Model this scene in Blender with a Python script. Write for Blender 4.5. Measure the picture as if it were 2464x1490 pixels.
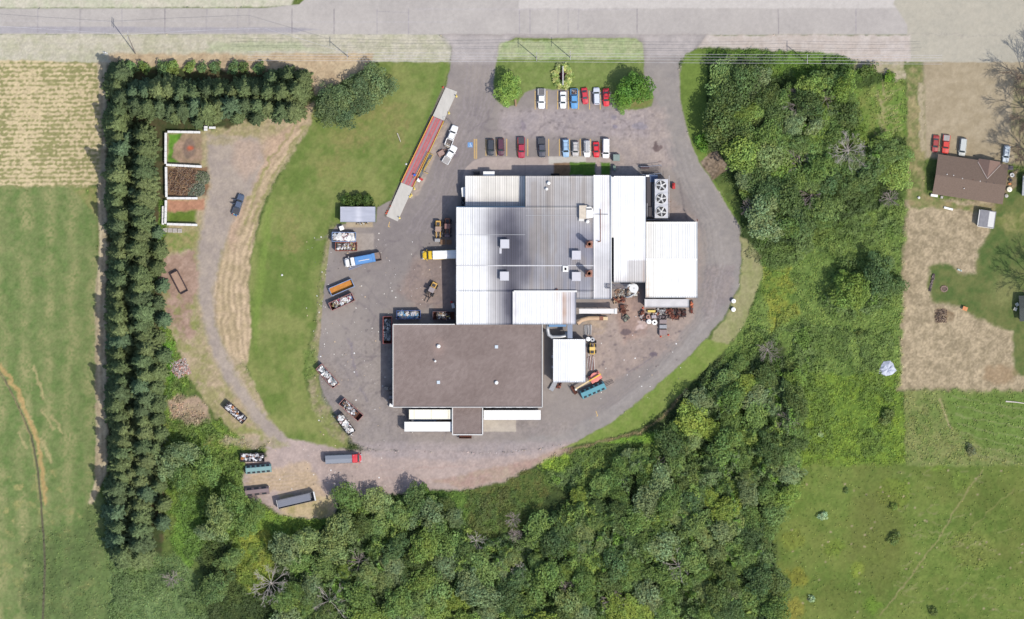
import bpy, bmesh, math, random
import numpy as np
from mathutils import Vector, Matrix
R_ = random.Random(7)
rng = np.random.default_rng(11)
rad = math.radians
for o in list(bpy.data.objects): bpy.data.objects.remove(o)
SC = bpy.context.scene
COL = SC.collection

# ------------------------------------------------------------------ camera
S = 8.8                                     # plan units per metre
def W(x, y): return ((x-1232)/S, (745-y)/S)
CAM_H = 1500.0
cd = bpy.data.cameras.new('camera'); cam = bpy.data.objects.new('camera', cd); COL.objects.link(cam)
cam.location = (0, 0, CAM_H); cd.sensor_width = 36; cd.sensor_fit = 'HORIZONTAL'
cd.lens = 36*CAM_H/(2464/S); cd.clip_start = 10; cd.clip_end = 20000
SC.camera = cam
# ------------------------------------------------------------------ light
SUN_EL, SUN_AZ = 57.0, 130.0                # sun in the south-east
SUN_STR, SKY_STR, EXPO = 3.2, 0.15, 0.72
w = bpy.data.worlds.new('World'); SC.world = w; w.use_nodes = True
nt = w.node_tree; bg = nt.nodes['Background']
sky = nt.nodes.new('ShaderNodeTexSky'); sky.sky_type = 'NISHITA'; sky.sun_disc = False
sky.sun_elevation = rad(SUN_EL); sky.sun_rotation = rad(SUN_AZ); sky.dust_density = 2.0
nt.links.new(sky.outputs[0], bg.inputs[0]); bg.inputs[1].default_value = SKY_STR
sl = bpy.data.lights.new('sun', 'SUN'); sl.energy = SUN_STR; sl.angle = rad(0.5); sl.color = (1.0, .94, .84)
so = bpy.data.objects.new('sun', sl); COL.objects.link(so)
sv = Vector((math.sin(rad(SUN_AZ))*math.cos(rad(SUN_EL)), math.cos(rad(SUN_AZ))*math.cos(rad(SUN_EL)), math.sin(rad(SUN_EL))))
so.rotation_euler = sv.to_track_quat('Z', 'Y').to_euler(); so.location = (60, -60, 90)
SC.view_settings.view_transform = 'Standard'; SC.view_settings.look = 'None'
SC.view_settings.exposure = EXPO; SC.view_settings.gamma = 1

# ------------------------------------------------------------------ colour and materials
KA = 0.50
def lin(c):
    c = np.asarray(c, float)/255.
    return np.where(c <= .04045, c/12.92, ((c+.055)/1.055)**2.4)
def A(r, g, b, k=1.0):
    v = lin((r, g, b))*KA*k
    return tuple(float(min(.85, q)) for q in v)
MATS = {}
def mat(name, rgb, rough=.7, metal=0., var=.18, scale=1.2, spec=.3, streak=None):
    if name in MATS: return MATS[name]
    m = bpy.data.materials.new(name); m.use_nodes = True; n = m.node_tree; p = n.nodes['Principled BSDF']
    p.inputs['Roughness'].default_value = rough; p.inputs['Metallic'].default_value = metal
    p.inputs['Specular IOR Level'].default_value = spec
    tc = n.nodes.new('ShaderNodeTexCoord'); nz = n.nodes.new('ShaderNodeTexNoise')
    nz.inputs['Scale'].default_value = scale; nz.inputs['Detail'].default_value = 5; nz.inputs['Roughness'].default_value = .65
    src = tc.outputs['Object']
    if streak:
        mp = n.nodes.new('ShaderNodeMapping'); mp.inputs['Scale'].default_value = streak
        n.links.new(src, mp.inputs[0]); src = mp.outputs[0]
    n.links.new(src, nz.inputs[0])
    mr = n.nodes.new('ShaderNodeMapRange'); mr.inputs[1].default_value = .25; mr.inputs[2].default_value = .75
    mr.inputs[3].default_value = 1-var; mr.inputs[4].default_value = 1+var
    n.links.new(nz.outputs[0], mr.inputs[0])
    mx = n.nodes.new('ShaderNodeVectorMath'); mx.operation = 'SCALE'; mx.inputs[0].default_value = rgb
    n.links.new(mr.outputs[0], mx.inputs['Scale']); n.links.new(mx.outputs[0], p.inputs['Base Color'])
    MATS[name] = m; return m
def vmat(name, var=.2, scale=3., rough=.85, bump=0., bscale=3., objcol=False, transl=0., seams=None, spec=.2, metal=0., fine=0.):
    """material that multiplies a point colour attribute with procedural noise"""
    if name in MATS: return MATS[name]
    m = bpy.data.materials.new(name); m.use_nodes = True; n = m.node_tree; p = n.nodes['Principled BSDF']
    p.inputs['Roughness'].default_value = rough; p.inputs['Specular IOR Level'].default_value = spec
    p.inputs['Metallic'].default_value = metal
    at = n.nodes.new('ShaderNodeAttribute'); at.attribute_name = 'Col'
    col = at.outputs['Color']
    tc = n.nodes.new('ShaderNodeTexCoord')
    def scaled(col, fac):
        mx = n.nodes.new('ShaderNodeVectorMath'); mx.operation = 'SCALE'
        n.links.new(col, mx.inputs[0]); n.links.new(fac, mx.inputs['Scale']); return mx.outputs[0]
    if objcol:
        oi = n.nodes.new('ShaderNodeObjectInfo'); mx = n.nodes.new('ShaderNodeVectorMath'); mx.operation = 'MULTIPLY'
        n.links.new(col, mx.inputs[0]); n.links.new(oi.outputs['Color'], mx.inputs[1]); col = mx.outputs[0]
    for sc_, va in ((scale, var), (scale*6, fine)):
        if va <= 0: continue
        nz = n.nodes.new('ShaderNodeTexNoise'); nz.inputs['Scale'].default_value = sc_; nz.inputs['Detail'].default_value = 4
        n.links.new(tc.outputs['Object'], nz.inputs[0])
        mr = n.nodes.new('ShaderNodeMapRange'); mr.inputs[1].default_value = .28; mr.inputs[2].default_value = .72
        mr.inputs[3].default_value = 1-va; mr.inputs[4].default_value = 1+va
        n.links.new(nz.outputs[0], mr.inputs[0]); col = scaled(col, mr.outputs[0])
    if seams:
        ax, pitch, dark = seams
        sp = n.nodes.new('ShaderNodeSeparateXYZ'); n.links.new(tc.outputs['Object'], sp.inputs[0])
        dv = n.nodes.new('ShaderNodeMath'); dv.operation = 'DIVIDE'; dv.inputs[1].default_value = pitch
        n.links.new(sp.outputs[ax], dv.inputs[0])
        fr = n.nodes.new('ShaderNodeMath'); fr.operation = 'FRACT'; n.links.new(dv.outputs[0], fr.inputs[0])
        fl = n.nodes.new('ShaderNodeMath'); fl.operation = 'FLOOR'; n.links.new(dv.outputs[0], fl.inputs[0])
        wn = n.nodes.new('ShaderNodeTexWhiteNoise'); wn.noise_dimensions = '1D'; n.links.new(fl.outputs[0], wn.inputs['W'])
        # seam darkness differs from seam to seam
        lt = n.nodes.new('ShaderNodeMath'); lt.operation = 'LESS_THAN'; lt.inputs[1].default_value = .16
        n.links.new(fr.outputs[0], lt.inputs[0])
        m1 = n.nodes.new('ShaderNodeMath'); m1.operation = 'MULTIPLY'; n.links.new(lt.outputs[0], m1.inputs[0])
        m2 = n.nodes.new('ShaderNodeMapRange'); m2.inputs[3].default_value = dark*.4; m2.inputs[4].default_value = dark*1.3
        n.links.new(wn.outputs['Value'], m2.inputs[0]); n.links.new(m2.outputs[0], m1.inputs[1])
        m3 = n.nodes.new('ShaderNodeMapRange'); m3.inputs[3].default_value = .93; m3.inputs[4].default_value = 1.05
        n.links.new(wn.outputs['Value'], m3.inputs[0])
        sb = n.nodes.new('ShaderNodeMath'); sb.operation = 'SUBTRACT'
        n.links.new(m3.outputs[0], sb.inputs[0]); n.links.new(m1.outputs[0], sb.inputs[1]); col = scaled(col, sb.outputs[0])
    n.links.new(col, p.inputs['Base Color'])
    if bump:
        nz = n.nodes.new('ShaderNodeTexNoise'); nz.inputs['Scale'].default_value = bscale; nz.inputs['Detail'].default_value = 5
        n.links.new(tc.outputs['Object'], nz.inputs[0])
        b = n.nodes.new('ShaderNodeBump'); b.inputs['Strength'].default_value = 1; b.inputs['Distance'].default_value = bump
        n.links.new(nz.outputs[0], b.inputs['Height']); n.links.new(b.outputs[0], p.inputs['Normal'])
    if transl:
        tr = n.nodes.new('ShaderNodeBsdfTranslucent'); n.links.new(col, tr.inputs[0])
        ms = n.nodes.new('ShaderNodeMixShader'); ms.inputs[0].default_value = transl
        out = n.nodes['Material Output']
        n.links.new(p.outputs[0], ms.inputs[1]); n.links.new(tr.outputs[0], ms.inputs[2]); n.links.new(ms.outputs[0], out.inputs[0])
    MATS[name] = m; return m

# ------------------------------------------------------------------ mesh helpers
def tag(o, label=None, cat=None, group=None, kind=None):
    if label: o['label'] = label
    if cat: o['category'] = cat
    if group: o['group'] = group
    if kind: o['kind'] = kind
    return o
def thing(name, label, cat, loc=(0, 0, 0), rz=0., group=None):
    o = bpy.data.objects.new(name, None); COL.objects.link(o); o.empty_display_size = .5
    o.location = loc; o.rotation_euler = (0, 0, rz)
    return tag(o, label, cat, group)
class MB:
    def __init__(s): s.v = []; s.f = []; s.m = []; s.c = []
    def add(s, vs, fs, mi=0, col=None):
        b = len(s.v); s.v += [tuple(q) for q in vs]; s.f += [tuple(b+i for i in f) for f in fs]; s.m += [mi]*len(fs)
        if col is not None: s.c += [tuple(col)]*len(vs)
        elif s.c: s.c += [(.2, .2, .2)]*len(vs)
        return s
    def box(s, c, d, rz=0., mi=0, col=None, M=None, taper=1.):
        x, y, z = d[0]/2, d[1]/2, d[2]/2
        vs = [Vector((sx*x*(taper if sz > 0 else 1), sy*y*(taper if sz > 0 else 1), sz*z)) for sz in (-1, 1) for sx, sy in ((-1, -1), (1, -1), (1, 1), (-1, 1))]
        T = Matrix.Rotation(rz, 3, 'Z') if M is None else M
        vs = [T @ q + Vector(c) for q in vs]
        return s.add(vs, [(3, 2, 1, 0), (4, 5, 6, 7), (0, 1, 5, 4), (1, 2, 6, 5), (2, 3, 7, 6), (3, 0, 4, 7)], mi, col)
    def prism(s, pts, z0, z1, mi=0, top=None):
        n = len(pts); a = sum(pts[i][0]*pts[(i+1) % n][1]-pts[(i+1) % n][0]*pts[i][1] for i in range(n))
        if a < 0: pts = pts[::-1]
        zt = (lambda p: z1) if top is None else top
        vs = [(p[0], p[1], z0) for p in pts]+[(p[0], p[1], zt(p)) for p in pts]
        return s.add(vs, [tuple(range(n-1, -1, -1)), tuple(range(n, 2*n))]+[(i, (i+1) % n, n+(i+1) % n, n+i) for i in range(n)], mi)
    def cyl(s, c, r, h, n=16, mi=0, axis='z', r2=None, col=None):
        r2 = r if r2 is None else r2; vs = []
        for k, rr in ((0, r), (1, r2)):
            for i in range(n):
                a = 2*math.pi*i/n; p = (rr*math.cos(a), rr*math.sin(a), h*(k-.5 if axis != 'z' else k))
                if axis == 'y': p = (p[0], p[2], p[1])
                if axis == 'x': p = (p[2], p[0], p[1])
                vs.append((c[0]+p[0], c[1]+p[1], c[2]+p[2]))
        fs = [tuple(range(n-1, -1, -1)), tuple(range(n, 2*n))]+[(i, (i+1) % n, n+(i+1) % n, n+i) for i in range(n)]
        return s.add(vs, fs, mi, col)
    def ring(s, c, r0, r1, h, n=20, mi=0):
        vs = [(c[0]+rr*math.cos(2*math.pi*i/n), c[1]+rr*math.sin(2*math.pi*i/n), c[2]+z) for rr, z in ((r0, 0), (r1, 0), (r1, h), (r0, h)) for i in range(n)]
        fs = []
        for k in range(4):
            for i in range(n):
                j = (i+1) % n; fs.append((k*n+i, k*n+j, ((k+1) % 4)*n+j, ((k+1) % 4)*n+i))
        return s.add(vs, fs, mi)
    def dome(s, c, r, h, n=14, m=4, mi=0):
        vs = []; fs = []
        for k in range(m):
            a = k/m*math.pi/2
            for i in range(n): vs.append((c[0]+r*math.cos(a)*math.cos(2*math.pi*i/n), c[1]+r*math.cos(a)*math.sin(2*math.pi*i/n), c[2]+h*math.sin(a)))
        vs.append((c[0], c[1], c[2]+h))
        for k in range(m-1):
            for i in range(n): j = (i+1) % n; fs.append((k*n+i, k*n+j, (k+1)*n+j, (k+1)*n+i))
        for i in range(n): fs.append(((m-1)*n+i, (m-1)*n+(i+1) % n, m*n))
        return s.add(vs, fs, mi)
    def tube(s, pts, r, n=8, mi=0, r2=None, col=None):
        pts = [Vector(p) for p in pts]; vs = []; N = len(pts)
        for k, p in enumerate(pts):
            d = (pts[min(k+1, N-1)]-pts[max(k-1, 0)]).normalized()
            u = d.cross(Vector((0, 0, 1)))
            if u.length < .01: u = Vector((1, 0, 0))
            u.normalize(); v = u.cross(d); rr = r if r2 is None else r+(r2-r)*k/(N-1)
            for i in range(n):
                a = 2*math.pi*i/n; vs.append(p+u*rr*math.cos(a)+v*rr*math.sin(a))
        fs = [(k*n+i, k*n+(i+1) % n, (k+1)*n+(i+1) % n, (k+1)*n+i) for k in range(N-1) for i in range(n)]
        fs += [tuple(range(n-1, -1, -1)), tuple(range((N-1)*n, N*n))]
        return s.add(vs, fs, mi, col)
    def loft(s, rings, mi=0):
        n = len(rings[0]); vs = [p for r in rings for p in r]
        fs = [(k*n+i, k*n+(i+1) % n, (k+1)*n+(i+1) % n, (k+1)*n+i) for k in range(len(rings)-1) for i in range(n)]
        fs += [tuple(range(n-1, -1, -1)), tuple(range((len(rings)-1)*n, len(rings)*n))]
        return s.add(vs, fs, mi)
    def mesh(s, name, mats):
        me = bpy.data.meshes.new(name); me.from_pydata(s.v, [], s.f)
        for m in (mats if isinstance(mats, (list, tuple)) else [mats]): me.materials.append(m)
        if isinstance(mats, (list, tuple)) and len(mats) > 1: me.polygons.foreach_set('material_index', s.m)
        if s.c:
            at = me.color_attributes.new('Col', 'FLOAT_COLOR', 'POINT')
            at.data.foreach_set('color', np.hstack([np.array(s.c), np.ones((len(s.c), 1))]).astype('f').ravel())
        bm = bmesh.new(); bm.from_mesh(me); bmesh.ops.recalc_face_normals(bm, faces=bm.faces); bm.to_mesh(me); bm.free()
        me.update(); return me
    def build(s, name, mats, parent=None, loc=None, smooth=False, bevel=0.):
        o = bpy.data.objects.new(name, s.mesh(name, mats)); COL.objects.link(o)
        if parent: o.parent = parent
        if loc: o.location = loc
        if smooth:
            for p in o.data.polygons: p.use_smooth = True
        if bevel:
            md = o.modifiers.new('b', 'BEVEL'); md.width = bevel; md.segments = 2; md.limit_method = 'ANGLE'
        return o
def np_mesh(name, V, F, mats, C=None, smooth=False):
    me = bpy.data.meshes.new(name); V = np.asarray(V, 'f'); F = np.asarray(F, 'i')
    me.vertices.add(len(V)); me.vertices.foreach_set('co', V.ravel())
    me.loops.add(F.size); me.loops.foreach_set('vertex_index', F.ravel())
    me.polygons.add(len(F)); k = F.shape[1]
    me.polygons.foreach_set('loop_start', np.arange(0, F.size, k, dtype='i')); me.polygons.foreach_set('loop_total', np.full(len(F), k, 'i'))
    if smooth: me.polygons.foreach_set('use_smooth', np.ones(len(F), bool))
    me.update(calc_edges=True)
    if C is not None:
        at = me.color_attributes.new('Col', 'FLOAT_COLOR', 'POINT')
        at.data.foreach_set('color', np.hstack([C, np.ones((len(C), 1))]).astype('f').ravel())
    for m in (mats if isinstance(mats, (list, tuple)) else [mats]): me.materials.append(m)
    return me
def link(name, me, parent=None):
    o = bpy.data.objects.new(name, me); COL.objects.link(o)
    if parent: o.parent = parent
    return o
def copy_tree(o, parent=None):
    c = o.copy(); COL.objects.link(c); c.parent = parent
    for ch in list(o.children): copy_tree(ch, c)
    return c

# ------------------------------------------------------------------ noise on plan coordinates
def vnoise(X, Y, sc, seed):
    g = np.random.default_rng(seed).random((256, 256)); x = X/sc+1000.; y = Y/sc+1000.
    xi = np.floor(x).astype(int); yi = np.floor(y).astype(int); fx = x-xi; fy = y-yi
    fx = fx*fx*(3-2*fx); fy = fy*fy*(3-2*fy); a = g[xi % 256, yi % 256]; b = g[(xi+1) % 256, yi % 256]
    c = g[xi % 256, (yi+1) % 256]; d = g[(xi+1) % 256, (yi+1) % 256]
    return (a*(1-fx)+b*fx)*(1-fy)+(c*(1-fx)+d*fx)*fy
def fbm(X, Y, sc, seed, octv=4, gain=.55):
    t = 0; a = 1; n = 0
    for k in range(octv): t = t+a*vnoise(X, Y, sc/2**k, seed+k); n += a; a *= gain
    return t/n
# ================================================================== GROUND
ST = 2.3
gx = np.arange(-130, 2600, ST); gy = np.arange(-110, 1600, ST)
GX, GY = np.meshgrid(gx, gy); HH, WW_ = GX.shape
N1 = fbm(GX, GY, 60, 1)-.5; N2 = fbm(GX, GY, 60, 21)-.5
N3 = fbm(GX, GY, 14, 41)-.5; N4 = fbm(GX, GY, 14, 61)-.5
NF = vnoise(GX, GY, 3.2, 81)-.5; NM = fbm(GX, GY, 9, 91)-.5; NL = fbm(GX, GY, 140, 95)-.5
C = np.zeros((HH, WW_, 3)); CL = np.zeros((HH, WW_), int); RL = np.zeros((HH, WW_)); UG = np.zeros((HH, WW_))
CLASS = ['meadow', 'road', 'parking_lot', 'lawn', 'crop_field', 'gravel_track', 'bare_dirt', 'grass_verge', 'dry_grass', 'woodland_floor', 'sidewalk', 'stubble_field', 'yard_driveway']
def sdf(poly, X, Y):
    P = np.array(poly, float); n = len(P); ins = np.zeros(X.shape, bool); D = np.full(X.shape, 1e9)
    for i in range(n):
        x0, y0 = P[i]; x1, y1 = P[(i+1) % n]; dx, dy = x1-x0, y1-y0
        t = np.clip(((X-x0)*dx+(Y-y0)*dy)/(dx*dx+dy*dy+1e-9), 0, 1)
        D = np.minimum(D, (X-x0-t*dx)**2+(Y-y0-t*dy)**2)
        if y0 != y1:
            c = ((y0 > Y) != (y1 > Y)) & (X < dx*(Y-y0)/(dy)+x0); ins ^= c
    D = np.sqrt(D); return np.where(ins, D, -D)
def win(x0, y0, x1, y1, pad):
    i0 = max(0, int((y0-pad-gy[0])/ST)); i1 = min(HH, int((y1+pad-gy[0])/ST)+2)
    j0 = max(0, int((x0-pad-gx[0])/ST)); j1 = min(WW_, int((x1+pad-gx[0])/ST)+2)
    return slice(i0, i1), slice(j0, j1)
def colfield(c1, c2, sl, amt=1., N=None, fine=.10):
    """mix of two appearance colours by noise, fine speckle"""
    a = lin(c1)*KA; b = lin(c2)*KA
    t = np.clip(.5+amt*((N if N is not None else (N3+.6*N1))[sl])*2.2, 0, 1)[..., None]
    out = a*(1-t)+b*t
    return out*(1+fine*3.2*NF[sl]+fine*2.*NM[sl])[..., None]
def paint(poly, c1, c2=None, cls=None, feather=6, warp=10, relief=0., ug=0., op=1., amt=1., N=None, fine=.10, patchy=0., fn=None):
    c2 = c2 or c1; xs = [p[0] for p in poly]; ys = [p[1] for p in poly]
    sl = win(min(xs), min(ys), max(xs), max(ys), feather+warp+4)
    X = GX[sl]+warp*(N3[sl]*1.6+N1[sl]*.8); Y = GY[sl]+warp*(N4[sl]*1.6+N2[sl]*.8)
    d = sdf(poly, X, Y); t = np.clip(d/feather+.5, 0, 1); t = t*t*(3-2*t)*op
    if patchy: t = t*np.clip(.5+(N3[sl]+NM[sl])*patchy*2+ (t-.5), 0, 1)
    cf = colfield(c1, c2, sl, amt, N, fine)
    if fn is not None: cf = fn(cf, GX[sl], GY[sl])
    C[sl] = C[sl]*(1-t[..., None])+cf*t[..., None]
    if cls is not None:
        h = t > .5; CL[sl][h] = CLASS.index(cls); RL[sl] = RL[sl]*(1-t)+relief*t; UG[sl] = UG[sl]*(1-t)+ug*t
def line(pts, wd, c, op=1., wob=2., feather=2.5, fine=.1, cls=None):
    for (x0, y0), (x1, y1) in zip(pts[:-1], pts[1:]):
        sl = win(min(x0, x1), min(y0, y1), max(x0, x1), max(y0, y1), wd+wob+6)
        X = GX[sl]+wob*N3[sl]*3; Y = GY[sl]+wob*N4[sl]*3; dx, dy = x1-x0, y1-y0
        t = np.clip(((X-x0)*dx+(Y-y0)*dy)/(dx*dx+dy*dy+1e-9), 0, 1)
        d = wd/2-np.sqrt((X-x0-t*dx)**2+(Y-y0-t*dy)**2)
        a = np.clip(d/feather+.5, 0, 1)*op
        cf = colfield(c, c, sl, 0, None, fine)
        C[sl] = C[sl]*(1-a[..., None])+cf*a[..., None]
        if cls: CL[sl][a > .5*op] = CLASS.index(cls); RL[sl] = RL[sl]*(1-np.clip(d/feather+.5, 0, 1))
def rect(x0, y0, x1, y1): return [(x0, y0), (x1, y0), (x1, y1), (x0, y1)]
def ell(cx, cy, rx, ry, n=20): return [(cx+rx*math.cos(2*math.pi*i/n), cy+ry*math.sin(2*math.pi*i/n)) for i in range(n)]

paint(rect(-400, -400, 2900, 1900), (108, 124, 66), (88, 106, 56), 'meadow', relief=.25, ug=.15)
# --- west fields
def rows(cf, X, Y):
    ph = (Y+X*.012+3*vnoise(X, Y, 130, 301))/10.6
    s = .5+.5*np.sin(2*np.pi*ph+2.2*vnoise(X, Y, 10, 302)); s = np.clip(s*.9-.05+(vnoise(X, Y, 5, 303)-.5)*1.5+(fbm(X, Y, 60, 306)-.5)*1.6, 0, 1)
    s = s*(.45+.55*fbm(X, Y, 50, 304))
    g = lin((150, 148, 100))*KA; b = lin((212, 194, 156))*KA
    s = np.clip(s*1.75, 0, 1)[..., None]; q = (1+.35*(vnoise(X, Y, 3, 305)-.5))[..., None]
    return (g*(1-s)+b*s)*q
paint([(-140, 138), (238, 138), (246, 300), (240, 440), (200, 452), (-140, 450)], (200, 188, 150), (160, 160, 110), 'stubble_field', feather=10, warp=6, relief=.06, fn=rows)
def fieldcol(cf, X, Y):
    v = .5+.5*np.sin(X/9.+3*vnoise(X, Y, 90, 311)); s = np.clip((v*.5+fbm(X, Y, 30, 312)*1.0-.62)*1.5, 0, 1)
    s *= np.clip(vnoise(X, Y, 4, 313)*1.4, 0, 1)
    return cf*(1-s[..., None])+lin((162, 160, 112))*KA*s[..., None]
paint([(-140, 452), (195, 450), (232, 500), (236, 700), (230, 1000), (228, 1180), (255, 1210), (255, 1700), (-140, 1700)], (106, 130, 74), (128, 140, 90), 'crop_field', feather=12, warp=10, relief=.05, fn=fieldcol, amt=.8)
paint([(175, 452), (235, 450), (236, 520), (212, 500)], (165, 155, 105), (120, 140, 75), 'stubble_field', feather=10, warp=6, op=.7)
for x, y0, y1, w_ in ((95, 885, 960, 8), (62, 960, 1010, 6), (115, 1060, 1110, 7), (140, 1000, 1040, 6), (58, 1040, 1080, 5), (85, 1000, 1090, 5), (120, 990, 1030, 5)):
    line([(x-14, y0), (x+10, y1)], w_, (196, 178, 132), .6, 6, 6)
for _ in range(46):
    x = R_.uniform(10, 230); y = R_.uniform(1130, 1480); paint(ell(x, y, R_.uniform(6, 22), R_.uniform(3, 12)), (196, 172, 122), (150, 155, 95), feather=9, warp=16, op=.55, patchy=1)
paint([(60, 1300), (255, 1220), (255, 1600), (60, 1600)], (104, 124, 74), (82, 104, 60), 'crop_field', feather=40, warp=40, relief=.35, ug=.3, op=.75)
# stubble strip by the spruces
def vs(cf, X, Y):
    s = .5+.5*np.sin(X/1.9+2*vnoise(X, Y, 40, 320)); return cf*(.88+.24*s[..., None])
paint([(232, 140), (262, 140), (262, 1130), (240, 1180), (222, 1215), (212, 1212), (230, 1150), (230, 700), (238, 600), (234, 460), (246, 330)], (200, 186, 156), (176, 160, 132), 'stubble_field', feather=7, warp=6, relief=.05, fn=vs)
line([(-20, 868), (15, 920), (45, 980), (75, 1050), (90, 1120), (98, 1200), (106, 1310), (108, 1370), (103, 1490), (100, 1600)], 4.6, (98, 94, 78), 1., 1)
line([(-30, 850), (5, 905), (38, 965), (68, 1040), (84, 1110), (92, 1200)], 3, (172, 158, 112), .5, 3)
line([(0, 880), (40, 935), (62, 990), (90, 1060), (102, 1130), (110, 1210)], 9, (188, 160, 108), .85, 5, 5)
# --- belt floor, east, south
BELT = [(256, 158), (758, 165), (755, 220), (735, 290), (600, 305), (405, 312), (398, 560), (388, 760), (420, 860), (400, 960), (392, 1080), (392, 1380), (300, 1400), (260, 1330)]
paint(BELT, (92, 84, 60), (66, 78, 46), 'woodland_floor', feather=10, warp=8, relief=.2)
paint([(262, 150), (640, 152), (640, 165), (262, 172)], (150, 145, 95), (100, 120, 60), feather=8, warp=8, relief=.2)
paint([(258, 1320), (440, 1340), (520, 1490), (560, 1600), (258, 1600)], (116, 138, 88), (98, 122, 74), 'meadow', feather=20, warp=20, relief=.35, ug=1.)
SW = [(430, 1062), (600, 1062), (690, 1062), (1390, 1065), (1560, 1010), (1630, 940), (1720, 860), (1790, 760), (1900, 760), (1940, 900), (1930, 1180), (1860, 1260), (1880, 1600), (520, 1600), (470, 1300)]
paint(SW, (78, 92, 52), (60, 76, 44), 'woodland_floor', feather=14, warp=16, relief=.5, ug=.7)
EW = [(1640, 115), (1990, 120), (2120, 160), (2180, 200), (2178, 560), (2000, 600), (1850, 640), (1785, 570), (1775, 480), (1700, 330), (1640, 200)]
paint(EW, (80, 100, 52), (62, 80, 44), 'woodland_floor', feather=14, warp=14, relief=.5, ug=.7)
# bright weeds
def weeds(poly, c1=(122, 144, 76), c2=(96, 120, 60), r=.3, ug=1., f=14, w_=18, cls='meadow', op=1.): paint(poly, c1, c2, cls, feather=f, warp=w_, relief=r, ug=ug, op=op, fine=.16)
weeds([(1790, 590), (1860, 600), (2010, 540), (2178, 470), (2170, 1120), (1920, 1120), (1930, 900), (1860, 800), (1790, 900), (1740, 870), (1780, 760), (1800, 680)])
weeds([(1930, 900), (2180, 900), (2178, 1125), (1925, 1125)], (124, 148, 60), (104, 130, 56))
weeds([(1830, 650), (1900, 640), (1920, 760), (1850, 800)], (150, 152, 62), (110, 135, 60), op=.7)
weeds([(400, 700), (420, 860), (470, 900), (440, 960), (600, 1060), (590, 1200), (690, 1240), (720, 1260), (640, 1330), (560, 1300), (430, 1300), (395, 1180), (395, 960), (380, 800)], (118, 142, 66), (90, 118, 52))
weeds([(430, 1180), (490, 1200), (480, 1330), (450, 1370), (410, 1300)], (112, 146, 66), (96, 126, 56))
weeds([(560, 1290), (650, 1270), (660, 1400), (620, 1440), (570, 1400)], (150, 158, 72), (116, 140, 60))
weeds([(600, 1225), (810, 1235), (815, 1260), (700, 1290), (620, 1270)], (130, 156, 68), (100, 130, 58))
weeds([(950, 1190), (1130, 1170), (1150, 1260), (1060, 1290), (960, 1230)], (96, 124, 58), (78, 104, 50))
weeds([(1110, 1160), (1300, 1130), (1330, 1180), (1240, 1290), (1130, 1300)], (88, 108, 56), (100, 104, 58), ug=.8)
weeds([(1300, 1110), (1440, 1070), (1640, 1060), (1600, 1110), (1420, 1180), (1310, 1170)], (112, 134, 66), (86, 108, 56))
weeds(ell(1335, 1115, 40, 18), (150, 176, 70), (130, 160, 66), f=10)
weeds([(1440, 1065), (1600, 1035), (1640, 990), (1600, 1060), (1560, 1068)], (126, 160, 66), (96, 130, 58), f=8, w_=6)
weeds([(1700, 118), (2060, 125), (2120, 160), (2060, 200), (1950, 190), (1830, 175), (1790, 148), (1700, 150)], (104, 134, 58), (84, 112, 50))
weeds([(2020, 220), (2178, 190), (2178, 330), (2080, 340), (2020, 300)], (112, 138, 66), (128, 140, 76), r=.12, ug=.4, cls='lawn')
for k in range(12):
    y = 205+k*11; line([(2105+R_.uniform(0, 20), y-8), (2125+R_.uniform(-5, 10), y+22), (2150+R_.uniform(-10, 20), y+10)], 3, (180, 166, 128), .5, 5, 4)
paint([(2060, 148), (2180, 150), (2180, 190), (2150, 195), (2110, 170), (2060, 165)], (190, 176, 156), (165, 160, 125), 'bare_dirt', feather=10, warp=14)
# south-east meadow
def mead(cf, X, Y):
    s = np.clip((fbm(X, Y, 70, 331)-.42)*3, 0, 1)[..., None]
    q = np.clip((fbm(X, Y, 110, 335)-.45)*3, 0, 1)[..., None]; return (cf*(1-.35*s)+lin((132, 134, 74))*KA*.35*s)*(1-.18*q)
paint([(1935, 1118), (2700, 1118), (2700, 1700), (1870, 1700), (1875, 1430), (1868, 1260)], (102, 124, 58), (118, 134, 68), 'meadow', feather=16, warp=20, relief=.13, ug=.3, fn=mead, fine=.10)
for (x, y, r_, c) in ((2065, 1375, 22, (140, 158, 64)), (2010, 1320, 22, (124, 146, 62)), (2100, 1455, 20, (112, 142, 56)), (1910, 1300, 30, (132, 144, 66)), (1920, 1390, 26, (140, 142, 62)), (2150, 1190, 40, (120, 138, 60)), (2310, 1160, 26, (116, 138, 64)), (2340, 1320, 50, (128, 140, 72)), (2250, 1110, 30, (120, 144, 62)), (1905, 1470, 30, (150, 146, 70))):
    weeds(ell(x, y, r_, r_*.9), c, tuple(int(q*.88) for q in c), r=.3, f=14, w_=16, op=.8)
paint(ell(2110, 1300, 70, 120), (112, 118, 62), (104, 110, 60), feather=60, warp=30, op=.6, relief=.1)
line([(2366, 1130), (2330, 1180), (2290, 1240), (2262, 1290), (2225, 1340), (2190, 1390), (2160, 1425), (2120, 1480)], 3.2, (160, 150, 108), .6, 3)
line([(2440, 1180), (2380, 1230), (2340, 1270), (2310, 1310)], 2.4, (150, 146, 96), .5, 4)
for _ in range(70):
    x = R_.uniform(2150, 2460); y = R_.uniform(1130, 1480); a = R_.uniform(-.6, 1.2); l = R_.uniform(10, 34)
    line([(x, y), (x+l*math.cos(a), y-l*math.sin(a)*.7)], 2.6, (158, 152, 112), .42, 5, 3)
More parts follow.
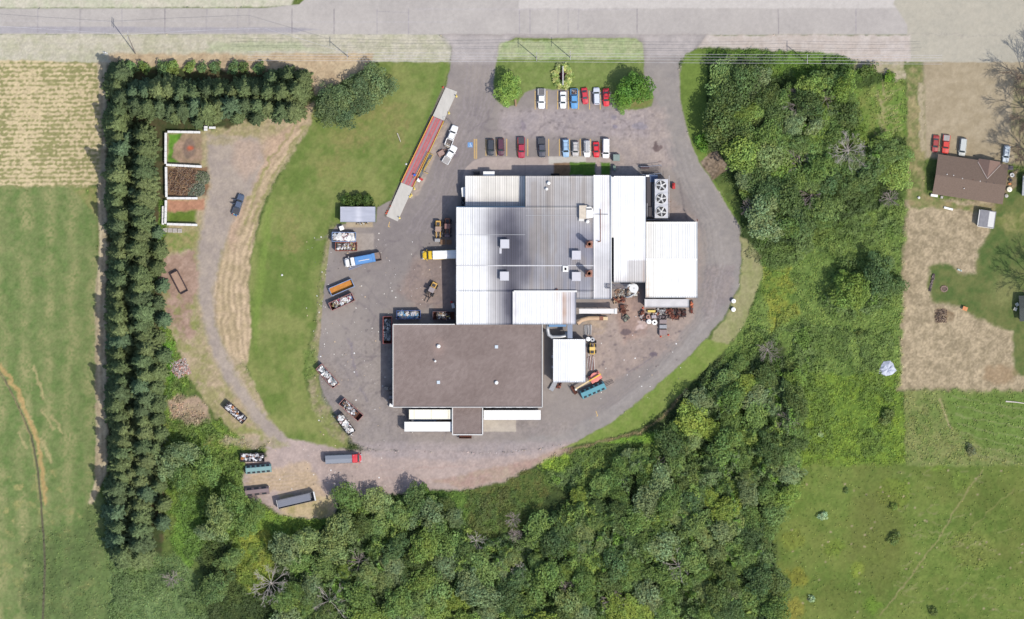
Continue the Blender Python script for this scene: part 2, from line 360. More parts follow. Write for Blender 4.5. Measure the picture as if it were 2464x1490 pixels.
# field rows right of the yard
paint([(2178, 940), (2700, 940), (2700, 1122), (2178, 1122)], (114, 132, 72), (136, 142, 88), 'meadow', feather=8, warp=6, relief=.2, ug=.5)
paint([(2270, 945), (2700, 945), (2700, 1105), (2380, 1080), (2290, 1030)], (114, 138, 70), (104, 126, 62), 'meadow', feather=24, warp=16, relief=.12, ug=.3)
for k in range(7): line([(2290+k*5, 955+k*22), (2600, 1010+k*24)], 3, (158, 156, 116), .4, 6, 3)
line([(2262, 960), (2278, 1000), (2280, 1020), (2292, 1034)], 4, (182, 168, 130), .6, 3)
# dry yard on the east
paint([(2182, 480), (2700, 480), (2700, 942), (2164, 938), (2172, 700)], (188, 171, 142), (156, 142, 116), 'dry_grass', feather=14, warp=12, relief=.12, fine=.16, N=NM+N3)
paint([(2182, 148), (2222, 150), (2226, 380), (2222, 480), (2182, 480)], (164, 152, 112), (112, 124, 72), 'dry_grass', feather=8, warp=8, relief=.12, fine=.14)
paint([(2210, 200), (2222, 200), (2226, 360), (2214, 360)], (176, 164, 136), feather=5)
paint([(2400, 470), (2464, 455), (2700, 430), (2700, 860), (2464, 905), (2440, 900), (2436, 800), (2350, 765), (2300, 735), (2245, 725), (2232, 690), (2236, 645), (2262, 632), (2290, 640), (2310, 660), (2350, 655), (2352, 600), (2378, 560), (2395, 500)], (90, 110, 60), (116, 122, 74), 'lawn', feather=13, warp=9, relief=.05, fine=.06)
paint(ell(2420, 700, 34, 34), (146, 146, 96), feather=40, op=.6)
paint([(2400, 520), (2464, 505), (2700, 500), (2700, 560), (2420, 560)], (160, 152, 104), (110, 122, 66), feather=14, warp=14, op=.8)
paint(ell(2268, 760, 20, 18), (132, 112, 88), (160, 140, 112), feather=10, warp=14, relief=.3)
paint(ell(2405, 900, 40, 22), (160, 134, 104), feather=20, warp=16, op=.6)
paint([(2190, 455), (2240, 470), (2290, 490), (2400, 500), (2380, 512), (2230, 500), (2190, 500)], (120, 130, 78), (160, 146, 108), 'dry_grass', feather=10, warp=10)
paint([(2222, 140), (2700, 135), (2700, 395), (2460, 385), (2430, 395), (2330, 385), (2226, 380)], (182, 168, 142), (168, 154, 128), 'yard_driveway', feather=12, warp=5, fine=.05)
paint([(2440, 180), (2700, 180), (2700, 420), (2442, 400), (2430, 300)], (122, 124, 84), (168, 152, 124), 'dry_grass', feather=12, warp=12, relief=.1, op=.8)
paint([(2395, 420), (2450, 410), (2452, 450), (2400, 480)], (150, 132, 112), feather=8, op=.8)
# --- verge and road
paint([(-140, 82), (1050, 82), (1083, 100), (1085, 152), (900, 150), (262, 150), (-140, 142)], (200, 194, 176), (184, 182, 156), 'grass_verge', feather=5, warp=5, relief=.05, fine=.09)
for y in (92, 99, 112, 124): line([(-100, y), (300, y+2), (700, y+1), (1040, y+2)], 3, (208, 200, 176), .5, 5, 4)
paint([(500, 105), (700, 100), (760, 120), (500, 125)], (178, 186, 150), feather=14, warp=10, op=.7)
paint([(262, 130), (900, 130), (890, 160), (760, 230), (740, 175), (262, 160)], (204, 184, 152), (186, 164, 134), 'dry_grass', feather=9, warp=8, relief=.06, fine=.1)
paint([(-140, -140), (760, -140), (700, 14), (640, 18), (-140, 20)], (196, 196, 172), (208, 202, 184), 'grass_verge', feather=8, warp=5, fine=.08)
paint([(-140, 21), (640, 20), (720, 10), (900, -140), (2700, -140), (2700, 82), (1620, 84), (-140, 82)], (193, 187, 181), (184, 178, 173), 'road', feather=3, warp=1.5, fine=.025, N=N1)
paint([(-140, 64), (700, 66), (770, 71), (700, 79), (-140, 80)], (172, 168, 172), (178, 174, 176), feather=4, warp=2, fine=.03)
paint([(1245, -140), (2700, -140), (2700, 20), (1250, 20)], (208, 202, 196), feather=5, warp=4, fine=.03, op=.8)
paint([(2176, -140), (2700, -140), (2700, 150), (2182, 150), (2184, 60), (2150, 10)], (184, 179, 164), (190, 184, 168), 'road', feather=4, warp=3, fine=.03)
paint([(1560, 84), (2190, 84), (2190, 150), (2070, 148), (2010, 130), (1700, 112), (1640, 120)], (206, 196, 188), (196, 184, 174), 'bare_dirt', feather=8, warp=6, fine=.05)
for x in (90, 193, 294, 397, 497, 573, 600, 702, 804, 907, 983, 1250, 1275, 1343, 1366, 1392, 1533, 1872, 2060):
    line([(x, 22), (x+R_.uniform(-1, 1), 82)], 1.9, (140, 134, 138) if x in (193, 397, 804, 1533, 1872, 702) else (168, 162, 165), .8, .6, 1.5)
line([(907, 28), (983, 30), (983, 80)], 1.6, (165, 160, 163), .6, .6)
line([(0, 50), (500, 52), (1100, 54)], 1.6, (190, 186, 188), .5, .5); line([(1000, 22), (1530, 23)], 2, (190, 184, 186), .6, .5)
paint(rect(2182, 82, 2600, 86), (178, 172, 160), feather=4, op=.6)
# --- yard west of the lawn
paint([(402, 318), (500, 316), (760, 250), (750, 300), (640, 470), (530, 640), (515, 760), (600, 900), (690, 1050), (600, 1065), (520, 1000), (440, 880), (395, 760), (388, 640), (402, 560)], (184, 166, 138), (158, 152, 108), 'bare_dirt', feather=10, warp=14, relief=.06, fine=.12)
def streaks(cf, X, Y):
    cx, cy = 1080., 760.; r_ = np.hypot((X-cx)*1.12, Y-cy); s = .5+.5*np.sin(r_/2.6+5*vnoise(X, Y, 30, 340))
    s = s*np.clip(.3+fbm(X, Y, 26, 341), 0, 1); return cf*(.86+.32*s[..., None])
paint([(756, 245), (720, 320), (640, 460), (606, 600), (600, 700), (612, 860), (596, 880), (545, 840), (512, 760), (510, 700), (540, 600), (600, 420), (680, 310)], (200, 178, 148), (178, 160, 128), 'bare_dirt', feather=12, warp=8, relief=.05, fn=streaks)
paint([(640, 330), (720, 300), (600, 470), (560, 600), (540, 560)], (196, 168, 146), (186, 160, 140), feather=20, warp=10, op=.7)
for pts in ([(735, 300), (670, 400), (622, 500), (596, 600)], [(712, 300), (640, 400), (600, 480)], [(650, 380), (612, 470), (590, 540)]):
    line(pts, 5, (142, 146, 82), .55, 7, 5)
paint([(395, 620), (470, 600), (480, 700), (455, 760), (470, 800), (440, 820), (400, 760), (388, 680)], (180, 154, 138), (160, 134, 118), 'bare_dirt', feather=14, warp=16)
paint([(400, 550), (480, 560), (470, 600), (400, 610)], (120, 140, 72), (160, 150, 104), feather=14, warp=14, relief=.1)
for _ in range(40):
    x = R_.uniform(400, 500); y = R_.uniform(700, 1050); paint(ell(x, y, R_.uniform(5, 18), R_.uniform(5, 22)), (112, 132, 66), (140, 144, 84), feather=9, warp=16, op=.5, patchy=1, relief=.1)
paint([(402, 960), (440, 950), (495, 960), (510, 1010), (460, 1020), (410, 1000)], (192, 164, 146), (170, 150, 128), feather=12, warp=14, op=.9)
weeds([(385, 800), (410, 830), (425, 880), (410, 930), (390, 900)], (104, 146, 58), (84, 120, 46))
weeds([(384, 480), (398, 480), (398, 560), (384, 600), (378, 700), (374, 600)], (110, 140, 60), (84, 116, 50), f=8, w_=8)
# bunkers
paint(rect(402, 322, 486, 395), (172, 146, 126), (150, 132, 108), feather=6, warp=6)
paint([(404, 322), (440, 322), (436, 334), (418, 345), (416, 380), (430, 393), (404, 393)], (108, 152, 58), (84, 124, 46), feather=6, warp=6, relief=.35)
paint(ell(455, 358, 16, 24), (136, 116, 104), (142, 124, 110), feather=6, warp=7)
paint(ell(458, 357, 8, 6), (196, 100, 72), (170, 110, 84), feather=9, warp=4)
paint(rect(402, 403, 500, 474), (140, 112, 86), (120, 98, 78), feather=6, warp=8, relief=.2)
paint(rect(402, 481, 490, 510), (184, 138, 112), (170, 126, 102), feather=8, warp=8)
paint(rect(402, 508, 470, 536), (112, 132, 58), (96, 118, 50), feather=10, warp=8)
# gravel track
paint([(500, 325), (620, 330), (636, 380), (606, 460), (556, 540), (532, 620), (514, 690), (516, 760), (536, 830), (566, 900), (622, 980), (672, 1030), (742, 1090), (700, 1150), (668, 1080), (600, 1000), (552, 930), (512, 860), (488, 770), (476, 700), (478, 620), (488, 520), (506, 450), (500, 390)], (180, 167, 154), (166, 154, 145), 'gravel_track', feather=16, warp=10, fine=.06)
paint([(560, 330), (640, 345), (620, 400), (590, 440), (560, 400)], (190, 168, 150), (180, 160, 146), feather=24, warp=14, op=.8)
paint([(505, 330), (570, 330), (555, 350), (505, 350)], (176, 164, 134), (160, 150, 110), feather=12, warp=12, op=.7)
# --- main lawn
def mow(cf, X, Y):
    cx, cy = 1250., 760.; r_ = np.hypot((X-cx)*1.1, Y-cy); s = np.sin(r_/4.2+1.5*vnoise(X, Y, 80, 350)); return cf*(1+.035*s[..., None])
LAWN = [(892, 150), (1084, 150), (1072, 205), (1038, 285), (1000, 380), (950, 470), (905, 500), (905, 535), (795, 540), (776, 600), (764, 720), (750, 800), (730, 900), (740, 950), (775, 1010), (838, 1075), (800, 1088), (740, 1076), (692, 1056), (640, 990), (594, 880), (604, 800), (600, 700), (608, 600), (650, 470), (700, 380), (748, 300), (760, 240), (850, 190)]
paint(LAWN, (108, 128, 64), (138, 145, 86), 'lawn', feather=8, warp=5, relief=.03, fn=mow, fine=.07, N=N1*1.2+N3*.5)
for (x, y, rx, ry) in ((890, 260, 50, 40), (800, 400, 50, 40), (950, 300, 40, 60), (840, 330, 60, 30), (700, 560, 30, 60), (980, 400, 20, 50)):
    paint(ell(x, y, rx, ry), (152, 140, 94), (128, 136, 76), feather=40, warp=40, op=.8, patchy=.5)
paint([(1060, 155), (1083, 155), (1050, 260), (960, 450), (945, 450), (1010, 330)], (112, 136, 66), (102, 128, 60), feather=14, warp=8, op=.8)
paint([(640, 500), (660, 480), (640, 640), (625, 760), (615, 850), (605, 760)], (126, 150, 72), feather=16, op=.6)
# rough rim lawn / lot
paint([(795, 540), (816, 545), (800, 600), (786, 680), (776, 760), (770, 860), (772, 940), (800, 1000), (846, 1062), (838, 1078), (790, 1045), (752, 985), (742, 940), (740, 880), (760, 780), (770, 680), (780, 600)], (164, 150, 124), (136, 142, 88), 'bare_dirt', feather=9, warp=12, relief=.08, fine=.16)
weeds([(734, 845), (758, 840), (766, 890), (748, 912), (730, 905)], (120, 142, 74), (106, 128, 64), f=12, w_=12, r=.12, ug=.12, op=.8)
# --- tarmac
LOTP = [(1058, 82), (1080, 96), (1086, 112), (1086, 150), (1074, 206), (1040, 290), (1000, 385), (950, 478), (908, 500), (906, 535), (812, 540), (796, 560), (790, 620), (780, 700), (772, 780), (766, 860), (772, 930), (800, 985), (838, 1045), (850, 1066),
        (900, 1080), (1180, 1090), (1300, 1078), (1390, 1062), (1470, 1018), (1555, 950), (1640, 874), (1700, 812), (1748, 752), (1776, 690), (1784, 620), (1780, 548), (1752, 500), (1712, 432), (1680, 388), (1654, 322), (1638, 250), (1633, 190), (1634, 150), (1648, 132), (1680, 112), (1700, 84)]
paint(LOTP, (160, 151, 145), (147, 139, 136), 'parking_lot', feather=3.5, warp=3, fine=.022, N=N1+.3*N3)
# perimeter drive, bluer and smooth
DR = [(1700, 84), (1640, 84), (1550, 84), (1552, 140), (1552, 200), (1580, 240), (1600, 330), (1620, 410), (1680, 520), (1700, 560), (1702, 700), (1690, 760), (1640, 830), (1560, 900), (1480, 975), (1350, 1040), (1200, 1070), (1000, 1075), (1180, 1092), (1390, 1062), (1470, 1018), (1555, 950), (1640, 874), (1700, 812), (1748, 752), (1776, 690), (1784, 620), (1780, 548), (1752, 500), (1712, 432), (1680, 388), (1654, 322), (1638, 250), (1633, 190), (1634, 150), (1648, 132), (1680, 112)]
paint(DR, (162, 155, 150), (152, 146, 143), feather=12, warp=6, fine=.03)
paint([(1058, 84), (1700, 84), (1660, 130), (1560, 140), (1545, 90), (1240, 88), (1205, 110), (1190, 150), (1086, 150), (1086, 112)], (192, 184, 180), (178, 171, 168), 'road', feather=20, warp=6, fine=.03)
paint([(1480, 260), (1600, 260), (1620, 400), (1560, 420), (1470, 400)], (182, 168, 160), (170, 158, 154), feather=24, warp=12, op=.85)
paint([(1200, 262), (1560, 262), (1560, 330), (1200, 330)], (180, 168, 166), (168, 158, 160), feather=26, warp=12, op=.7)
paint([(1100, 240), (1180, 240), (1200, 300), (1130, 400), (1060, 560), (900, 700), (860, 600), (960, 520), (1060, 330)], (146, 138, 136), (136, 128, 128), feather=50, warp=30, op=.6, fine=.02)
paint([(1440, 700), (1640, 700), (1680, 740), (1600, 850), (1440, 940), (1400, 860)], (178, 160, 149), (160, 145, 138), feather=26, warp=16, op=.85, fine=.08)
paint([(1485, 690), (1550, 690), (1560, 800), (1500, 830), (1480, 760)], (178, 150, 136), (156, 132, 124), feather=20, warp=12, op=.7)
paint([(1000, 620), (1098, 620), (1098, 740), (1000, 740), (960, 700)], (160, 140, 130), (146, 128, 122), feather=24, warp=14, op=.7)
paint([(770, 860), (940, 780), (940, 980), (1380, 1015), (1380, 1045), (850, 1066), (780, 960)], (162, 152, 146), (150, 141, 138), feather=20, warp=12, op=.7)
paint([(1610, 470), (1680, 530), (1690, 700), (1676, 700), (1676, 540), (1610, 540)], (170, 152, 142), (160, 148, 144), feather=14, warp=8, op=.7)
paint([(1700, 640), (1770, 640), (1760, 720), (1700, 780), (1690, 740)], (156, 144, 140), (148, 138, 138), feather=16, warp=8, op=.7)
line([(1640, 160), (1636, 230), (1656, 330), (1690, 400), (1740, 480), (1778, 545)], 7, (178, 168, 160), .5, 3, 6)
# tyre arcs and cracks
for _ in range(70):
    x = R_.choice([R_.uniform(800, 1090), R_.uniform(800, 1090), R_.uniform(1120, 1560)]); y = R_.uniform(560, 1040) if x < 1100 else R_.uniform(265, 330)
    a = R_.uniform(0, 6.3); l = R_.uniform(14, 55); b = a+R_.uniform(-.8, .8); p1 = (x+l*math.cos(a), y+l*math.sin(a)*.8); p2 = (p1[0]+l*math.cos(b), p1[1]+l*math.sin(b)*.8)
    line([(x, y), p1, p2], R_.uniform(1.5, 5), (126, 117, 120), .38, 4, 3)
for k in range(9):
    x = 1096+k*9; line([(x+30, 150), (x+18, 260), (x-24, 350), (x-70, 480), (x-120, 560)], 2.6, R_.choice([(136, 128, 136), (170, 160, 164)]), .35, 5, 4)
for k in range(5): line([(1600+k*12, 340), (1630+k*12, 440), (1688+k*10, 540), (1702+k*10, 640), (1680+k*9, 760), (1560+k*12, 890), (1440+k*10, 985)], 3, R_.choice([(134, 128, 130), (134, 128, 130), (172, 165, 162)]), .45, 4, 4)
line([(1632, 430), (1650, 520), (1664, 560)], 5, (112, 106, 108), .5, 3, 4)
for _ in range(90):
    x, y = (R_.uniform(790, 1090), R_.uniform(560, 1050)) if R_.random() < .6 else (R_.uniform(1200, 1600), R_.uniform(265, 335)); paint(ell(x, y, R_.uniform(1.5, 5), R_.uniform(1.5, 4)), (118, 109, 111), feather=3, warp=5, op=.5)
for (x, y, rx, ry, c) in ((1580, 357, 8, 10, (108, 92, 92)), (1592, 356, 4, 5, (112, 96, 96)), (1578, 346, 5, 4, (110, 96, 96)), (1587, 388, 5, 3, (120, 104, 102)), (1506, 800, 14, 8, (112, 98, 102)), (1574, 853, 9, 6, (112, 102, 112)), (1500, 813, 6, 3, (120, 104, 106)),
        (1480, 306, 7, 6, (136, 130, 142)), (1478, 282, 6, 5, (142, 136, 146)), (832, 985, 6, 5, (138, 126, 130)), (1260, 300, 6, 14, (146, 136, 144)), (873, 592, 4, 4, (118, 110, 116)), (1098, 368, 9, 12, (136, 128, 132)), (1540, 305, 18, 8, (148, 142, 150))):
    paint(ell(x, y, rx, ry), c, feather=4, warp=7, op=.85)
line([(1573, 858), (1540, 880), (1512, 895)], 2, (126, 116, 124), .7, 1)
for _ in range(40): paint(ell(R_.uniform(1440, 1640), R_.uniform(790, 900), R_.uniform(1.5, 5), R_.uniform(1, 3)), (124, 112, 114), feather=3, warp=4, op=.7)
line([(1140, 780), (1150, 830), (1140, 900)], 2, (140, 130, 134), .0)
line([(845, 825), (850, 880), (860, 905)], 5, (134, 126, 134), .6, 3, 4); line([(836, 815), (846, 835)], 5, (134, 126, 134), .6, 3, 4); line([(868, 935), (885, 965)], 4, (134, 126, 134), .6, 3, 4)
for pts in ([(1465, 214), (1470, 330)], [(1535, 310), (1537, 398)], [(1470, 312), (1600, 315)], [(1600, 350), (1604, 400)]): line(pts, 1.6, (146, 134, 134), .7, .8)
# south dirt
paint([(640, 1066), (700, 1058), (850, 1085), (1000, 1082), (1180, 1090), (1300, 1080), (1392, 1062), (1340, 1092), (1290, 1118), (1210, 1160), (1120, 1176), (1000, 1182), (900, 1196), (812, 1190), (806, 1240), (740, 1250), (680, 1240), (640, 1215), (590, 1195), (584, 1150), (590, 1108), (640, 1100)], (190, 172, 164), (176, 160, 154), 'bare_dirt', feather=9, warp=7, fine=.07)
paint([(1040, 1160), (1300, 1100), (1390, 1066), (1360, 1092), (1290, 1120), (1210, 1158), (1120, 1174)], (172, 142, 130), (180, 160, 140), feather=10, warp=8, op=.8)
paint([(850, 1066), (1390, 1062), (1300, 1092), (1100, 1110), (900, 1100)], (172, 160, 158), (164, 154, 154), feather=16, warp=8, op=.8)
paint([(670, 1190), (800, 1190), (806, 1240), (740, 1250), (680, 1240)], (206, 186, 148), (176, 166, 112), feather=12, warp=12, op=.85, relief=.06)
paint([(600, 1140), (740, 1110), (780, 1190), (650, 1180), (600, 1175)], (204, 180, 150), (190, 170, 146), feather=16, warp=12, op=.8)
for k in range(5): line([(592, 1145+k*9), (680, 1142+k*9), (760, 1138+k*7)], 3, (176, 156, 122), .55, 4, 4)
for _ in range(26):
    x = R_.uniform(500, 640); y = R_.uniform(1030, 1100); paint(ell(x, y, R_.uniform(8, 26), R_.uniform(4, 10)), (112, 140, 62), (150, 150, 92), feather=8, warp=14, op=.6, patchy=1, relief=.15)
paint([(540, 1050), (660, 1052), (700, 1075), (600, 1078), (530, 1068)], (176, 160, 140), (146, 148, 96), feather=10, warp=12, op=.8)
for x0, x1, y in ((860, 1000, 1150), (1000, 1200, 1150), (900, 1100, 1125), (1000, 1250, 1120)): line([(x0, y+8), (x1, y-4)], 3, (180, 158, 150), .5, 4, 4)
# island, east verge, lawn strips
paint([(1210, 104), (1240, 92), (1528, 92), (1546, 104), (1550, 150), (1548, 206), (1574, 232), (1568, 256), (1530, 266), (1484, 258), (1470, 220), (1290, 214), (1262, 222), (1244, 252), (1214, 258), (1192, 240), (1186, 196), (1194, 150)], (114, 134, 70), (132, 146, 86), 'lawn', feather=4, warp=3, relief=.04, fine=.08)
paint([(1205, 100), (1530, 92), (1548, 104), (1548, 142), (1195, 142)], (170, 184, 136), (184, 188, 150), feather=8, warp=8, op=.85)
paint(ell(1520, 240, 50, 22), (140, 130, 86), (118, 134, 68), feather=12, op=.7)
paint([(1648, 132), (1680, 116), (1700, 118), (1702, 400), (1740, 470), (1782, 520), (1782, 545), (1752, 500), (1712, 432), (1680, 388), (1656, 322), (1640, 250), (1635, 180)], (118, 140, 68), (108, 130, 62), 'lawn', feather=4, warp=3, relief=.05, fine=.07)
paint([(1684, 390), (1722, 360), (1758, 404), (1716, 434)], (156, 140, 124), (128, 112, 94), 'bare_dirt', feather=3, warp=4, relief=.1, fine=.3)
paint([(1784, 572), (1800, 575), (1832, 620), (1834, 660), (1820, 710), (1780, 800), (1740, 840), (1690, 850), (1720, 800), (1756, 748), (1780, 690), (1788, 620)], (150, 152, 104), (160, 156, 116), 'lawn', feather=7, warp=8, relief=.1, fine=.09)
paint([(1700, 815), (1760, 830), (1680, 905), (1600, 985), (1540, 1030), (1450, 1058), (1350, 1082), (1392, 1062), (1470, 1018), (1555, 950), (1640, 874)], (120, 142, 68), (136, 150, 82), 'lawn', feather=6, warp=5, relief=.05, fine=.08)
line([(1650, 935), (1600, 1000), (1540, 1040), (1440, 1064), (1370, 1086)], 5, (150, 134, 100), .7, 4, 4)
# concrete
paint([(1113, 500), (1112, 430), (1120, 405), (1138, 388), (1165, 378), (1470, 378), (1470, 395), (1334, 395), (1334, 424), (1264, 424), (1118, 424), (1118, 476)], (190, 176, 168), (180, 166, 160), 'sidewalk', feather=2.5, warp=1, fine=.03)
paint(rect(1320, 377, 1410, 394), (204, 198, 190), feather=2, warp=1, fine=.02)
paint(rect(1332, 392, 1372, 425), (150, 122, 98), (136, 112, 88), 'bare_dirt', feather=3, warp=2)
paint(rect(1372, 391, 1432, 422), (84, 122, 52), (100, 132, 58), 'lawn', feather=3, warp=4, relief=.1)
paint(rect(1446, 391, 1468, 422), (84, 122, 52), (100, 132, 58), 'lawn', feather=3, warp=2, relief=.1)
paint(rect(1434, 378, 1445, 424), (188, 168, 160), None, 'sidewalk', feather=2, warp=1)
paint(rect(1472, 400, 1545, 424), (176, 170, 166), (168, 160, 158), 'sidewalk', feather=2.5, warp=1)
for x in (1164, 1198, 1264): line([(x, 380), (x, 424)], 1.3, (160, 146, 140), .7, .3)
paint(rect(856, 562, 900, 604), (178, 168, 160), (168, 158, 150), 'sidewalk', feather=4, warp=2, fine=.05)
paint(rect(832, 534, 898, 548), (194, 180, 158), (180, 164, 140), 'sidewalk', feather=3, warp=3, fine=.06)
paint(rect(1164, 1009, 1242, 1039), (196, 186, 172), (186, 176, 164), 'sidewalk', feather=3, warp=1.5, fine=.03)
paint([(1066, 296), (1078, 296), (1060, 350), (1006, 470), (988, 478), (990, 460)], (178, 164, 152), (170, 156, 146), 'sidewalk', feather=4, warp=2)
paint([(1068, 206), (1073, 208), (930, 524), (924, 520)], (120, 112, 104), feather=3, warp=2)
# concrete lighter scars near the yellow tractor etc.
for _ in range(14): paint(ell(R_.uniform(1400, 1470), R_.uniform(770, 800), R_.uniform(8, 18), R_.uniform(3, 6)), (186, 166, 142), (166, 150, 140), feather=8, warp=10, op=.5)
for _ in range(8): paint(ell(R_.uniform(1530, 1556), R_.uniform(750, 800), R_.uniform(5, 10), R_.uniform(2, 4)), (216, 196, 190), feather=6, warp=8, op=.6)
# small dirt blobs in the meadow
for _ in range(60):
    x = R_.uniform(1880, 2460); y = R_.uniform(1130, 1480); paint(ell(x, y, 2.5, 2), (176, 158, 132), feather=3, warp=4, op=.8)

ZG = .6*RL*((fbm(GX, GY, 22, 501, 3)-.5)*1.3+(vnoise(GX, GY, 7, 510)-.5)*1.1+(vnoise(GX, GY, 4.6, 511)-.5)*.5)
ZG = np.where(RL < .02, 0, ZG)
ground_mat = vmat('ground_surface', var=.05, scale=.8, rough=.95, bump=.03, bscale=2.5, spec=.1, fine=.05)
V = np.stack([(GX-1232)/S, (745-GY)/S, ZG], -1).reshape(-1, 3); CC = np.clip(C, .004, .8).reshape(-1, 3)
idx = np.arange(HH*WW_).reshape(HH, WW_)
Q = np.stack([idx[1:, :-1], idx[1:, 1:], idx[:-1, 1:], idx[:-1, :-1]], -1).reshape(-1, 4)
qc = CL[:-1, :-1].ravel()
for k, nm in enumerate(CLASS):
    f = Q[qc == k]
    if not len(f): continue
    u, inv = np.unique(f, return_inverse=True)
    o = link(nm, np_mesh(nm, V[u], inv.reshape(f.shape), ground_mat, CC[u], smooth=True)); tag(o, kind='structure')
mb = MB(); mb.prism([(-4000, -4000), (4000, -4000), (4000, 4000), (-4000, 4000)], -3, -.75)
tag(mb.build('terrain', mat('far_grass', A(112, 128, 70), .95, var=.2, scale=.02)), kind='structure')
def gidx(x, y): return int(round((y-gy[0])/ST)), int(round((x-gx[0])/ST))
def gz(x, y):
    i, j = gidx(x, y); return float(ZG[min(max(i, 0), HH-1), min(max(j, 0), WW_-1)])
for x0, x1 in ((-9000, -131.5), (2601.5, 11000)):
    mb = MB(); mb.prism([W(x0, 21), W(x1, 21), W(x1, 82), W(x0, 82)], -.9, -.01)
    tag(mb.build('road', mat('road_beyond', A(190, 184, 179), .95, var=.05, scale=.3)), kind='structure')
# ================================================================== BUILDINGS
m_blue = mat('blue_wall_metal', A(110, 150, 190), .55, var=.08, streak=(3, 3, .3))
m_white_wall = mat('white_wall_metal', A(225, 225, 222), .5, var=.06)
m_dark = mat('dark_steel', A(62, 60, 66), .6)
m_black = mat('black_gap', A(30, 28, 30), .8)
m_galv = mat('galvanised_sheet', A(196, 198, 202), .42, .35, var=.14, scale=2)
m_greybox = mat('grey_painted_metal', A(214, 214, 222), .5, var=.05)
m_rust = mat('rusty_steel', A(150, 104, 86), .9, var=.35, scale=3)
m_rustd = mat('dark_rust', A(106, 66, 54), .9, var=.35, scale=3)
m_trim = mat('white_trim', A(236, 236, 234), .5, var=.05)
m_conc = mat('concrete', A(196, 190, 182), .9, var=.14, scale=1.5)
m_yellow = mat('yellow_paint', A(244, 200, 60), .5, var=.1)
m_wood = mat('weathered_wood', A(168, 138, 110), .9, var=.3, scale=3)
m_red = mat('red_paint', A(200, 50, 50), .5, var=.1)
m_white = mat('white_paint', A(250, 250, 248, 1.15), .4, var=.03)
m_cream = mat('cream_paint', A(250, 246, 226, 1.15), .4, var=.04)
m_glass = mat('dark_glass', (.03, .04, .045), .12, var=.02, spec=.6)
m_tyre = mat('tyre_rubber', (.022, .022, .024), .85)
roof_metal = vmat('standing_seam_roof', var=.05, scale=.6, rough=.45, seams=(0, .62, .6), spec=.35)
roof_plain = vmat('roof_sheet', var=.04, scale=.8, rough=.5, spec=.3)
roof_tar = vmat('gravelled_roof', var=.14, scale=5, rough=.95, fine=.28)
def roof(name, parent, x0, y0, x1, y1, zf, colf, material, th=.22, step=5., overhang=1.2):
    """sheet of roofing over a plan rectangle; zf(x,y) height, colf(X,Y)->rgb appearance"""
    x0 -= overhang; x1 += overhang; y0 -= overhang; y1 += overhang
    xs = np.linspace(x0, x1, max(2, int((x1-x0)/step)+1)); ys = np.linspace(y0, y1, max(2, int((y1-y0)/step)+1))
    X, Y = np.meshgrid(xs, ys); Z = zf(X, Y)+0*X; cc = np.clip(lin(colf(X, Y))*KA*1.12, 0, .84)
    lx, ly = parent.location.x, parent.location.y
    V = np.stack([(X-1232)/S-lx, (745-Y)/S-ly, Z], -1).reshape(-1, 3); h, w_ = X.shape; id_ = np.arange(h*w_).reshape(h, w_)
    F = list(np.stack([id_[1:, :-1], id_[1:, 1:], id_[:-1, 1:], id_[:-1, :-1]], -1).reshape(-1, 4))
    bo = [id_[0, j] for j in range(w_)]+[id_[i, -1] for i in range(1, h)]+[id_[-1, j] for j in range(w_-2, -1, -1)]+[id_[i, 0] for i in range(h-2, 0, -1)]
    nb = len(bo); low = V[bo]-np.array([0, 0, th]); b = len(V); V = np.vstack([V, low]); cc = np.vstack([cc.reshape(-1, 3), cc.reshape(-1, 3)[bo]])
    F += [(bo[i], b+i, b+(i+1) % nb, bo[(i+1) % nb]) for i in range(nb)]
    return link(name, np_mesh(name, V, F, material, cc), parent)
def flat(z): return lambda X, Y: z+0*X
def const(*c, n=6):
    return lambda X, Y: np.array(c, float)*np.ones(X.shape+(1,))+((vnoise(X, Y, 12, 601)-.5)*n*2)[..., None]
def ppoly(pts, parent): return [((x-1232)/S-parent.location.x, (745-y)/S-parent.location.y) for x, y in pts]
def walls(parent, pts, z1, m=None, name='wall', z0=-.3):
    mb = MB(); mb.prism(ppoly(pts, parent), z0, z1); return mb.build(name, m or m_blue, parent)
def L(parent, x, y, z=0.): return ((x-1232)/S-parent.location.x, (745-y)/S-parent.location.y, z)
def bl(x, y): wx, wy = W(x, y); return (wx, wy, 0)

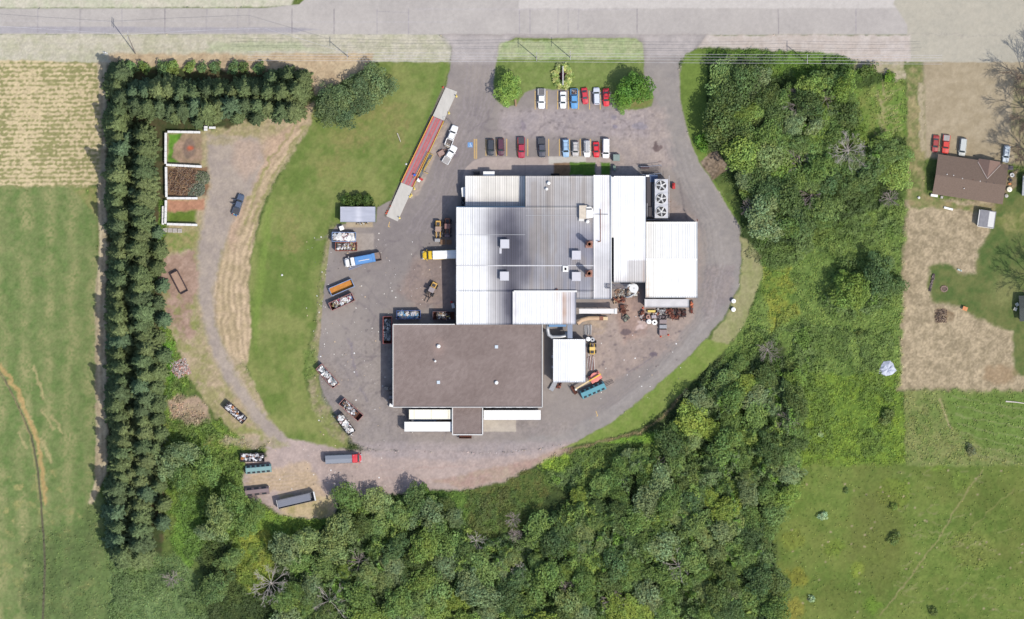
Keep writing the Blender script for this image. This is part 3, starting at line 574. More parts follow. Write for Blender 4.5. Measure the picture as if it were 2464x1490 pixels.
# --- main plant
plant = thing('factory_building', 'big plant with several adjoining white and grey ribbed metal roofs and blue walls', 'factory', bl(1290, 640))
def gable(z, ridge, y0, y1, rise):
    return lambda X, Y: z+rise*(1-np.abs(Y-ridge)/np.where(Y < ridge, ridge-y0, y1-ridge))
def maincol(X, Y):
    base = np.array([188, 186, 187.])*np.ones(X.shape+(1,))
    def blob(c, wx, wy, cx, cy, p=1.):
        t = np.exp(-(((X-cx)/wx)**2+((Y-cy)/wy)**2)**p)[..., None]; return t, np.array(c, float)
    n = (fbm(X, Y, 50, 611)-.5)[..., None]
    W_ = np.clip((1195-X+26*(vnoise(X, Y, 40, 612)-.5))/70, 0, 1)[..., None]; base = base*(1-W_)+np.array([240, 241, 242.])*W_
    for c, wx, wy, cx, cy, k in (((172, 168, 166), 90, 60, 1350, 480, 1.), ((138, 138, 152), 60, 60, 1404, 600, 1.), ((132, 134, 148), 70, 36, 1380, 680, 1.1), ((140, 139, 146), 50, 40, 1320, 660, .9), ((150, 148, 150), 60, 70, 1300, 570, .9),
                                 ((110, 109, 120), 42, 60, 1222, 530, 1.), ((70, 70, 84), 34, 66, 1232, 605, 1.5), ((66, 66, 82), 22, 64, 1232, 735, 1.6), ((100, 99, 110), 28, 40, 1262, 650, 1.)):  # grey patches: cloud and sky reflection painted into the roof colour
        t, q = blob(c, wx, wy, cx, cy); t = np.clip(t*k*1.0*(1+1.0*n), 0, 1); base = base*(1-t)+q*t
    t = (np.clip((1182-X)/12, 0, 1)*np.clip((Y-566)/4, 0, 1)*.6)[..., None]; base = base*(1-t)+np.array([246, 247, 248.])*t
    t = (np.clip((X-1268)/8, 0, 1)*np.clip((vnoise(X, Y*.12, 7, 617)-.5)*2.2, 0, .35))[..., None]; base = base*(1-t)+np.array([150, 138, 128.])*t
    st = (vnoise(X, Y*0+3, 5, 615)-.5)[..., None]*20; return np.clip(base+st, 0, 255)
MZ = 7.6
main_pts = [(1098.5, 498.5), (1264.5, 498.5), (1264.5, 425.5), (1468, 425.5), (1468, 720), (1385, 720), (1385, 780), (1098.5, 780)]
walls(plant, main_pts, MZ-.05)
zf = gable(MZ+.0, 640, 425, 780, .8)
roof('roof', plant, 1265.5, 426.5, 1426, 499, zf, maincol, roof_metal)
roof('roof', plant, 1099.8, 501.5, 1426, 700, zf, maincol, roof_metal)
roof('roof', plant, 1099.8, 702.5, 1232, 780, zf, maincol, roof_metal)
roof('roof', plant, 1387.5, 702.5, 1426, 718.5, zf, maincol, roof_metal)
def lowcol(X, Y):
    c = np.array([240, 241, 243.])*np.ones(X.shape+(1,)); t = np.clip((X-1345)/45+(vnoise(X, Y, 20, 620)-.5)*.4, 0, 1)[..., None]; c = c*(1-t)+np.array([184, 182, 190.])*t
    for cx, wx, k, q in ((1357, 4, .8, (176, 140, 118)), (1368, 3, .35, (170, 140, 124)), (1339, 6, .35, (190, 176, 160)), (1240, 5, .5, (180, 176, 180)), (1270, 12, .2, (200, 200, 200))):
        t = (np.exp(-((X-cx)/wx)**2)*k*(.5+vnoise(X, Y, 16, 621)))[..., None]; t = np.clip(t, 0, 1); c = c*(1-t)+np.array(q, float)*t
    return c+((vnoise(X, Y*0, 4, 622)-.5)*14)[..., None]
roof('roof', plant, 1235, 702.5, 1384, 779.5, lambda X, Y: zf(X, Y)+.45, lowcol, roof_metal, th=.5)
mb = MB(); mb.box(L(plant, 1312, 701.5, MZ+1.15), (17.2, .45, .12)); mb.build('roof_flashing', m_trim, plant)
mb = MB(); mb.box(L(plant, 1263, 640, MZ+.86), (37.2, .3, .08)); mb.build('ridge_cap', mat('ridge_metal', A(214, 214, 218), .5), plant)
def stripcol(X, Y):
    c = np.array([244, 245, 248.])*np.ones(X.shape+(1,)); t = np.clip((Y-560)/70, 0, 1)[..., None]; c = c*(1-t)+np.array([206, 205, 208.])*t
    for cx, wx, k, q in ((1451, 2, .5, (196, 160, 140)), (1462, 3, .3, (206, 190, 176)), (1448, 4, .25, (200, 190, 184))):
        t = (np.exp(-((X-cx)/wx)**2)*k*(.4+vnoise(X, Y, 26, 623)))[..., None]*np.clip((600-Y)/40, 0, 1)[..., None]; c = c*(1-t)+np.array(q, float)*t
    t = np.clip((X-1460)/6, 0, 1)[..., None]*np.clip((Y-645)/10, 0, 1)[..., None]*.6; c = c*(1-t)+np.array([172, 168, 176.])*t
    return c+((vnoise(X, Y*0, 4, 624)-.5)*10)[..., None]
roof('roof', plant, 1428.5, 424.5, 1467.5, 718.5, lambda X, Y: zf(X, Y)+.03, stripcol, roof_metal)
mb = MB(); mb.box(L(plant, 1469.6, 572, MZ+.55), (.22, 33.2, .5)); mb.build('parapet', m_trim, plant)
mb = MB(); mb.box(L(plant, 1182, 566, MZ+.5), (18.5, .1, .1)); mb.build('panel_lap', m_galv, plant)
mb = MB(); mb.box(L(plant, 1345, 519.5, MZ+.4), (18.2, .1, .1)); mb.build('panel_lap', m_galv, plant)
# white eastern roof
walls(plant, [(1476, 425.5), (1551, 425.5), (1551, 680), (1476, 680)], 6.9)
mb = MB(); mb.prism(ppoly([(1469.5, 427), (1475.5, 427), (1475.5, 560), (1469.5, 560)], plant), -.3, 6.6); mb.build('wall', m_blue, plant)
def wcol(X, Y):
    c = np.array([247, 248, 250.])*np.ones(X.shape+(1,)); t = (np.clip((X-1506)/3, 0, 1)*np.clip((Y-627)/2, 0, 1))[..., None]; c = c*(1-t)+np.array([206, 203, 202.])*t
    t = (np.clip((Y-650)/40, 0, 1)*(.3+.5*vnoise(X, Y, 14, 630)))[..., None]; c = c*(1-t)+np.array([190, 182, 176.])*t
    t = (np.exp(-((X-1546)/2.)**2)*np.clip((Y-600)/60, 0, 1)*.5)[..., None]; return c*(1-t)+np.array([176, 130, 100.])*t
roof('roof', plant, 1477, 426.5, 1551.5, 679, gable(7., 500, 425, 680, .35), wcol, roof_metal)
mb = MB(); mb.box(L(plant, 1473, 500, 7.32), (.75, 16.5, .1)); mb.build('gutter', m_trim, plant)
# office wing at the north-west
walls(plant, [(1120.5, 426), (1262.5, 426), (1262.5, 496), (1120.5, 496)], 4.)
def ocol(X, Y):
    t = np.clip((X-1120)/40, 0, 1)[..., None]; c = np.array([243, 243, 242.])*(1-t)+np.array([228, 224, 216.])*t
    t = (np.clip((Y-470)/20+(vnoise(X, Y, 24, 640)-.5)*.5, 0, 1)*.5)[..., None]; c = c*(1-t)+np.array([160, 156, 160.])*t
    return c+((vnoise(X, Y*0, 4, 641)-.5)*16)[..., None]
roof('roof', plant, 1121, 425.5, 1262, 495.5, lambda X, Y: 4.15+(496-Y)*.002, ocol, roof_metal)
mb = MB(); mb.prism(ppoly(rect(1163, 413.5, 1190, 423.5), plant), 2.9, 3.05)
for x in (1165, 1188):
    mb.cyl(L(plant, x, 415, -.2), .07, 3.1, 8)
mb.build('entrance_canopy', m_white, plant)
mb = MB(); mb.prism(ppoly([(1110, 453), (1119.3, 450), (1119.3, 475), (1112, 474)], plant), -.2, 2.9); mb.build('side_porch', m_white, plant)
for x in (1137, 1150, 1205, 1222, 1240):
    mb = MB(); mb.box(L(plant, x, 425.4, 1.7), (1.1, .12, 1.1)); wn = mb.build('window', m_trim, plant)
    mb = MB(); mb.box(L(plant, x, 424.6, 1.7), (.9, .06, .9)); mb.build('pane', m_glass, wn)
for y in (560, 613, 680):
    mb = MB(); mb.box(L(plant, 1097.7, y, 2.2), (.14, 4.2, 4.4)); mb.build('loading_door', m_greybox, plant)
# roof equipment
def roofbox(x, y, sx, sy, h, z, m=None, name='roof_vent'):
    mb = MB(); mb.box(L(plant, x, y, z+h*.42), (sx/S*.86, sy/S*.86, h*.84)); o = mb.build(name, m_galv, plant)
    mb = MB(); mb.box(L(plant, x, y, z+h), (sx/S, sy/S, .22), taper=.94); mb.build('cap', m or m_greybox, o); return o
for x, y in ((1214.5, 588), (1213.7, 665), (1385.8, 615), (1385.8, 666)): roofbox(x, y, 22, 22, 1.6, float(zf(np.array(x), np.array(y))))
mb = MB(); mb.box(L(plant, 1204.5, 604, MZ+.75), (.6, 1.6, .3)); mb.build('duct', m_greybox, plant)
for x, y in ((1416.6, 589), (1416, 659)):
    z = float(zf(np.array(x), np.array(y))); mb = MB(); mb.box(L(plant, x, y, z+.25), (1.95, 1.95, .6)); ch = mb.build('chimney', mat('pinkish_rust', A(176, 136, 124), .9, var=.3, scale=3), plant)
    mb = MB(); mb.ring(L(plant, x, y, z+.5), .42, .66, 5.4, 20); mb.ring(L(plant, x, y, z+4.6), .66, .78, .25, 20); mb.build('stack', m_rust, ch)
    mb = MB(); mb.cyl(L(plant, x, y, z+.56), .41, .1, 16); mb.build('flue', m_black, ch)
for x, y, r_ in ((1319.6, 442.3, .5), (1314.9, 456.5, .42), (1412.6, 534.7, .5)):
    z = float(zf(np.array(x), np.array(y))); mb = MB(); mb.cyl(L(plant, x, y, z-.1), r_*.6, .9, 14); o = mb.build('turbine_vent', m_galv, plant)
    mb = MB(); mb.dome(L(plant, x, y, z+.6), r_, r_*.8); mb.build('hood', m_white, o, smooth=True)
z = MZ+.3
mb = MB(); mb.box(L(plant, 1402, 512, z+.75), (2.1, 3.6, 1.5)); ac = mb.build('air_handler', mat('beige_metal', A(220, 208, 190), .6), plant)
mb = MB(); mb.prism(ppoly([(1410, 500), (1420, 499), (1425, 504), (1427, 514), (1426, 525), (1410, 527)], plant), z, z+1.7); mb.build('air_handler', m_white, plant)
for dx in (1412.5, 1417, 1421):
    mb = MB(); mb.ring(L(plant, dx, 505, z+1.7), .12, .26, .08, 12); mb.build('fan', m_dark, ac)
mb = MB(); mb.box(L(plant, 1398, 529, z+.4), (1.4, 1., .7)); mb.build('junction_box', m_trim, plant)
mb = MB(); mb.box(L(plant, 1360, 648, MZ+1.1), (1.5, 1.5, .5)); o = mb.build('roof_hatch', m_white, plant)
mb = MB(); mb.box(L(plant, 1360, 648, MZ+1.4), (.55, .7, .12)); mb.build('opening', m_black, o)
mb = MB(); mb.tube([L(plant, 1443.7, y, MZ+.75) for y in (505, 540, 582)], .09, 6); mb.tube([L(plant, 1443.7, 582, MZ+.8), L(plant, 1437, 583, MZ+1.5)], .12, 6); mb.build('pipe', m_rust, plant)
mb = MB(); mb.tube([L(plant, 1427, 517, MZ+.7), L(plant, 1462, 517.5, MZ+.7)], .05, 6); mb.build('conduit', m_dark, plant)
mb = MB(); mb.prism(ppoly([(1336, 698), (1340, 694), (1343, 700), (1351, 701), (1327, 701)], plant), MZ+.7, MZ+1.05); mb.build('rusty_pan', m_rustd, plant)
# catwalk out of the east side
mb = MB()
for y in (684, 694): mb.tube([L(plant, 1456, y, 8.9), L(plant, 1508, y, 6.2)], .07, 6)
for k in range(17): t = k/16; mb.box(L(plant, 1456+52*t, 689, 8.7-2.7*t), (.16, 1.15, .06))
for x, z0 in ((1480, 7.4), (1504, 6.2)): mb.cyl(L(plant, x, 689, -.2), .09, z0, 8)
mb.build('catwalk', mat('grey_catwalk', A(96, 98, 112), .6), plant)
mb = MB(); mb.prism(ppoly(rect(1365, 781, 1377, 814), plant), 5.2, 5.35)
for x, y in ((1366.5, 812), (1375.5, 812)): mb.cyl(L(plant, x, y, -.2), .08, 5.4, 8)
mb.build('link_roof', mat('blue_grey_sheet', A(140, 150, 170), .5, streak=(4, .4, 1)), plant)
mb = MB(); mb.prism(ppoly([(1320, 781), (1362, 781), (1362, 786), (1320, 787)], plant), 0, 5.5); mb.build('wall', m_blue, plant)

# --- east annex
annex = thing('annex_building', 'east annex, white ribbed roof split by a bright ridge line, below the three fan unit', 'building', bl(1614, 625))
walls(annex, rect(1553, 535.5, 1676, 716.5), 5.7)
def acol(X, Y):
    t = np.clip((X-1552)/50, 0, 1)[..., None]; c = np.array([240, 236, 228.])*(1-t)+np.array([246, 246, 244.])*t
    n = np.clip((fbm(X, Y, 26, 651)-.55)*3, 0, 1)[..., None]*.3*(Y > 625)[..., None]; c = c*(1-n)+np.array([206, 204, 204.])*n
    t = (np.exp(-((X-1556)/5)**2)*np.clip((Y-660)/20, 0, 1)*.5*vnoise(X, Y, 6, 652))[..., None]; return c*(1-t)+np.array([170, 120, 90.])*t
roof('roof', annex, 1553.5, 536, 1675.5, 715.5, gable(6., 625, 534, 717, .9), acol, roof_metal)
mb = MB(); mb.box(L(annex, 1614, 625, 6.95), (13.9, .5, .08)); mb.build('ridge_cap', m_white, annex)
mb = MB(); mb.tube([L(annex, 1676.5, 533, 6.6), L(annex, 1675, 528, 6.9)], .12, 6); mb.build('downpipe', m_rustd, annex)
walls(annex, rect(1552, 721.5, 1655, 738), 3.2, m_dark)
roof('lean_to_roof', annex, 1551.5, 721, 1656, 739, lambda X, Y: 3.9-(Y-719)*.02, const(196, 194, 196, n=10), roof_plain)

# --- brown roofed warehouse
ware = thing('warehouse_building', 'large flat roofed warehouse with a brown gravelled roof and thin white edge', 'warehouse', bl(1126, 880))
walls(ware, rect(948, 782, 1303.5, 978), 6.5, mat('grey_blue_wall', A(176, 184, 196), .6, streak=(3, 3, .2)))
def bcol(X, Y):
    n = (fbm(X, Y, 60, 661)-.5)[..., None]*24+(vnoise(X, Y, 4, 662)-.5)[..., None]*16; c = np.array([134, 120, 115.])+n
    t = (np.exp(-((X-1056)/14)**2-((Y-836)/18)**2)*.5)[..., None]; return c*(1-t)+np.array([172, 146, 136.])*t
roof('roof', ware, 948.5, 782.5, 1303, 977.5, flat(6.8), bcol, roof_tar, th=.4)
mb = MB(); x0, y0, x1, y1 = 947, 781, 1304.5, 979
for a, b in (((x0, y0), (x1, y0)), ((x1, y0), (x1, y1)), ((x1, y1), (x0, y1)), ((x0, y1), (x0, y0))):
    cx, cy = (a[0]+b[0])/2, (a[1]+b[1])/2
    if a == (x0, y0): continue
    mb.box(L(ware, cx, cy, 6.72), (abs(a[0]-b[0])/S+.2, abs(a[1]-b[1])/S+.2, .42) if 0 else ((abs(a[0]-b[0])/S or .16), (abs(a[1]-b[1])/S or .16), .42))
mb.box(L(ware, 1021, 780.6, 6.72), (16.8, .2, .42)); mb.build('roof_edge', m_trim, ware)
for x, y, r_, h in ((1056, 833, .55, .6), (1194.7, 920, .52, .6), (1048.3, 868.7, .3, 1.1)):
    mb = MB(); mb.cyl(L(ware, x, y, 6.7), r_*.6, h, 14); o = mb.build('roof_vent', m_galv, ware)
    mb = MB(); mb.dome(L(ware, x, y, 6.75+h), r_, r_*.7); mb.build('hood', m_white, o, smooth=True)
for x, y in ((1194.7, 834.3), (1055.7, 919.3)):
    mb = MB(); mb.box(L(ware, x, y, 6.9), (.95, .95, .3), taper=.85); mb.build('skylight', mat('skylight_dome', A(214, 226, 236), .3, var=.02), ware)
walls(ware, rect(1090, 980.5, 1160.5, 1044.5), 4.7, m_white_wall, 'loading_dock')
roof('dock_roof', ware, 1091, 981, 1159.5, 1043.5, flat(5.), bcol, roof_tar, th=.3)
mb = MB(); mb.box(L(ware, 1125.5, 1045.3, 4.9), (8.3, .24, .4)); mb.box(L(ware, 1161.6, 1013, 4.9), (.24, 7.3, .4)); mb.box(L(ware, 1089.3, 1013, 4.9), (.24, 7.3, .4)); mb.build('roof_edge', m_trim, ware)
for x in (1000, 1022, 1044, 1066, 1176, 1200, 1224, 1250, 1276):
    mb = MB(); mb.box(L(ware, x, 979.8, 2.6), (1.6, .2, 2.9)); mb.build('dock_door', m_greybox, ware)
mb = MB(); mb.box(L(ware, 1120, 1051, .9), (3.4, .8, .12)); mb.box(L(ware, 1120, 1055, 1.3), (3.4, .06, 1.))
for k in range(12): mb.box(L(ware, 1106+k*2.6, 1051, 1.0), (.08, .8, .1))
for x in (1106, 1134): mb.box(L(ware, x, 1051, .4), (.1, .7, .9))
mb.build('steel_steps', m_rustd, ware)

# --- white shed
shed = thing('metal_shed', 'white square metal shed with blue walls standing alone south east of the plant', 'shed', bl(1370, 867))
walls(shed, rect(1331.5, 818, 1407.5, 918), 4.7, m_blue)
roof('roof', shed, 1332, 817.5, 1407, 918.5, lambda X, Y: 5.+(1370-np.abs(X-1370))*0+.5*(1-np.abs(X-1370)/40), const(248, 249, 251, n=3), roof_metal)
mb = MB(); mb.box(L(shed, 1407.7, 905, 1.3), (.1, 1.4, 2.6)); mb.build('door', m_greybox, shed)
for y in (858, 883):
    mb = MB(); mb.box(L(shed, 1329.4, y, 3.2), (.5, .7, .7)); mb.build('wall_vent', m_greybox, shed)
# --- grey lean-to shed by the weighbridge
s2 = thing('storage_shed', 'small open fronted shed with a plain grey roof near the foot of the weighbridge', 'shed', bl(862, 517))
walls(s2, [(822, 500), (902, 500), (902, 502), (822, 502)], 2.9, m_greybox); walls(s2, rect(822, 503, 823.5, 532), 2.8, m_greybox); walls(s2, rect(900.5, 503, 902, 532), 2.8, m_greybox)
def scol(X, Y):
    t = np.exp(-((X-863)/7)**2)[..., None]; return np.array([176, 179, 192.])*(1-t*.7)+np.array([212, 213, 222.])*t*.7+((vnoise(X/8, Y, 3, 671)-.5)*14)[..., None]
roof('roof', s2, 821, 499.5, 903, 534, lambda X, Y: 3.+(Y-499)*.006, scol, roof_plain, step=2)
for x in (822.5, 862, 901.5): MB().box(L(s2, x, 533, 1.4), (.14, .14, 2.9)).build('post', m_wood, s2)

# --- house on the east side
def gable_roof_mesh(parent, L_, D_, ze, zr, m, ridge_y=0., name='roof', ov=.4):
    x, y0, y1 = L_/2+ov, -D_/2-ov, D_/2+ov; mb = MB()
    for s in (0, 1):
        pts = [(-x, y0, ze), (x, y0, ze), (x, ridge_y, zr), (-x, ridge_y, zr)] if s == 0 else [(-x, ridge_y, zr), (x, ridge_y, zr), (x, y1, ze), (-x, y1, ze)]
        b = [(p[0], p[1], p[2]-.18) for p in pts]; mb.add(pts+b, [(0, 1, 2, 3), (7, 6, 5, 4), (0, 4, 5, 1), (1, 5, 6, 2), (2, 6, 7, 3), (3, 7, 4, 0)])
    return mb.build(name, m, parent)
shing = mat('brown_shingles', A(126, 108, 96), .9, var=.16, scale=2.5)
hx, hy = W(2333, 432); house = thing('ranch_house', 'brown shingle roofed house with a north facing cross gable in the dry yard', 'house', (hx, hy, 0), rad(-8.5))
mb = MB(); mb.prism([(-9.2, -5), (9, -5), (9.3, 4.6), (-8.6, 4.8)], -.2, 2.7); mb.build('wall', mat('grey_green_siding', A(170, 180, 180), .7, streak=(.3, .3, 6)), house)
gable_roof_mesh(house, 18.6, 10.2, 2.6, 4.6, shing, -.3)
mb = MB(); gxp = 4.4
mb.add([(gxp-3, 5.9, 2.7), (gxp+3, 5.9, 2.7), (gxp, 5.9, 4.35), (gxp, .6, 4.35), (gxp-3, 4.6, 2.85), (gxp+3, 4.6, 2.85), (gxp-3, 5.9, 2.5), (gxp+3, 5.9, 2.5)], [(0, 4, 3, 2), (1, 2, 3, 5), (0, 2, 1), (0, 1, 7, 6)])
mb.build('gable_roof', mat('lighter_shingles', A(138, 114, 104), .9, var=.12, scale=2.5), house)
mb = MB(); mb.prism([(gxp-2.6, 4.8), (gxp+2.6, 4.8), (gxp+2.6, 5.7), (gxp-2.6, 5.7)], -.2, 2.6); mb.build('wall', mat('grey_green_siding', A(1, 1, 1)), house)
mb = MB(); mb.tube([(gxp-3.1, 5., 2.98), (gxp, .75, 4.5)], .1, 5); mb.tube([(gxp+3.1, 5., 2.98), (gxp, .75, 4.5)], .1, 5); mb.build('valley_flashing', mat('pale_valley', A(206, 192, 184), .8), house)
for x, y, m_ in ((-6.6, .3, m_trim), (-4.8, .3, m_trim), (-2.3, -.2, m_trim), (2.6, -.2, m_trim), (4.3, -.2, m_dark), (6.4, -.2, m_dark), (-1.4, -2.8, m_trim), (.6, -.1, m_rustd)):
    mb = MB(); mb.cyl((x, y, 3.9 if y > -2 else 3.4), .13, .8, 10); mb.build('roof_vent', m_, house)
for x in (-6, -2, 3):
    mb = MB(); mb.box((x, -5.06, 1.5), (1.2, .1, 1.)); wn = mb.build('window', m_trim, house)
    mb = MB(); mb.box((x, -5.14, 1.5), (1., .06, .8)); mb.build('pane', m_glass, wn)
mb = MB(); mb.box((gxp-.6, 5.76, 1.), (1., .1, 2.)); mb.build('door', m_trim, house)
hx, hy = W(2372, 527); gsh = thing('garden_shed', 'small grey roofed garden shed with one white side just south of the house', 'shed', (hx, hy, 0), rad(-8))
mb = MB(); mb.box((0, 0, 1.2), (4.3, 4.2, 2.6)); mb.build('wall', m_white_wall, gsh)
mb = MB(); mb.add([(-1.9, -2.3, 2.7), (2.4, -2.3, 2.35), (2.4, 2.3, 2.35), (-1.9, 2.3, 2.7), (-1.9, -2.3, 2.5), (2.4, -2.3, 2.2), (2.4, 2.3, 2.2), (-1.9, 2.3, 2.5)], [(0, 1, 2, 3), (7, 6, 5, 4), (0, 4, 5, 1), (1, 5, 6, 2), (2, 6, 7, 3), (3, 7, 4, 0)])
mb.build('roof', mat('grey_roofing', A(140, 140, 146), .85), gsh)
mb = MB(); mb.box((-2.2, 0, 2.55), (.12, 4.5, .3)); mb.box((0, -2.4, 2.4), (4.4, .1, .2)); mb.build('fascia', m_trim, gsh)
hx, hy = W(2472, 448); g3 = thing('grey_outbuilding', 'grey flat roofed outbuilding cut by the right edge beside the house', 'shed', (hx, hy, 0), rad(-3))
mb = MB(); mb.box((0, 0, 1.2), (2.8, 5.0, 2.6)); mb.build('wall', m_greybox, g3); mb = MB(); mb.box((0, 0, 2.6), (3.1, 5.4, .16)); mb.build('roof', mat('pale_roofing', A(176, 180, 184), .8), g3)
hx, hy = W(2474, 742); g4 = thing('dark_roofed_garage', 'dark roofed garage cut off by the right edge beside the green lawn', 'garage', (hx, hy, 0), rad(2))
mb = MB(); mb.box((0, 0, 1.3), (4.6, 6.2, 2.8)); mb.build('wall', m_greybox, g4); gable_roof_mesh(g4, 4.6, 6.2, 2.6, 3.6, mat('dark_roofing', A(74, 80, 78), .85), 0)

# --- condenser with three fans
cx, cy = W(1590.5, 479); cond = thing('condenser_unit', 'long pale grey cooling unit with three round black fans in a line', 'cooling unit', (cx, cy, 0))
mb = MB(); mb.box((0, 0, 3.1), (3.6, 10.5, 2.)); mb.build('casing', mat('pale_casing', A(212, 214, 222), .5, var=.04), cond)
mb = MB()
for y in (-5.3, -1.75, 1.75, 5.3): mb.box((0, y, 4.14), (3.66, .07, .08))
mb.build('seam', m_galv, cond)
mb = MB()
for x in (-1.6, 1.6):
    for y in (-5, -1.7, 1.7, 5): mb.box((x, y, 1.), (.18, .18, 2.3))
mb.build('leg', m_dark, cond)
for k, y in enumerate((3.55, 0, -3.55)):
    mb = MB(); mb.ring((0, y, 4.08), 1.34, 1.46, .34, 32); f = mb.build('fan_ring', m_trim, cond)
    mb = MB(); mb.cyl((0, y, 4.0), 1.33, .12, 32); mb.build('fan_well', m_black, f)
    mb = MB(); mb.cyl((0, y, 4.2), .26, .2, 16)
    for b in range(5):
        a = b*2*math.pi/5+.5+k*.9; c, s = math.cos(a), math.sin(a); M = Matrix.Rotation(a, 3, 'Z') @ Matrix.Rotation(.3, 3, 'X')
        mb.box((.72*c, y+.72*s, 4.28), (1.1, .34, .05), M=M)
    mb.build('fan_blades', m_trim, f)
    mb = MB()
    for b in range(26):
        a = b*2*math.pi/26; mb.tube([(.3*math.cos(a), y+.3*math.sin(a), 4.46), (1.38*math.cos(a), y+1.38*math.sin(a), 4.46)], .012, 4)
    mb.build('fan_guard', m_greybox, f)
cx, cy = W(1585, 475); pf = thing('steel_platform', 'dark steel deck with pipes and railings around the three fan cooling unit', 'platform', (cx, cy, 0))
mb = MB(); mb.box((-2.7, 0, 1.9), (2., 11.5, .12)); mb.box((-2.9, 2, 2.3), (.9, 7.4, .6)); mb.box((-2.3, -4, 2.2), (1.2, 2.6, .5)); mb.build('deck', mat('dark_deck', A(78, 74, 80), .7, scale=4), pf)
mb = MB(); mb.box((-2., 5.1, 2.), (3.3, 2., .14)); mb.build('blue_cover', mat('deep_blue_sheet', A(74, 96, 132), .6), pf)
mb = MB()
for p in ([(-3.2, -5.5, 2.5), (-3.2, 5.4, 2.5)], [(-1.6, -5.6, 2.4), (-1.6, 3.6, 2.4)], [(2.7, -5.5, 3.1), (2.75, 5.9, 3.1)], [(-3.3, -6.1, 2.6), (2.6, -6.1, 2.6)]): mb.tube(p, .06, 6)
for y in (-5, -2, 1, 4): mb.cyl((2.72, y, -.1), .05, 3.2, 6)
mb.build('rail', m_greybox, pf)
mb = MB()
for k, (x, y) in enumerate(((2.3, 3.4), (2.45, -.4), (2.4, -3.6))): mb.tube([(1.9, y, 3.4), (x, y, 3.3), (x+.1, y-.5, 2.)], .11, 8)
mb.tube([(2., -1.4, 2.6), (3.2, -1.2, 2.6)], .07, 6); mb.tube([(2.2, -2.6, 2.6), (3.1, -2.5, 2.6)], .07, 6); mb.build('pipe', m_rust, pf)
mb = MB(); mb.box((-3.1, 5.8, 2.4), (.9, .5, .5)); mb.build('lamp_box', m_white, pf)
cx, cy = W(1606, 448); tag(MB().box((0, 0, .7), (.8, 1.6, 1.3)).box((.1, .2, 1.5), (.5, .6, .5)).build('welding_cart', m_red, loc=(cx+1.7, cy, 0), bevel=.05), 'bright red machine cart against the east rail of the three fan unit', 'cart')

# --- weighbridge
a0, a1 = np.array([1055.5+1.5, 216.0]), np.array([943, 527.])       # axis ends
def wb(pts, z0, z1, name, m, root, mi=0):
    mb = MB(); mb.prism(ppoly(pts, root), z0, z1); return mb.build(name, m, root)
cx, cy = W(1010, 365); wbr = thing('truck_scale', 'long narrow truck weighbridge with a red and grey deck and pale concrete ramps', 'weighbridge', (cx, cy, 0))
sc_m = mat('ramp_concrete', A(208, 204, 196), .9, var=.12, streak=(.9, .25, 1))
def ramp(p, za, zb, name='ramp'):
    # p: far-left, far-right, near-right, near-left ; za height at far end
    q = ppoly(p, wbr); mb = MB(); vs = [(q[0][0], q[0][1], za), (q[1][0], q[1][1], za), (q[2][0], q[2][1], zb), (q[3][0], q[3][1], zb)]
    mb.add(vs+[(v[0], v[1], -.2) for v in vs], [(0, 1, 2, 3), (7, 6, 5, 4), (0, 4, 5, 1), (1, 5, 6, 2), (2, 6, 7, 3), (3, 7, 4, 0)]); return mb.build(name, sc_m, wbr)
ramp([(1072.5, 210.3), (1100.3, 221), (1068.2, 291), (1041.5, 279.4)], .12, .75)
ramp([(965.5, 439.5), (994, 451.5), (956.9, 533), (929.6, 520.2)], .75, .12)
wb([(1041.3, 280), (1068, 291.5), (993.8, 451), (965.3, 439)], .35, .75, 'deck', mat('worn_red_deck', A(196, 104, 106), .8, var=.22, scale=2.2), wbr)
u = np.array([965.3-1041.3, 439-280.]); rgt = np.array([1068-1041.3, 291.5-280])
for fr, wd_ in ((.24, .16), (.78, .17)):
    p0 = np.array([1041.3, 280])+rgt*(fr-wd_/2); p1 = p0+rgt*wd_; wb([tuple(p0), tuple(p1), tuple(p1+u), tuple(p0+u)], .74, .755, 'tyre_track', mat('grey_wheel_track', A(160, 138, 146), .8, var=.14, scale=1.5), wbr)
wb([(1052, 284.6), (1056.5, 286.6), (981, 446.5), (977, 444.6)], .74, .757, 'tyre_track', mat('grey_wheel_track2', A(176, 120, 124), .8, var=.3, scale=1.5), wbr)
mb = MB()
for s0, s1 in (((1041.3, 280), (965.3, 439)), ((1068, 291.5), (993.8, 451))):
    for z in (1.0,): mb.tube([L(wbr, s0[0], s0[1], z), L(wbr, s1[0], s1[1], z)], .09, 6)
    for k in range(9): t = k/8; mb.cyl(L(wbr, s0[0]+(s1[0]-s0[0])*t, s0[1]+(s1[1]-s0[1])*t, .6), .05, .42, 6)
mb.build('guard_rail', m_yellow, wbr)
mb = MB(); pl = [(1030, 368), (1042, 374), (1010, 432), (1000, 426)]; mb.prism(ppoly(pl, wbr), .5, .62); wk = mb.build('walkway', mat('steel_grating', A(120, 122, 124), .7, var=.25, scale=8), wbr)
mb = MB()
for p in (pl[:2]+[pl[1], (1029, 397), (1019, 414), (1030, 418)], [pl[0], pl[3], (996, 430)], [(1034, 383), (1020, 409)]):
    for z in (1.1, 1.6): mb.tube([L(wbr, x, y, z) for x, y in p], .055, 6)
    for x, y in p: mb.cyl(L(wbr, x, y, .4), .05, 1.2, 6)
mb.build('handrail', m_yellow, wbr)
mb = MB(); mb.tube([L(wbr, 1066, 300, .1), L(wbr, 1072, 287, 2.2), L(wbr, 1080, 287, 2.3), L(wbr, 1086, 296, 1.8), L(wbr, 1087, 300, 0)], .05, 6); mb.build('gate_arm', m_dark, wbr)
cx, cy = W(1008, 434); kio = thing('ticket_kiosk', 'small red and white ticket kiosk at the lower end of the scale walkway', 'kiosk', (cx, cy, 0), rad(-25))
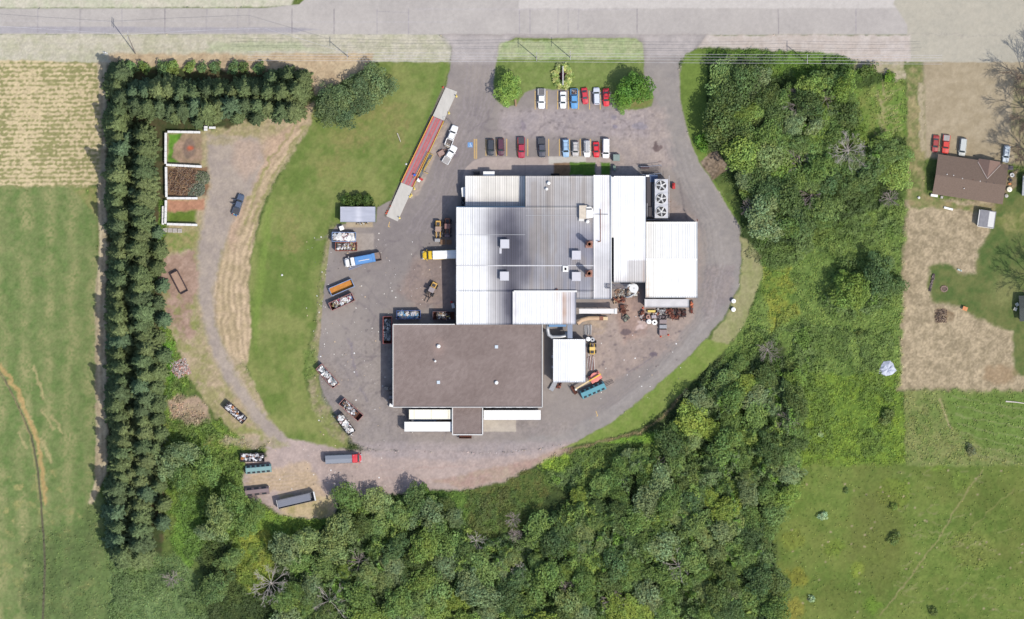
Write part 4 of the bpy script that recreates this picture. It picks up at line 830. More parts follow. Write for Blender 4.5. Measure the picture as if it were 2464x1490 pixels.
MB().box((0, 0, .8), (.9, .9, 1.6)).build('cabinet', m_white, kio); MB().box((.5, .5, 1.75), (1.0, .6, .35)).build('hood', m_red, kio); MB().box((-1.6, .8, 1.35), (.7, .5, .4)).build('screen', mat('blue_screen_case', A(50, 110, 220), .5), kio)
MB().tube([(-1.6, .8, 1.3), (-.2, .3, 1.2)], .06).build('arm', m_red, kio)
cone_m = mat('orange_cone', A(240, 96, 64), .6, var=.1)
def bollard(x, y, lab):
    o = thing('bollard', lab, 'bollard', bl(x, y), 0, 'yellow bollards along the weighbridge')
    mb = MB(); mb.cyl((0, 0, 0), .16, 1.1, 12); mb.dome((0, 0, 1.1), .16, .1, 12, 3); mb.build('post', m_yellow, o); MB().box((0, 0, .05), (.8, .5, .1), rz=-1.1).build('base', mat('pale_yellow', A(230, 216, 140), .7), o)
for (x, y), lb in zip(((1098, 231.5), (1080, 272), (997, 454), (990, 469.5), (986, 473), (961, 524)), ('northernmost yellow bollard beside the top of the upper ramp', 'yellow bollard where the upper ramp meets the red deck', 'yellow bollard just below the ticket kiosk', 'middle yellow bollard beside the lower ramp near the paved strip', 'yellow bollard on the kerb beside the lower ramp', 'yellow bollard at the bottom corner of the lower ramp')): bollard(x, y, lb)
def cone(x, y, lab, g=None):
    o = thing('traffic_cone', lab, 'traffic cone', bl(x, y), 0, g); MB().cyl((0, 0, .04), .2, .68, 12, r2=.04).build('cone', cone_m, o); MB().box((0, 0, .025), (.46, .46, .05)).build('base', cone_m, o)
G_ = 'orange traffic cones'
for x, y, lb in ((1065.5, 210, 'orange cone beside the top end of the upper scale ramp'), (940, 496, 'orange cone left of the lower ramp, topmost of the three there'), (932.5, 508, 'orange cone left of the lower ramp, middle of the three there'), (929.5, 513, 'orange cone left of the lower ramp, lowest of the three there'),
                 (1589.8, 809.9, 'orange cone at the lower left corner of the grey steel box in the east yard'), (1608.2, 806, 'orange cone at the lower right corner of the grey steel box in the east yard'), (1547, 741, 'orange cone at the west end of the lean-to roof')): cone(x, y, lb, G_)
# ================================================================== VEHICLES
def paint_m(name, rgb, rough=.28):
    if name in MATS: return MATS[name]
    m = mat(name, rgb, rough, var=.03, spec=.5); m.node_tree.nodes['Principled BSDF'].inputs['Coat Weight'].default_value = .5; return m
def wheel(root, x, y, r=.34, wd=.24):
    mb = MB(); mb.cyl((x, y, r), r, wd, 18, axis='y'); o = mb.build('wheel', m_tyre, root)
    mb = MB(); s = 1 if y > 0 else -1; mb.cyl((x, y+s*.01, r), r*.58, wd+.02, 12, axis='y'); mb.build('rim', m_galv, o)
def ringp(x, w_, z0, zs, zt, crown=.03):
    return [(x, -w_*.93, z0), (x, -w_, (z0+zs)/2), (x, -w_*.985, zs), (x, -w_*.86, zt), (x, 0, zt+crown), (x, w_*.86, zt), (x, w_*.985, zs), (x, w_, (z0+zs)/2), (x, w_*.93, z0)]
def car(kind, name, label, cat, group, x, y, ang, Ld, Wd, pm, roofm=None, extra=None):
    L_, W_ = Ld/S, max(Wd/S, 1.7)
    W_ = {'sedan': 1.78, 'coupe': 1.74, 'suv': 1.86, 'van': 1.98, 'pickup': 1.96}[kind]
    root = thing(name, label, cat, bl(x, y), rad(ang), group); h, w_ = L_/2, W_/2
    hd = {'sedan': .86, 'coupe': .84, 'suv': 1.02, 'van': 1.1, 'pickup': 1.08}[kind]; top = {'sedan': 1.44, 'coupe': 1.36, 'suv': 1.72, 'van': 1.95, 'pickup': 1.78}[kind]
    rear = {'sedan': .96, 'coupe': .9, 'suv': 1.05, 'van': 1.15, 'pickup': 1.1}[kind]
    st = [(-h, .80, .42, rear-.28), (-h+.12, .93, .3, rear-.06), (-h+.45, .985, .24, rear), (-.2*L_, 1, .22, rear), (.12*L_, 1, .22, (rear+hd)/2+.03), (.26*L_, .985, .24, hd+.02), (h-.35, .94, .26, hd-.08), (h-.1, .84, .32, hd-.22), (h, .68, .42, hd-.36)]
    if kind == 'pickup': bx = -h+.31*L_+.05; st = [q for q in st if q[0] > bx+.2]; st = [(bx, 1, .24, rear)]+st
    mb = MB(); mb.loft([ringp(a, w_*b, c, d-.12, d) for a, b, c, d in st])
    # cabin frame
    xr = {'sedan': (-.34*L_, -.2*L_), 'coupe': (-.4*L_, -.2*L_), 'suv': (-.47*L_, -.43*L_), 'van': (-.48*L_, -.455*L_), 'pickup': (-.165*L_, -.135*L_)}[kind]
    xf = {'sedan': (.23*L_, .09*L_), 'coupe': (.2*L_, .04*L_), 'suv': (.24*L_, .12*L_), 'van': (.31*L_, .2*L_), 'pickup': (.22*L_, .12*L_)}[kind]
    wb_, wt = w_*.9, w_*.74
    zb = min(hd, rear)-.03
    def cabring(z, t):
        w2 = wb_+(wt-wb_)*t; a = xr[0]+(xr[1]-xr[0])*t; b = xf[0]+(xf[1]-xf[0])*t
        return [(a, -w2*.94, z), (a+.1, -w2, z), (b-.18, -w2, z), (b, -w2*.86, z), (b+.04, 0, z), (b, w2*.86, z), (b-.18, w2, z), (a+.1, w2, z), (a, w2*.94, z), (a-.03, 0, z)]
    mb.loft([cabring(zb, 0), cabring(top-.05, 1)], 0); mb.build('body', pm, root, smooth=False, bevel=.02)
    mb = MB(); r1 = [(p[0]*1., p[1], top-.05) for p in cabring(0, 1)]; r2 = [(p[0]*.96, p[1]*.9, top) for p in r1]; mb.loft([r1, r2]); mb.build('roof_panel', roofm or pm, root)
    # glazing laid just proud of the cabin
    def pane(nm, q, off):
        mb = MB(); n = (Vector(q[1])-Vector(q[0])).cross(Vector(q[2])-Vector(q[0])).normalized()
        if n.dot(Vector(off)) < 0: n = -n
        a = [Vector(p)+n*.015 for p in q]; b = [Vector(p)-n*.03 for p in q]; mb.add(a+b, [(0, 1, 2, 3), (7, 6, 5, 4), (0, 4, 5, 1), (1, 5, 6, 2), (2, 6, 7, 3), (3, 7, 4, 0)]); mb.build(nm, m_glass, root)
    def at(t, side, fr):
        w2 = (wb_+(wt-wb_)*t); z = zb+(top-.05-zb)*t; a = xr[0]+(xr[1]-xr[0])*t; b = xf[0]+(xf[1]-xf[0])*t
        return (a+(b-a)*fr, side*w2, z)
    f0, f1 = [xf[0]+(xf[1]-xf[0])*t for t in (.14, .93)]; z0, z1 = [zb+(top-.05-zb)*t for t in (.14, .93)]
    pane('windshield', [(f0+.03, -wb_*.84, z0), (f0+.03, wb_*.84, z0), (f1+.03, wt*.84, z1), (f1+.03, -wt*.84, z1)], (1, 0, 1))
    if kind != 'van' or True:
        g0, g1 = [xr[0]+(xr[1]-xr[0])*t for t in (.3, .92)]; zz0, zz1 = [zb+(top-.05-zb)*t for t in (.3, .92)]
        pane('rear_window', [(g0-.03, -wb_*.8, zz0), (g0-.03, wb_*.8, zz0), (g1-.03, wt*.84, zz1), (g1-.03, -wt*.84, zz1)], (-1, 0, 1))
    for s in (-1, 1):
        for u0, u1 in ((.08, .47), (.52, .9)): pane('side_window', [at(.25, s, u0), at(.25, s, u1), at(.88, s, u1-.02), at(.88, s, u0+.02)], (0, s, .3))
    for s in (-1, 1):
        mb = MB(); mb.box((xf[0]-.25, s*(w_+.08), hd+.05), (.14, .22, .16)); mb.build('mirror', pm, root)
        mb = MB(); mb.box((h-.12, s*w_*.6, hd-.33), (.14, .34, .14)); mb.build('headlight', mat('headlight_glass', A(230, 236, 240), .2, var=.02), root)
    if kind != 'pickup':
        for s in (-1, 1): mb = MB(); mb.box((-h+.05, s*w_*.68, rear-.28), (.14, .26, .16)); mb.build('tail_light', m_red, root)
    r_ = .33 if kind in ('sedan', 'coupe') else .38
    for fx in (-.31*L_, .32*L_):
        for s in (-1, 1): wheel(root, fx, s*(w_-.13), r_)
    mb = MB(); mb.box((-h+.03, 0, .48), (.16, W_*.86, .18)); mb.box((h-.02, 0, .46), (.14, W_*.7, .16)); mb.build('bumper', m_galv if kind == 'pickup' else (roofm or pm), root)
    if kind == 'pickup':
        x0, x1 = -h, -h+.31*L_+.03; mb = MB(); xm = (x0+x1)/2
        mb.box((xm, 0, .62), (x1-x0, W_*.94, .16))
        for s in (-1, 1): mb.box((xm, s*(w_*.95), .8), (x1-x0, .14, .62))
        mb.box((x0+.05, 0, .82), (.1, W_*.8, .56)); mb.box((x1-.06, 0, .84), (.08, W_*.8, .58)); bed = mb.build('cargo_bed', pm, root)
        if extra == 'cover' or extra == 'darkcover' or extra == 'greycover' :
            m_ = {'cover': mat('grey_bed_cover', A(124, 122, 124), .8, streak=(1, 6, 1)), 'darkcover': mat('dark_bed_cover', A(74, 76, 84), .7), 'greycover': mat('light_bed_cover', A(176, 172, 170), .7)}[extra]
            mb = MB(); mb.box((xm, 0, 1.14), (x1-x0-.1, W_*.84, .06)); 
            for k in range(9): mb.box((xm, -W_*.38+k*W_*.095, 1.175), (x1-x0-.14, .03, .02))
            mb.build('bed_cover', m_, bed)
        else:
            mb = MB(); mb.box((xm, 0, .71), (x1-x0-.1, W_*.8, .03)); mb.build('bed_liner', mat('bed_liner', A(104, 98, 98), .8), bed)
    if extra == 'rack':
        mb = MB()
        for s in (-1, 1): mb.box((-.12*L_, s*wt*.8, top+.07), (L_*.44, .05, .05))
        for k in (-.27, -.05): mb.box((k*L_, 0, top+.09), (.05, wt*1.6, .04))
        mb.build('roof_rack', m_dark, root)
    return root
GT, GB = 'cars parked in the upper row', 'cars parked along the building walk'
pw = paint_m('white_car_paint', A(250, 250, 250, 1.15)); pr = paint_m('red_car_paint', A(214, 48, 62)); pb = paint_m('blue_car_paint', A(100, 168, 224)); pk = paint_m('black_car_paint', A(56, 60, 68)); pm_ = paint_m('maroon_car_paint', A(92, 44, 62))
pr2 = paint_m('deep_red_paint', A(186, 42, 68)); pg = paint_m('charcoal_paint', A(78, 80, 92)); plb = paint_m('pale_blue_paint', A(168, 204, 238)); ps = paint_m('silver_paint', A(206, 202, 200), .35); pw2 = paint_m('bluish_white_paint', A(226, 232, 246)); prr = paint_m('bright_red_paint', A(232, 36, 48)); pdb = paint_m('dark_slate_paint', A(84, 98, 122))
car('pickup', 'pickup_truck', 'white pickup with a ribbed grey bed cover, leftmost of the upper parking row', 'pickup truck', GT, 1303, 238, -90, 48, 18, pw, extra='cover')
car('sedan', 'parked_car', 'white sedan in the upper row, between the white pickup and the blue pickup', 'car', GT, 1355, 240.8, -90, 40.6, 15, pw)
bp = car('pickup', 'pickup_truck', 'sky blue pickup with rubbish in its dark open bed, in the upper row', 'pickup truck', GT, 1381.8, 238, -89, 48, 15, pb)
car('coupe', 'parked_car', 'small red coupe parked slightly askew in the upper row beside the blue pickup', 'car', GT, 1407.3, 231.3, -84.5, 39, 14, pr)
car('suv', 'parked_car', 'white station wagon facing the grass between the two red cars in the upper row', 'car', GT, 1435.6, 231.5, 92, 41, 15, pw2)
car('sedan', 'parked_car', 'red sedan at the right end of the upper row, next to the round tree', 'car', GT, 1458.3, 234.6, -88, 43, 16, prr)
car('suv', 'parked_car', 'black car with a glossy dark roof, leftmost of the lower parking row', 'car', GB, 1180.7, 355, -90, 39.6, 15, pk)
car('suv', 'parked_car', 'dark maroon minivan, second from the left in the lower parking row', 'car', GB, 1205.3, 354, -89, 42, 15, pm_)
car('pickup', 'pickup_truck', 'dark red pickup with a red bed cover standing alone in the lower row', 'pickup truck', GB, 1254.6, 356, -89.5, 50, 17, pr2, extra='darkcover')
car('pickup', 'pickup_truck', 'charcoal pickup with a covered bed in the middle of the lower row', 'pickup truck', GB, 1304, 355.5, -88, 47, 17, pg, extra='darkcover')
car('suv', 'parked_car', 'pale blue hatchback with roof bars, right of the charcoal pickup', 'car', GB, 1361.5, 356.5, -88, 44, 15, plb, extra='rack')
car('suv', 'parked_car', 'silver grey car between the pale blue hatchback and the white wagon with a roof load', 'car', GB, 1384.8, 358.7, -90, 36.6, 14, ps, extra='rack')
rk = car('suv', 'parked_car', 'white wagon carrying long pale boards on its roof in the lower row', 'car', GB, 1412.3, 358, -89, 40.6, 15, pw, extra='rack')
car('coupe', 'parked_car', 'small bright red car between the white wagon and the white van in the lower row', 'car', GB, 1434.7, 360.4, -88, 37, 14, prr)
car('van', 'parked_van', 'long white van at the right end of the lower row beside the green cabinet', 'van', GB, 1458, 357, -91, 47.6, 17, pw)
GS = 'white pickups waiting beside the weighbridge'
car('pickup', 'pickup_truck', 'white pickup with a dusty open bed beside the weighbridge, the upper of two', 'pickup truck', GS, 1086.8, 327, 68.8, 52, 18, pw)
car('pickup', 'pickup_truck', 'white pickup with a white covered bed beside the weighbridge, the lower of two', 'pickup truck', GS, 1082.5, 372.5, 59, 48, 18, pw, extra='greycover')
dp = car('pickup', 'pickup_truck', 'dark slate pickup with both left doors open on the gravel track', 'pickup truck', None, 574, 492, 72, 51, 17, pdb, extra='darkcover')
for dx in (.75, -.35):
    MB().box((dx+.1, 1.35, .95), (.1, .95, .8), rz=.35).build('open_door', pdb, dp)
GH = 'vehicles in front of the house'
car('sedan', 'parked_car', 'dull red car, leftmost of the vehicles in front of the house', 'car', GH, 2250.8, 346.3, -96, 41, 15, paint_m('dull_red', A(168, 60, 52)))
car('pickup', 'pickup_truck', 'orange red pickup with a grey bed in front of the house', 'pickup truck', GH, 2275.7, 348, -96, 45, 16, paint_m('orange_red', A(220, 62, 46)), extra='greycover')
car('van', 'parked_van', 'pale grey van in front of the house, right of the red pickup', 'van', GH, 2316, 354.5, -97, 43, 15, paint_m('pale_grey_paint', A(206, 210, 206)))
car('suv', 'parked_car', 'bluish white car at the right front corner of the house', 'car', GH, 2421, 370.5, -97, 41, 16, paint_m('frost_white', A(220, 232, 240)), extra='rack')

# ------------------------------------------------------------------ debris heaps
deb = vmat('scrap_pieces', var=.12, scale=3, rough=.7, spec=.3)
PW = [(250, 250, 248), (236, 236, 236), (210, 210, 214), (150, 148, 152), (96, 92, 96), (60, 56, 60), (170, 130, 110), (196, 184, 166)]
def heap(name, label, cat, x, y, ang, Lm, Wm, h0, h1, pal, n, group=None, seed=0, size=(.25, 1.1), mound=False, kind=None):
    r = random.Random(seed); mb = MB(); root_loc = bl(x, y); base = r.choice(pal)
    mb.c = []
    def c(): q = A(*r.choice(pal)); k = r.uniform(.75, 1.1); return tuple(min(.85, v*k) for v in q)
    if not mound: mb.box((0, 0, (h0+h1)/2-.35), (Lm, Wm, max(.2, (h1-h0)*.3+.3)), col=tuple(v*.5 for v in A(120, 112, 112)))
    for k in range(n):
        u = r.uniform(-.5, .5); v = r.uniform(-.5, .5)
        z = h0+(h1-h0)*r.random()
        if mound: q = max(0, 1-(u*2)**2-(v*2)**2); z = h0+(h1-h0)*q*r.uniform(.5, 1)
        s = r.uniform(*size); t = r.random()
        d = (s, s*r.uniform(.4, .9), r.uniform(.03, .3)*s+.03) if t < .6 else ((s*1.6, r.uniform(.06, .14), r.uniform(.06, .12)) if t < .85 else (s*.6, s*.6, s*.5))
        M = Matrix.Rotation(r.uniform(0, 6.3), 3, 'Z') @ Matrix.Rotation(r.gauss(0, .35), 3, 'X') @ Matrix.Rotation(r.gauss(0, .3), 3, 'Y')
        lx = max(0.05, Lm-d[0]*.75); mb.box((u*lx, v*max(.05, Wm-d[1]*.8 if Wm > d[0] else Wm-d[1]), z), d, col=c(), M=M)
    o = mb.build(name, deb, loc=root_loc); o.rotation_euler = (0, 0, rad(ang)); return tag(o, label, cat, group, kind)
def container(x, y, ang, Ld, Wd, label, shell, rimm, floor=None, load=None, loadlabel=None, seed=1, H=1.7, n=150, hh=(1.0, 1.7), size=(.25, 1.), group='open roll off scrap containers', trunc=(0., 1.)):
    L_, W_ = Ld/S, max(2.25, Wd/S); root = thing('scrap_container', label, 'container', bl(x, y), rad(ang), group)
    mb = MB(); z0 = .28; h, w_ = L_/2, W_/2; t = .07
    mb.box((0, 0, z0+.05), (L_-.02, W_-.02, .1))
    for s in (-1, 1): mb.box((0, s*(w_-t/2), z0+.1+(H-.1)/2), (L_, t, H-.1))
    mb.box((h-t/2, 0, z0+.1+(H-.1)/2), (t, W_-2*t, H-.1))
    b = mb.build('body', shell, root)
    mb = MB()
    for s in (-1, 1):
        k = -h+.35
        while k < h-.2: mb.box((k, s*(w_+.05), z0+H*.5), (.12, .1, H*.9)); k += .72
    mb.build('side_rib', shell, b)
    mb = MB(); mb.box((-h+t/2, 0, z0+.1+(H-.1)/2), (t, W_-2*t, H-.1)); mb.box((-h-.03, 0, z0+H*.5), (.06, .1, H*.8)); mb.build('rear_door', shell, root)
    mb = MB()
    for s in (-1, 1): mb.box((0, s*(w_-.02), z0+H+.05), (L_+.08, .16, .1))
    for s in (-1, 1): mb.box((s*(h-.02), 0, z0+H+.052), (.16, W_-.3, .096))
    mb.build('top_rail', rimm, root)
    mb = MB()
    for fx in (-h+.5, h-.6):
        for s in (-1, 1): mb.cyl((fx, s*(w_-.35), .16), .16, .2, 12, axis='y')
    mb.build('roller', m_dark, root)
    mb = MB(); mb.box((0, 0, z0+.13), (L_-.2, W_-.2, .05)); mb.build('floor', floor or m_rustd, root)
    if load: 
        o = heap('scrap_pile', loadlabel, 'scrap', x, y, ang, L_*(trunc[1]-trunc[0])-.4, W_-.4, hh[0], hh[1], load, n, 'scrap loads lying in the open containers', seed, size)
        o.location.x += math.cos(rad(ang))*L_*(trunc[0]+trunc[1]-1)/2; o.location.y += math.sin(rad(ang))*L_*(trunc[0]+trunc[1]-1)/2
    return root
sh_rust = mat('rust_red_shell', A(150, 92, 84), .8, var=.25, scale=2); sh_mar = mat('maroon_shell', A(110, 58, 64), .7, var=.2, scale=2); sh_blue = mat('navy_shell', A(58, 82, 130), .6, var=.15, scale=2); rim_blue = mat('pale_blue_rail', A(140, 164, 204), .5)
sh_blk = mat('black_shell', A(50, 46, 52), .7, var=.2); rim_pink = mat('pinkish_rail', A(172, 124, 120), .7, var=.2); or_floor = mat('orange_rust_floor', A(210, 142, 66), .85, var=.25, scale=1.2); br_floor = mat('brown_dusty_floor', A(176, 148, 130), .9, var=.15); sh_brn = mat('brown_shell', A(104, 78, 76), .8, var=.2)
WHT = [(252, 252, 250)]*6+[(240, 230, 224)]*2+[(140, 100, 96), (96, 92, 92), (200, 206, 210), (170, 60, 90)]
MIX = [(236, 234, 232)]*3+[(170, 166, 166)]*2+[(110, 100, 98)]*2+[(70, 58, 58)]*2+[(180, 140, 110), (206, 196, 130), (150, 90, 76)]
BWM = [(246, 246, 250)]*4+[(200, 200, 206)]*2+[(44, 42, 50)]*3+[(196, 130, 70), (150, 96, 80), (110, 108, 116)]
GRY = [(160, 166, 172)]*3+[(110, 116, 122)]*3+[(210, 214, 216)]*2+[(70, 72, 76)]*2
BLS = [(226, 218, 208)]*4+[(196, 196, 206)]*2+[(120, 170, 206)]*2+[(120, 110, 108), (90, 80, 80)]
container(828.2, 570.7, -1, 57, 22, 'blue railed container heaped with white sheet scrap, just below the small shed', sh_blue, rim_blue, load=WHT, loadlabel='bulky white sheet scrap in the blue railed container below the small shed', seed=3, n=120, hh=(1.2, 2.0), size=(.5, 1.8))
container(833.5, 593.7, 0, 52, 20.6, 'rust red container full of mixed scrap directly below the blue railed one', sh_rust, mat('rust_rail', A(160, 96, 80), .8), load=MIX, loadlabel='mixed grey and brown scrap in the rust red container beside the concrete pad', seed=4, n=220, hh=(1.1, 1.8))
container(794.3+28, 692, 23, 59, 19, 'empty container with pale blue rails and an orange rusty floor', sh_blue, rim_blue, floor=or_floor, H=1.25)
container(823, 726.6, 24, 61, 19, 'dark red container of white and blue scrap right below the empty orange floored one', sh_mar, rim_pink, load=WHT+MIX+[(30, 90, 180)]*2, loadlabel='white scrap with bright blue pieces in the tilted dark red container', seed=6, n=190, hh=(1.1, 1.7), trunc=(.1, 1.))
container(983.7, 757.5, 1, 57, 20, 'navy blue container with beige and light blue sheets against the warehouse wall', sh_blue, mat('navy_rail', A(70, 96, 156), .5), load=BLS, loadlabel='beige and light blue sheets in the navy container by the warehouse', seed=7, n=120, hh=(1.1, 1.6), size=(.4, 1.4))
container(1068, 760, 0, 53, 20, 'dark container with a low heap of scrap in the corner between warehouse and plant', sh_mar, mat('dull_rail', A(104, 84, 90), .8), load=MIX, loadlabel='shaded heap of tangled scrap in the corner container', seed=8, n=170, hh=(.8, 1.6), trunc=(.12, .82))
container(932.6, 794.5, 90, 65, 21, 'red ended container of grey scrap standing upright along the warehouse west wall', mat('faded_red_shell', A(160, 84, 84), .7, var=.2), mat('faded_red_rail', A(168, 96, 92), .7), load=GRY, loadlabel='grey wiry scrap in the container along the warehouse west wall', seed=9, n=240, hh=(1.2, 1.8), trunc=(.08, .94))
container(788.5, 905, -48.7, 62, 19, 'maroon container of white and grey scrap at the green edge of the yard', sh_mar, rim_pink, load=WHT+GRY, loadlabel='white and grey scrap in the maroon container at the green edge', seed=10, n=220, hh=(1.2, 1.8))
container(845.4, 986, -42, 62, 20, 'dark maroon half filled container, the upper of two leaning together at the south edge', sh_mar, rim_pink, load=MIX+BWM, loadlabel='small bright scrap in the half filled maroon container at the south edge', seed=11, n=230, hh=(.8, 1.4), trunc=(.02, .8))
container(831.3, 1020, -53.4, 55, 19, 'black container of white appliances, the lower of two leaning together at the south edge', sh_blk, sh_blk, load=WHT+[(250, 250, 250)]*4, loadlabel='white appliances in the black container at the south edge', seed=12, n=130, hh=(1.3, 2.), size=(.4, 1.2))
container(567, 993, -41, 60, 18, 'black container of black and white scrap beside the gravel track', sh_blk, sh_blk, load=BWM, loadlabel='black and white scrap in the container beside the gravel track', seed=13, n=230, hh=(1.2, 1.8))
container(608, 1100.6, 0, 57.4, 20, 'black container of black, white and orange scrap above the teal lidded container', sh_blk, sh_blk, load=BWM, loadlabel='black, white and orange scrap in the container above the teal one', seed=14, n=230, hh=(1.2, 1.8))
container(431.7, 679.7, -62.6, 55, 19, 'empty brown container standing alone on the bare ground near the spruces', sh_brn, mat('brown_rail', A(84, 66, 70), .8), floor=br_floor, H=.95)
def bin_trailer(x, y, ang, Ld, Wd, label, shell, nh, group, tongue=False):
    L_, W_ = Ld/S, max(2.2, Wd/S); root = thing('recycling_container', label, 'container', bl(x, y), rad(ang), group); h, w_ = L_/2, W_/2
    mb = MB(); prof = [(-w_, .35), (w_, .35), (w_, 1.35), (w_*.42, 2.15), (-w_*.42, 2.15), (-w_, 1.35)]
    mb.loft([[(s*h, a, b) for a, b in prof] for s in (-1, 1)]); mb.build('body', shell, root)
    hm = mat('hatch_rubber', A(58, 62, 70), .8)
    for s in (-1, 1):
        for k in range(nh):
            cx_ = -h+L_*(k+.62)/(nh+.3); sl = math.atan2(.8, w_*.58)
            M = Matrix.Rotation(-s*sl, 3, 'X'); mb = MB(); mb.box((cx_, s*w_*.72, 1.78), (L_/(nh+.3)*.62, .72, .06), M=M); mb.build('hatch', hm, root)
    for fx in (-h*.55, h*.45):
        for s in (-1, 1): wheel(root, fx, s*(w_-.2), .34, .2)
    if tongue:
        mb = MB()
        for s in (-1, 1): mb.tube([(h, s*.45, .6), (h+2.6, s*.3, .6)], .07, 6)
        for k in range(6): mb.box((h+.3+k*.42, 0, .6), (.06, .8, .08))
        mb.build('tongue', m_dark, root)
    return root
GR = 'lidded recycling containers'
teal = mat('teal_paint', A(136, 172, 172), .5, var=.06)
bin_trailer(1427, 938.5, 23.8, 61.6, 21, 'teal recycling container with two rows of black hatches beside the red boom lift', mat('deep_teal_paint', A(100, 164, 178), .5, var=.06), 5, GR, True)
bin_trailer(622.7, 1128.3, 5, 62, 20, 'pale teal recycling container with black hatches on the south west dirt', teal, 5, GR)
bin_trailer(619, 1181.7, 6, 58, 19, 'dull mauve brown recycling container with few hatches at the wood edge', mat('mauve_brown_paint', A(140, 122, 124), .6, var=.08), 3, GR)

# ------------------------------------------------------------------ trucks
def bigwheels(root, xs, w_, r=.5):
    for x in xs:
        for s in (-1, 1): wheel(root, x, s*(w_-.16), r, .32)
def bonnet_cab(root, xc, pm, Wc=2.35, hood=1.9, cab=1.7, z=2.5):
    h = Wc/2; x1 = xc+cab+hood; mb = MB()
    mb.loft([ringp(xc+cab-.1, h*.86, .6, 1.5, 1.75), ringp(xc+cab+hood*.5, h*.8, .6, 1.45, 1.68), ringp(x1-.2, h*.72, .6, 1.3, 1.55), ringp(x1, h*.62, .7, 1.1, 1.3)]); mb.build('hood', pm, root, bevel=.03)
    mb = MB(); mb.loft([ringp(xc, h*.98, .6, z-.25, z), ringp(xc+.2, h, .6, z-.12, z+.05), ringp(xc+cab*.7, h, .6, z-.12, z+.02), ringp(xc+cab*.8, h*.97, .6, z-.3, z-.12), ringp(xc+cab+.15, h*.95, .6, 1.5, 1.7)]); mb.build('cab', pm, root, bevel=.03)
    mb = MB(); a, b = (xc+cab*.82, z-.12), (xc+cab+.13, 1.78); off = .05
    mb.add([(a[0]+off, -h*.8, a[1]+off), (a[0]+off, h*.8, a[1]+off), (b[0]+off, h*.82, b[1]+off), (b[0]+off, -h*.82, b[1]+off), (a[0], -h*.8, a[1]-.1), (a[0], h*.8, a[1]-.1), (b[0], h*.82, b[1]-.1), (b[0], -h*.82, b[1]-.1)], [(0, 1, 2, 3), (7, 6, 5, 4), (0, 4, 5, 1), (1, 5, 6, 2), (2, 6, 7, 3), (3, 7, 4, 0)]); mb.build('windshield', m_glass, root)
    for s in (-1, 1):
        mb = MB(); mb.box((xc+cab*.55, s*(h+.01), z-.55), (.8, .05, .5)); mb.build('side_window', m_glass, root)
        mb = MB(); mb.box((xc+cab+.1, s*(h+.22), 2.), (.12, .28, .4)); mb.build('mirror', pm, root)
        mb = MB(); mb.box((x1-.25, s*h*.72, 1.15), (.3, .3, .2)); mb.build('headlight', mat('headlight_glass', (1, 1, 1)), root)
        mb = MB(); mb.box((x1-.8, s*h*.86, .95), (1.2, .35, .5)); mb.build('fender', pm, root, bevel=.08)
    mb = MB(); mb.box((x1+.08, 0, .65), (.2, Wc*.95, .35)); mb.build('bumper', m_galv, root)
yt = thing('box_truck', 'truck with a bright yellow hooded cab and a white load body backed into the plant', 'truck', bl(1057, 613.5), rad(182)); 
bonnet_cab(yt, 1.9, paint_m('yellow_truck_paint', A(246, 204, 30)), hood=1.35, cab=1.35)
mb = MB(); mb.loft([ringp(-4.9, 1.2, .9, 2.8, 3.1, .2), ringp(1.75, 1.22, .9, 2.8, 3.1, .2)]); mb.build('load_body', m_white, yt)
mb = MB()
for s in (-1, 1): mb.box((-1.6, s*1.24, 1.), (6.6, .08, .2))
mb.build('side_rail', m_yellow, yt); MB().box((0, 0, .65), (9., .9, .3)).build('chassis', m_dark, yt); bigwheels(yt, (-3.4, -2.2, 3.4), 1.2)
bt = thing('garbage_truck', 'blue load body truck with a white cab below the rust red container', 'truck', bl(873.5, 625), rad(190.5))
bonnet_cab(bt, 2.3, m_white, hood=1.35, cab=1.3)
bm_ = mat('blue_body_paint', A(92, 150, 212), .5, var=.08, streak=(.6, 2, 1)); MB().loft([ringp(-2.6, 1.18, .9, 2.4, 2.8, .06), ringp(2.2, 1.18, .9, 2.4, 2.8, .06)]).build('load_body', bm_, bt)
mb = MB(); mb.box((-3., 0, 1.7), (.75, 2.3, 1.7)); mb.build('tail_section', bm_, bt); mb = MB(); mb.box((-.3, .2, 2.9), (3., .18, .1)); mb.build('roof_bar', m_trim, bt)
mb = MB()
for s in (-1, 1): mb.box((-4.2, s*1.14, 1.5), (1.7, .08, 1.3))
mb.box((-4.2, 0, .95), (1.7, 2.2, .1)); mb.box((-5.05, 0, 1.2), (.08, 2.3, .7)); mb.build('hopper', mat('hopper_brown', A(150, 132, 124), .8, var=.2), bt)
MB().box((0, 0, .65), (9., .9, .3)).build('chassis', m_dark, bt); bigwheels(bt, (-3., -1.8, 4.), 1.18)
lx, ly = W(850, 644); mb = MB()
for s in (-.22, .22): mb.tube([(-2., s, .12), (2., s*1.3, .12)], .06, 6)
for k in range(11): mb.box((-1.8+k*.36, 0, .12), (.06, .46, .05))
o = mb.build('ladder', mat('blue_grey_ladder', A(150, 168, 206), .5), loc=(lx+.6, ly+.3, 0)); o.rotation_euler = (0, 0, rad(22)); tag(o, 'blue grey metal ladder lying on the tarmac beside the blue truck', 'ladder')
rt = thing('tipper_truck', 'truck with a bright red cab and a grey covered trailer body on the south dirt', 'truck', bl(824, 1104), rad(2.5))
bonnet_cab(rt, 2.75, paint_m('red_truck_paint', A(222, 46, 56)), hood=.75, cab=1.75, z=2.9); gt = mat('grey_tarpaulin', A(140, 146, 158), .6, var=.08, streak=(.5, 3, 1))
MB().loft([ringp(-4.6, 1.22, .9, 2.3, 2.6, .3), ringp(2.75, 1.22, .9, 2.3, 2.6, .3)]).build('tarpaulin', gt, rt); mb = MB()
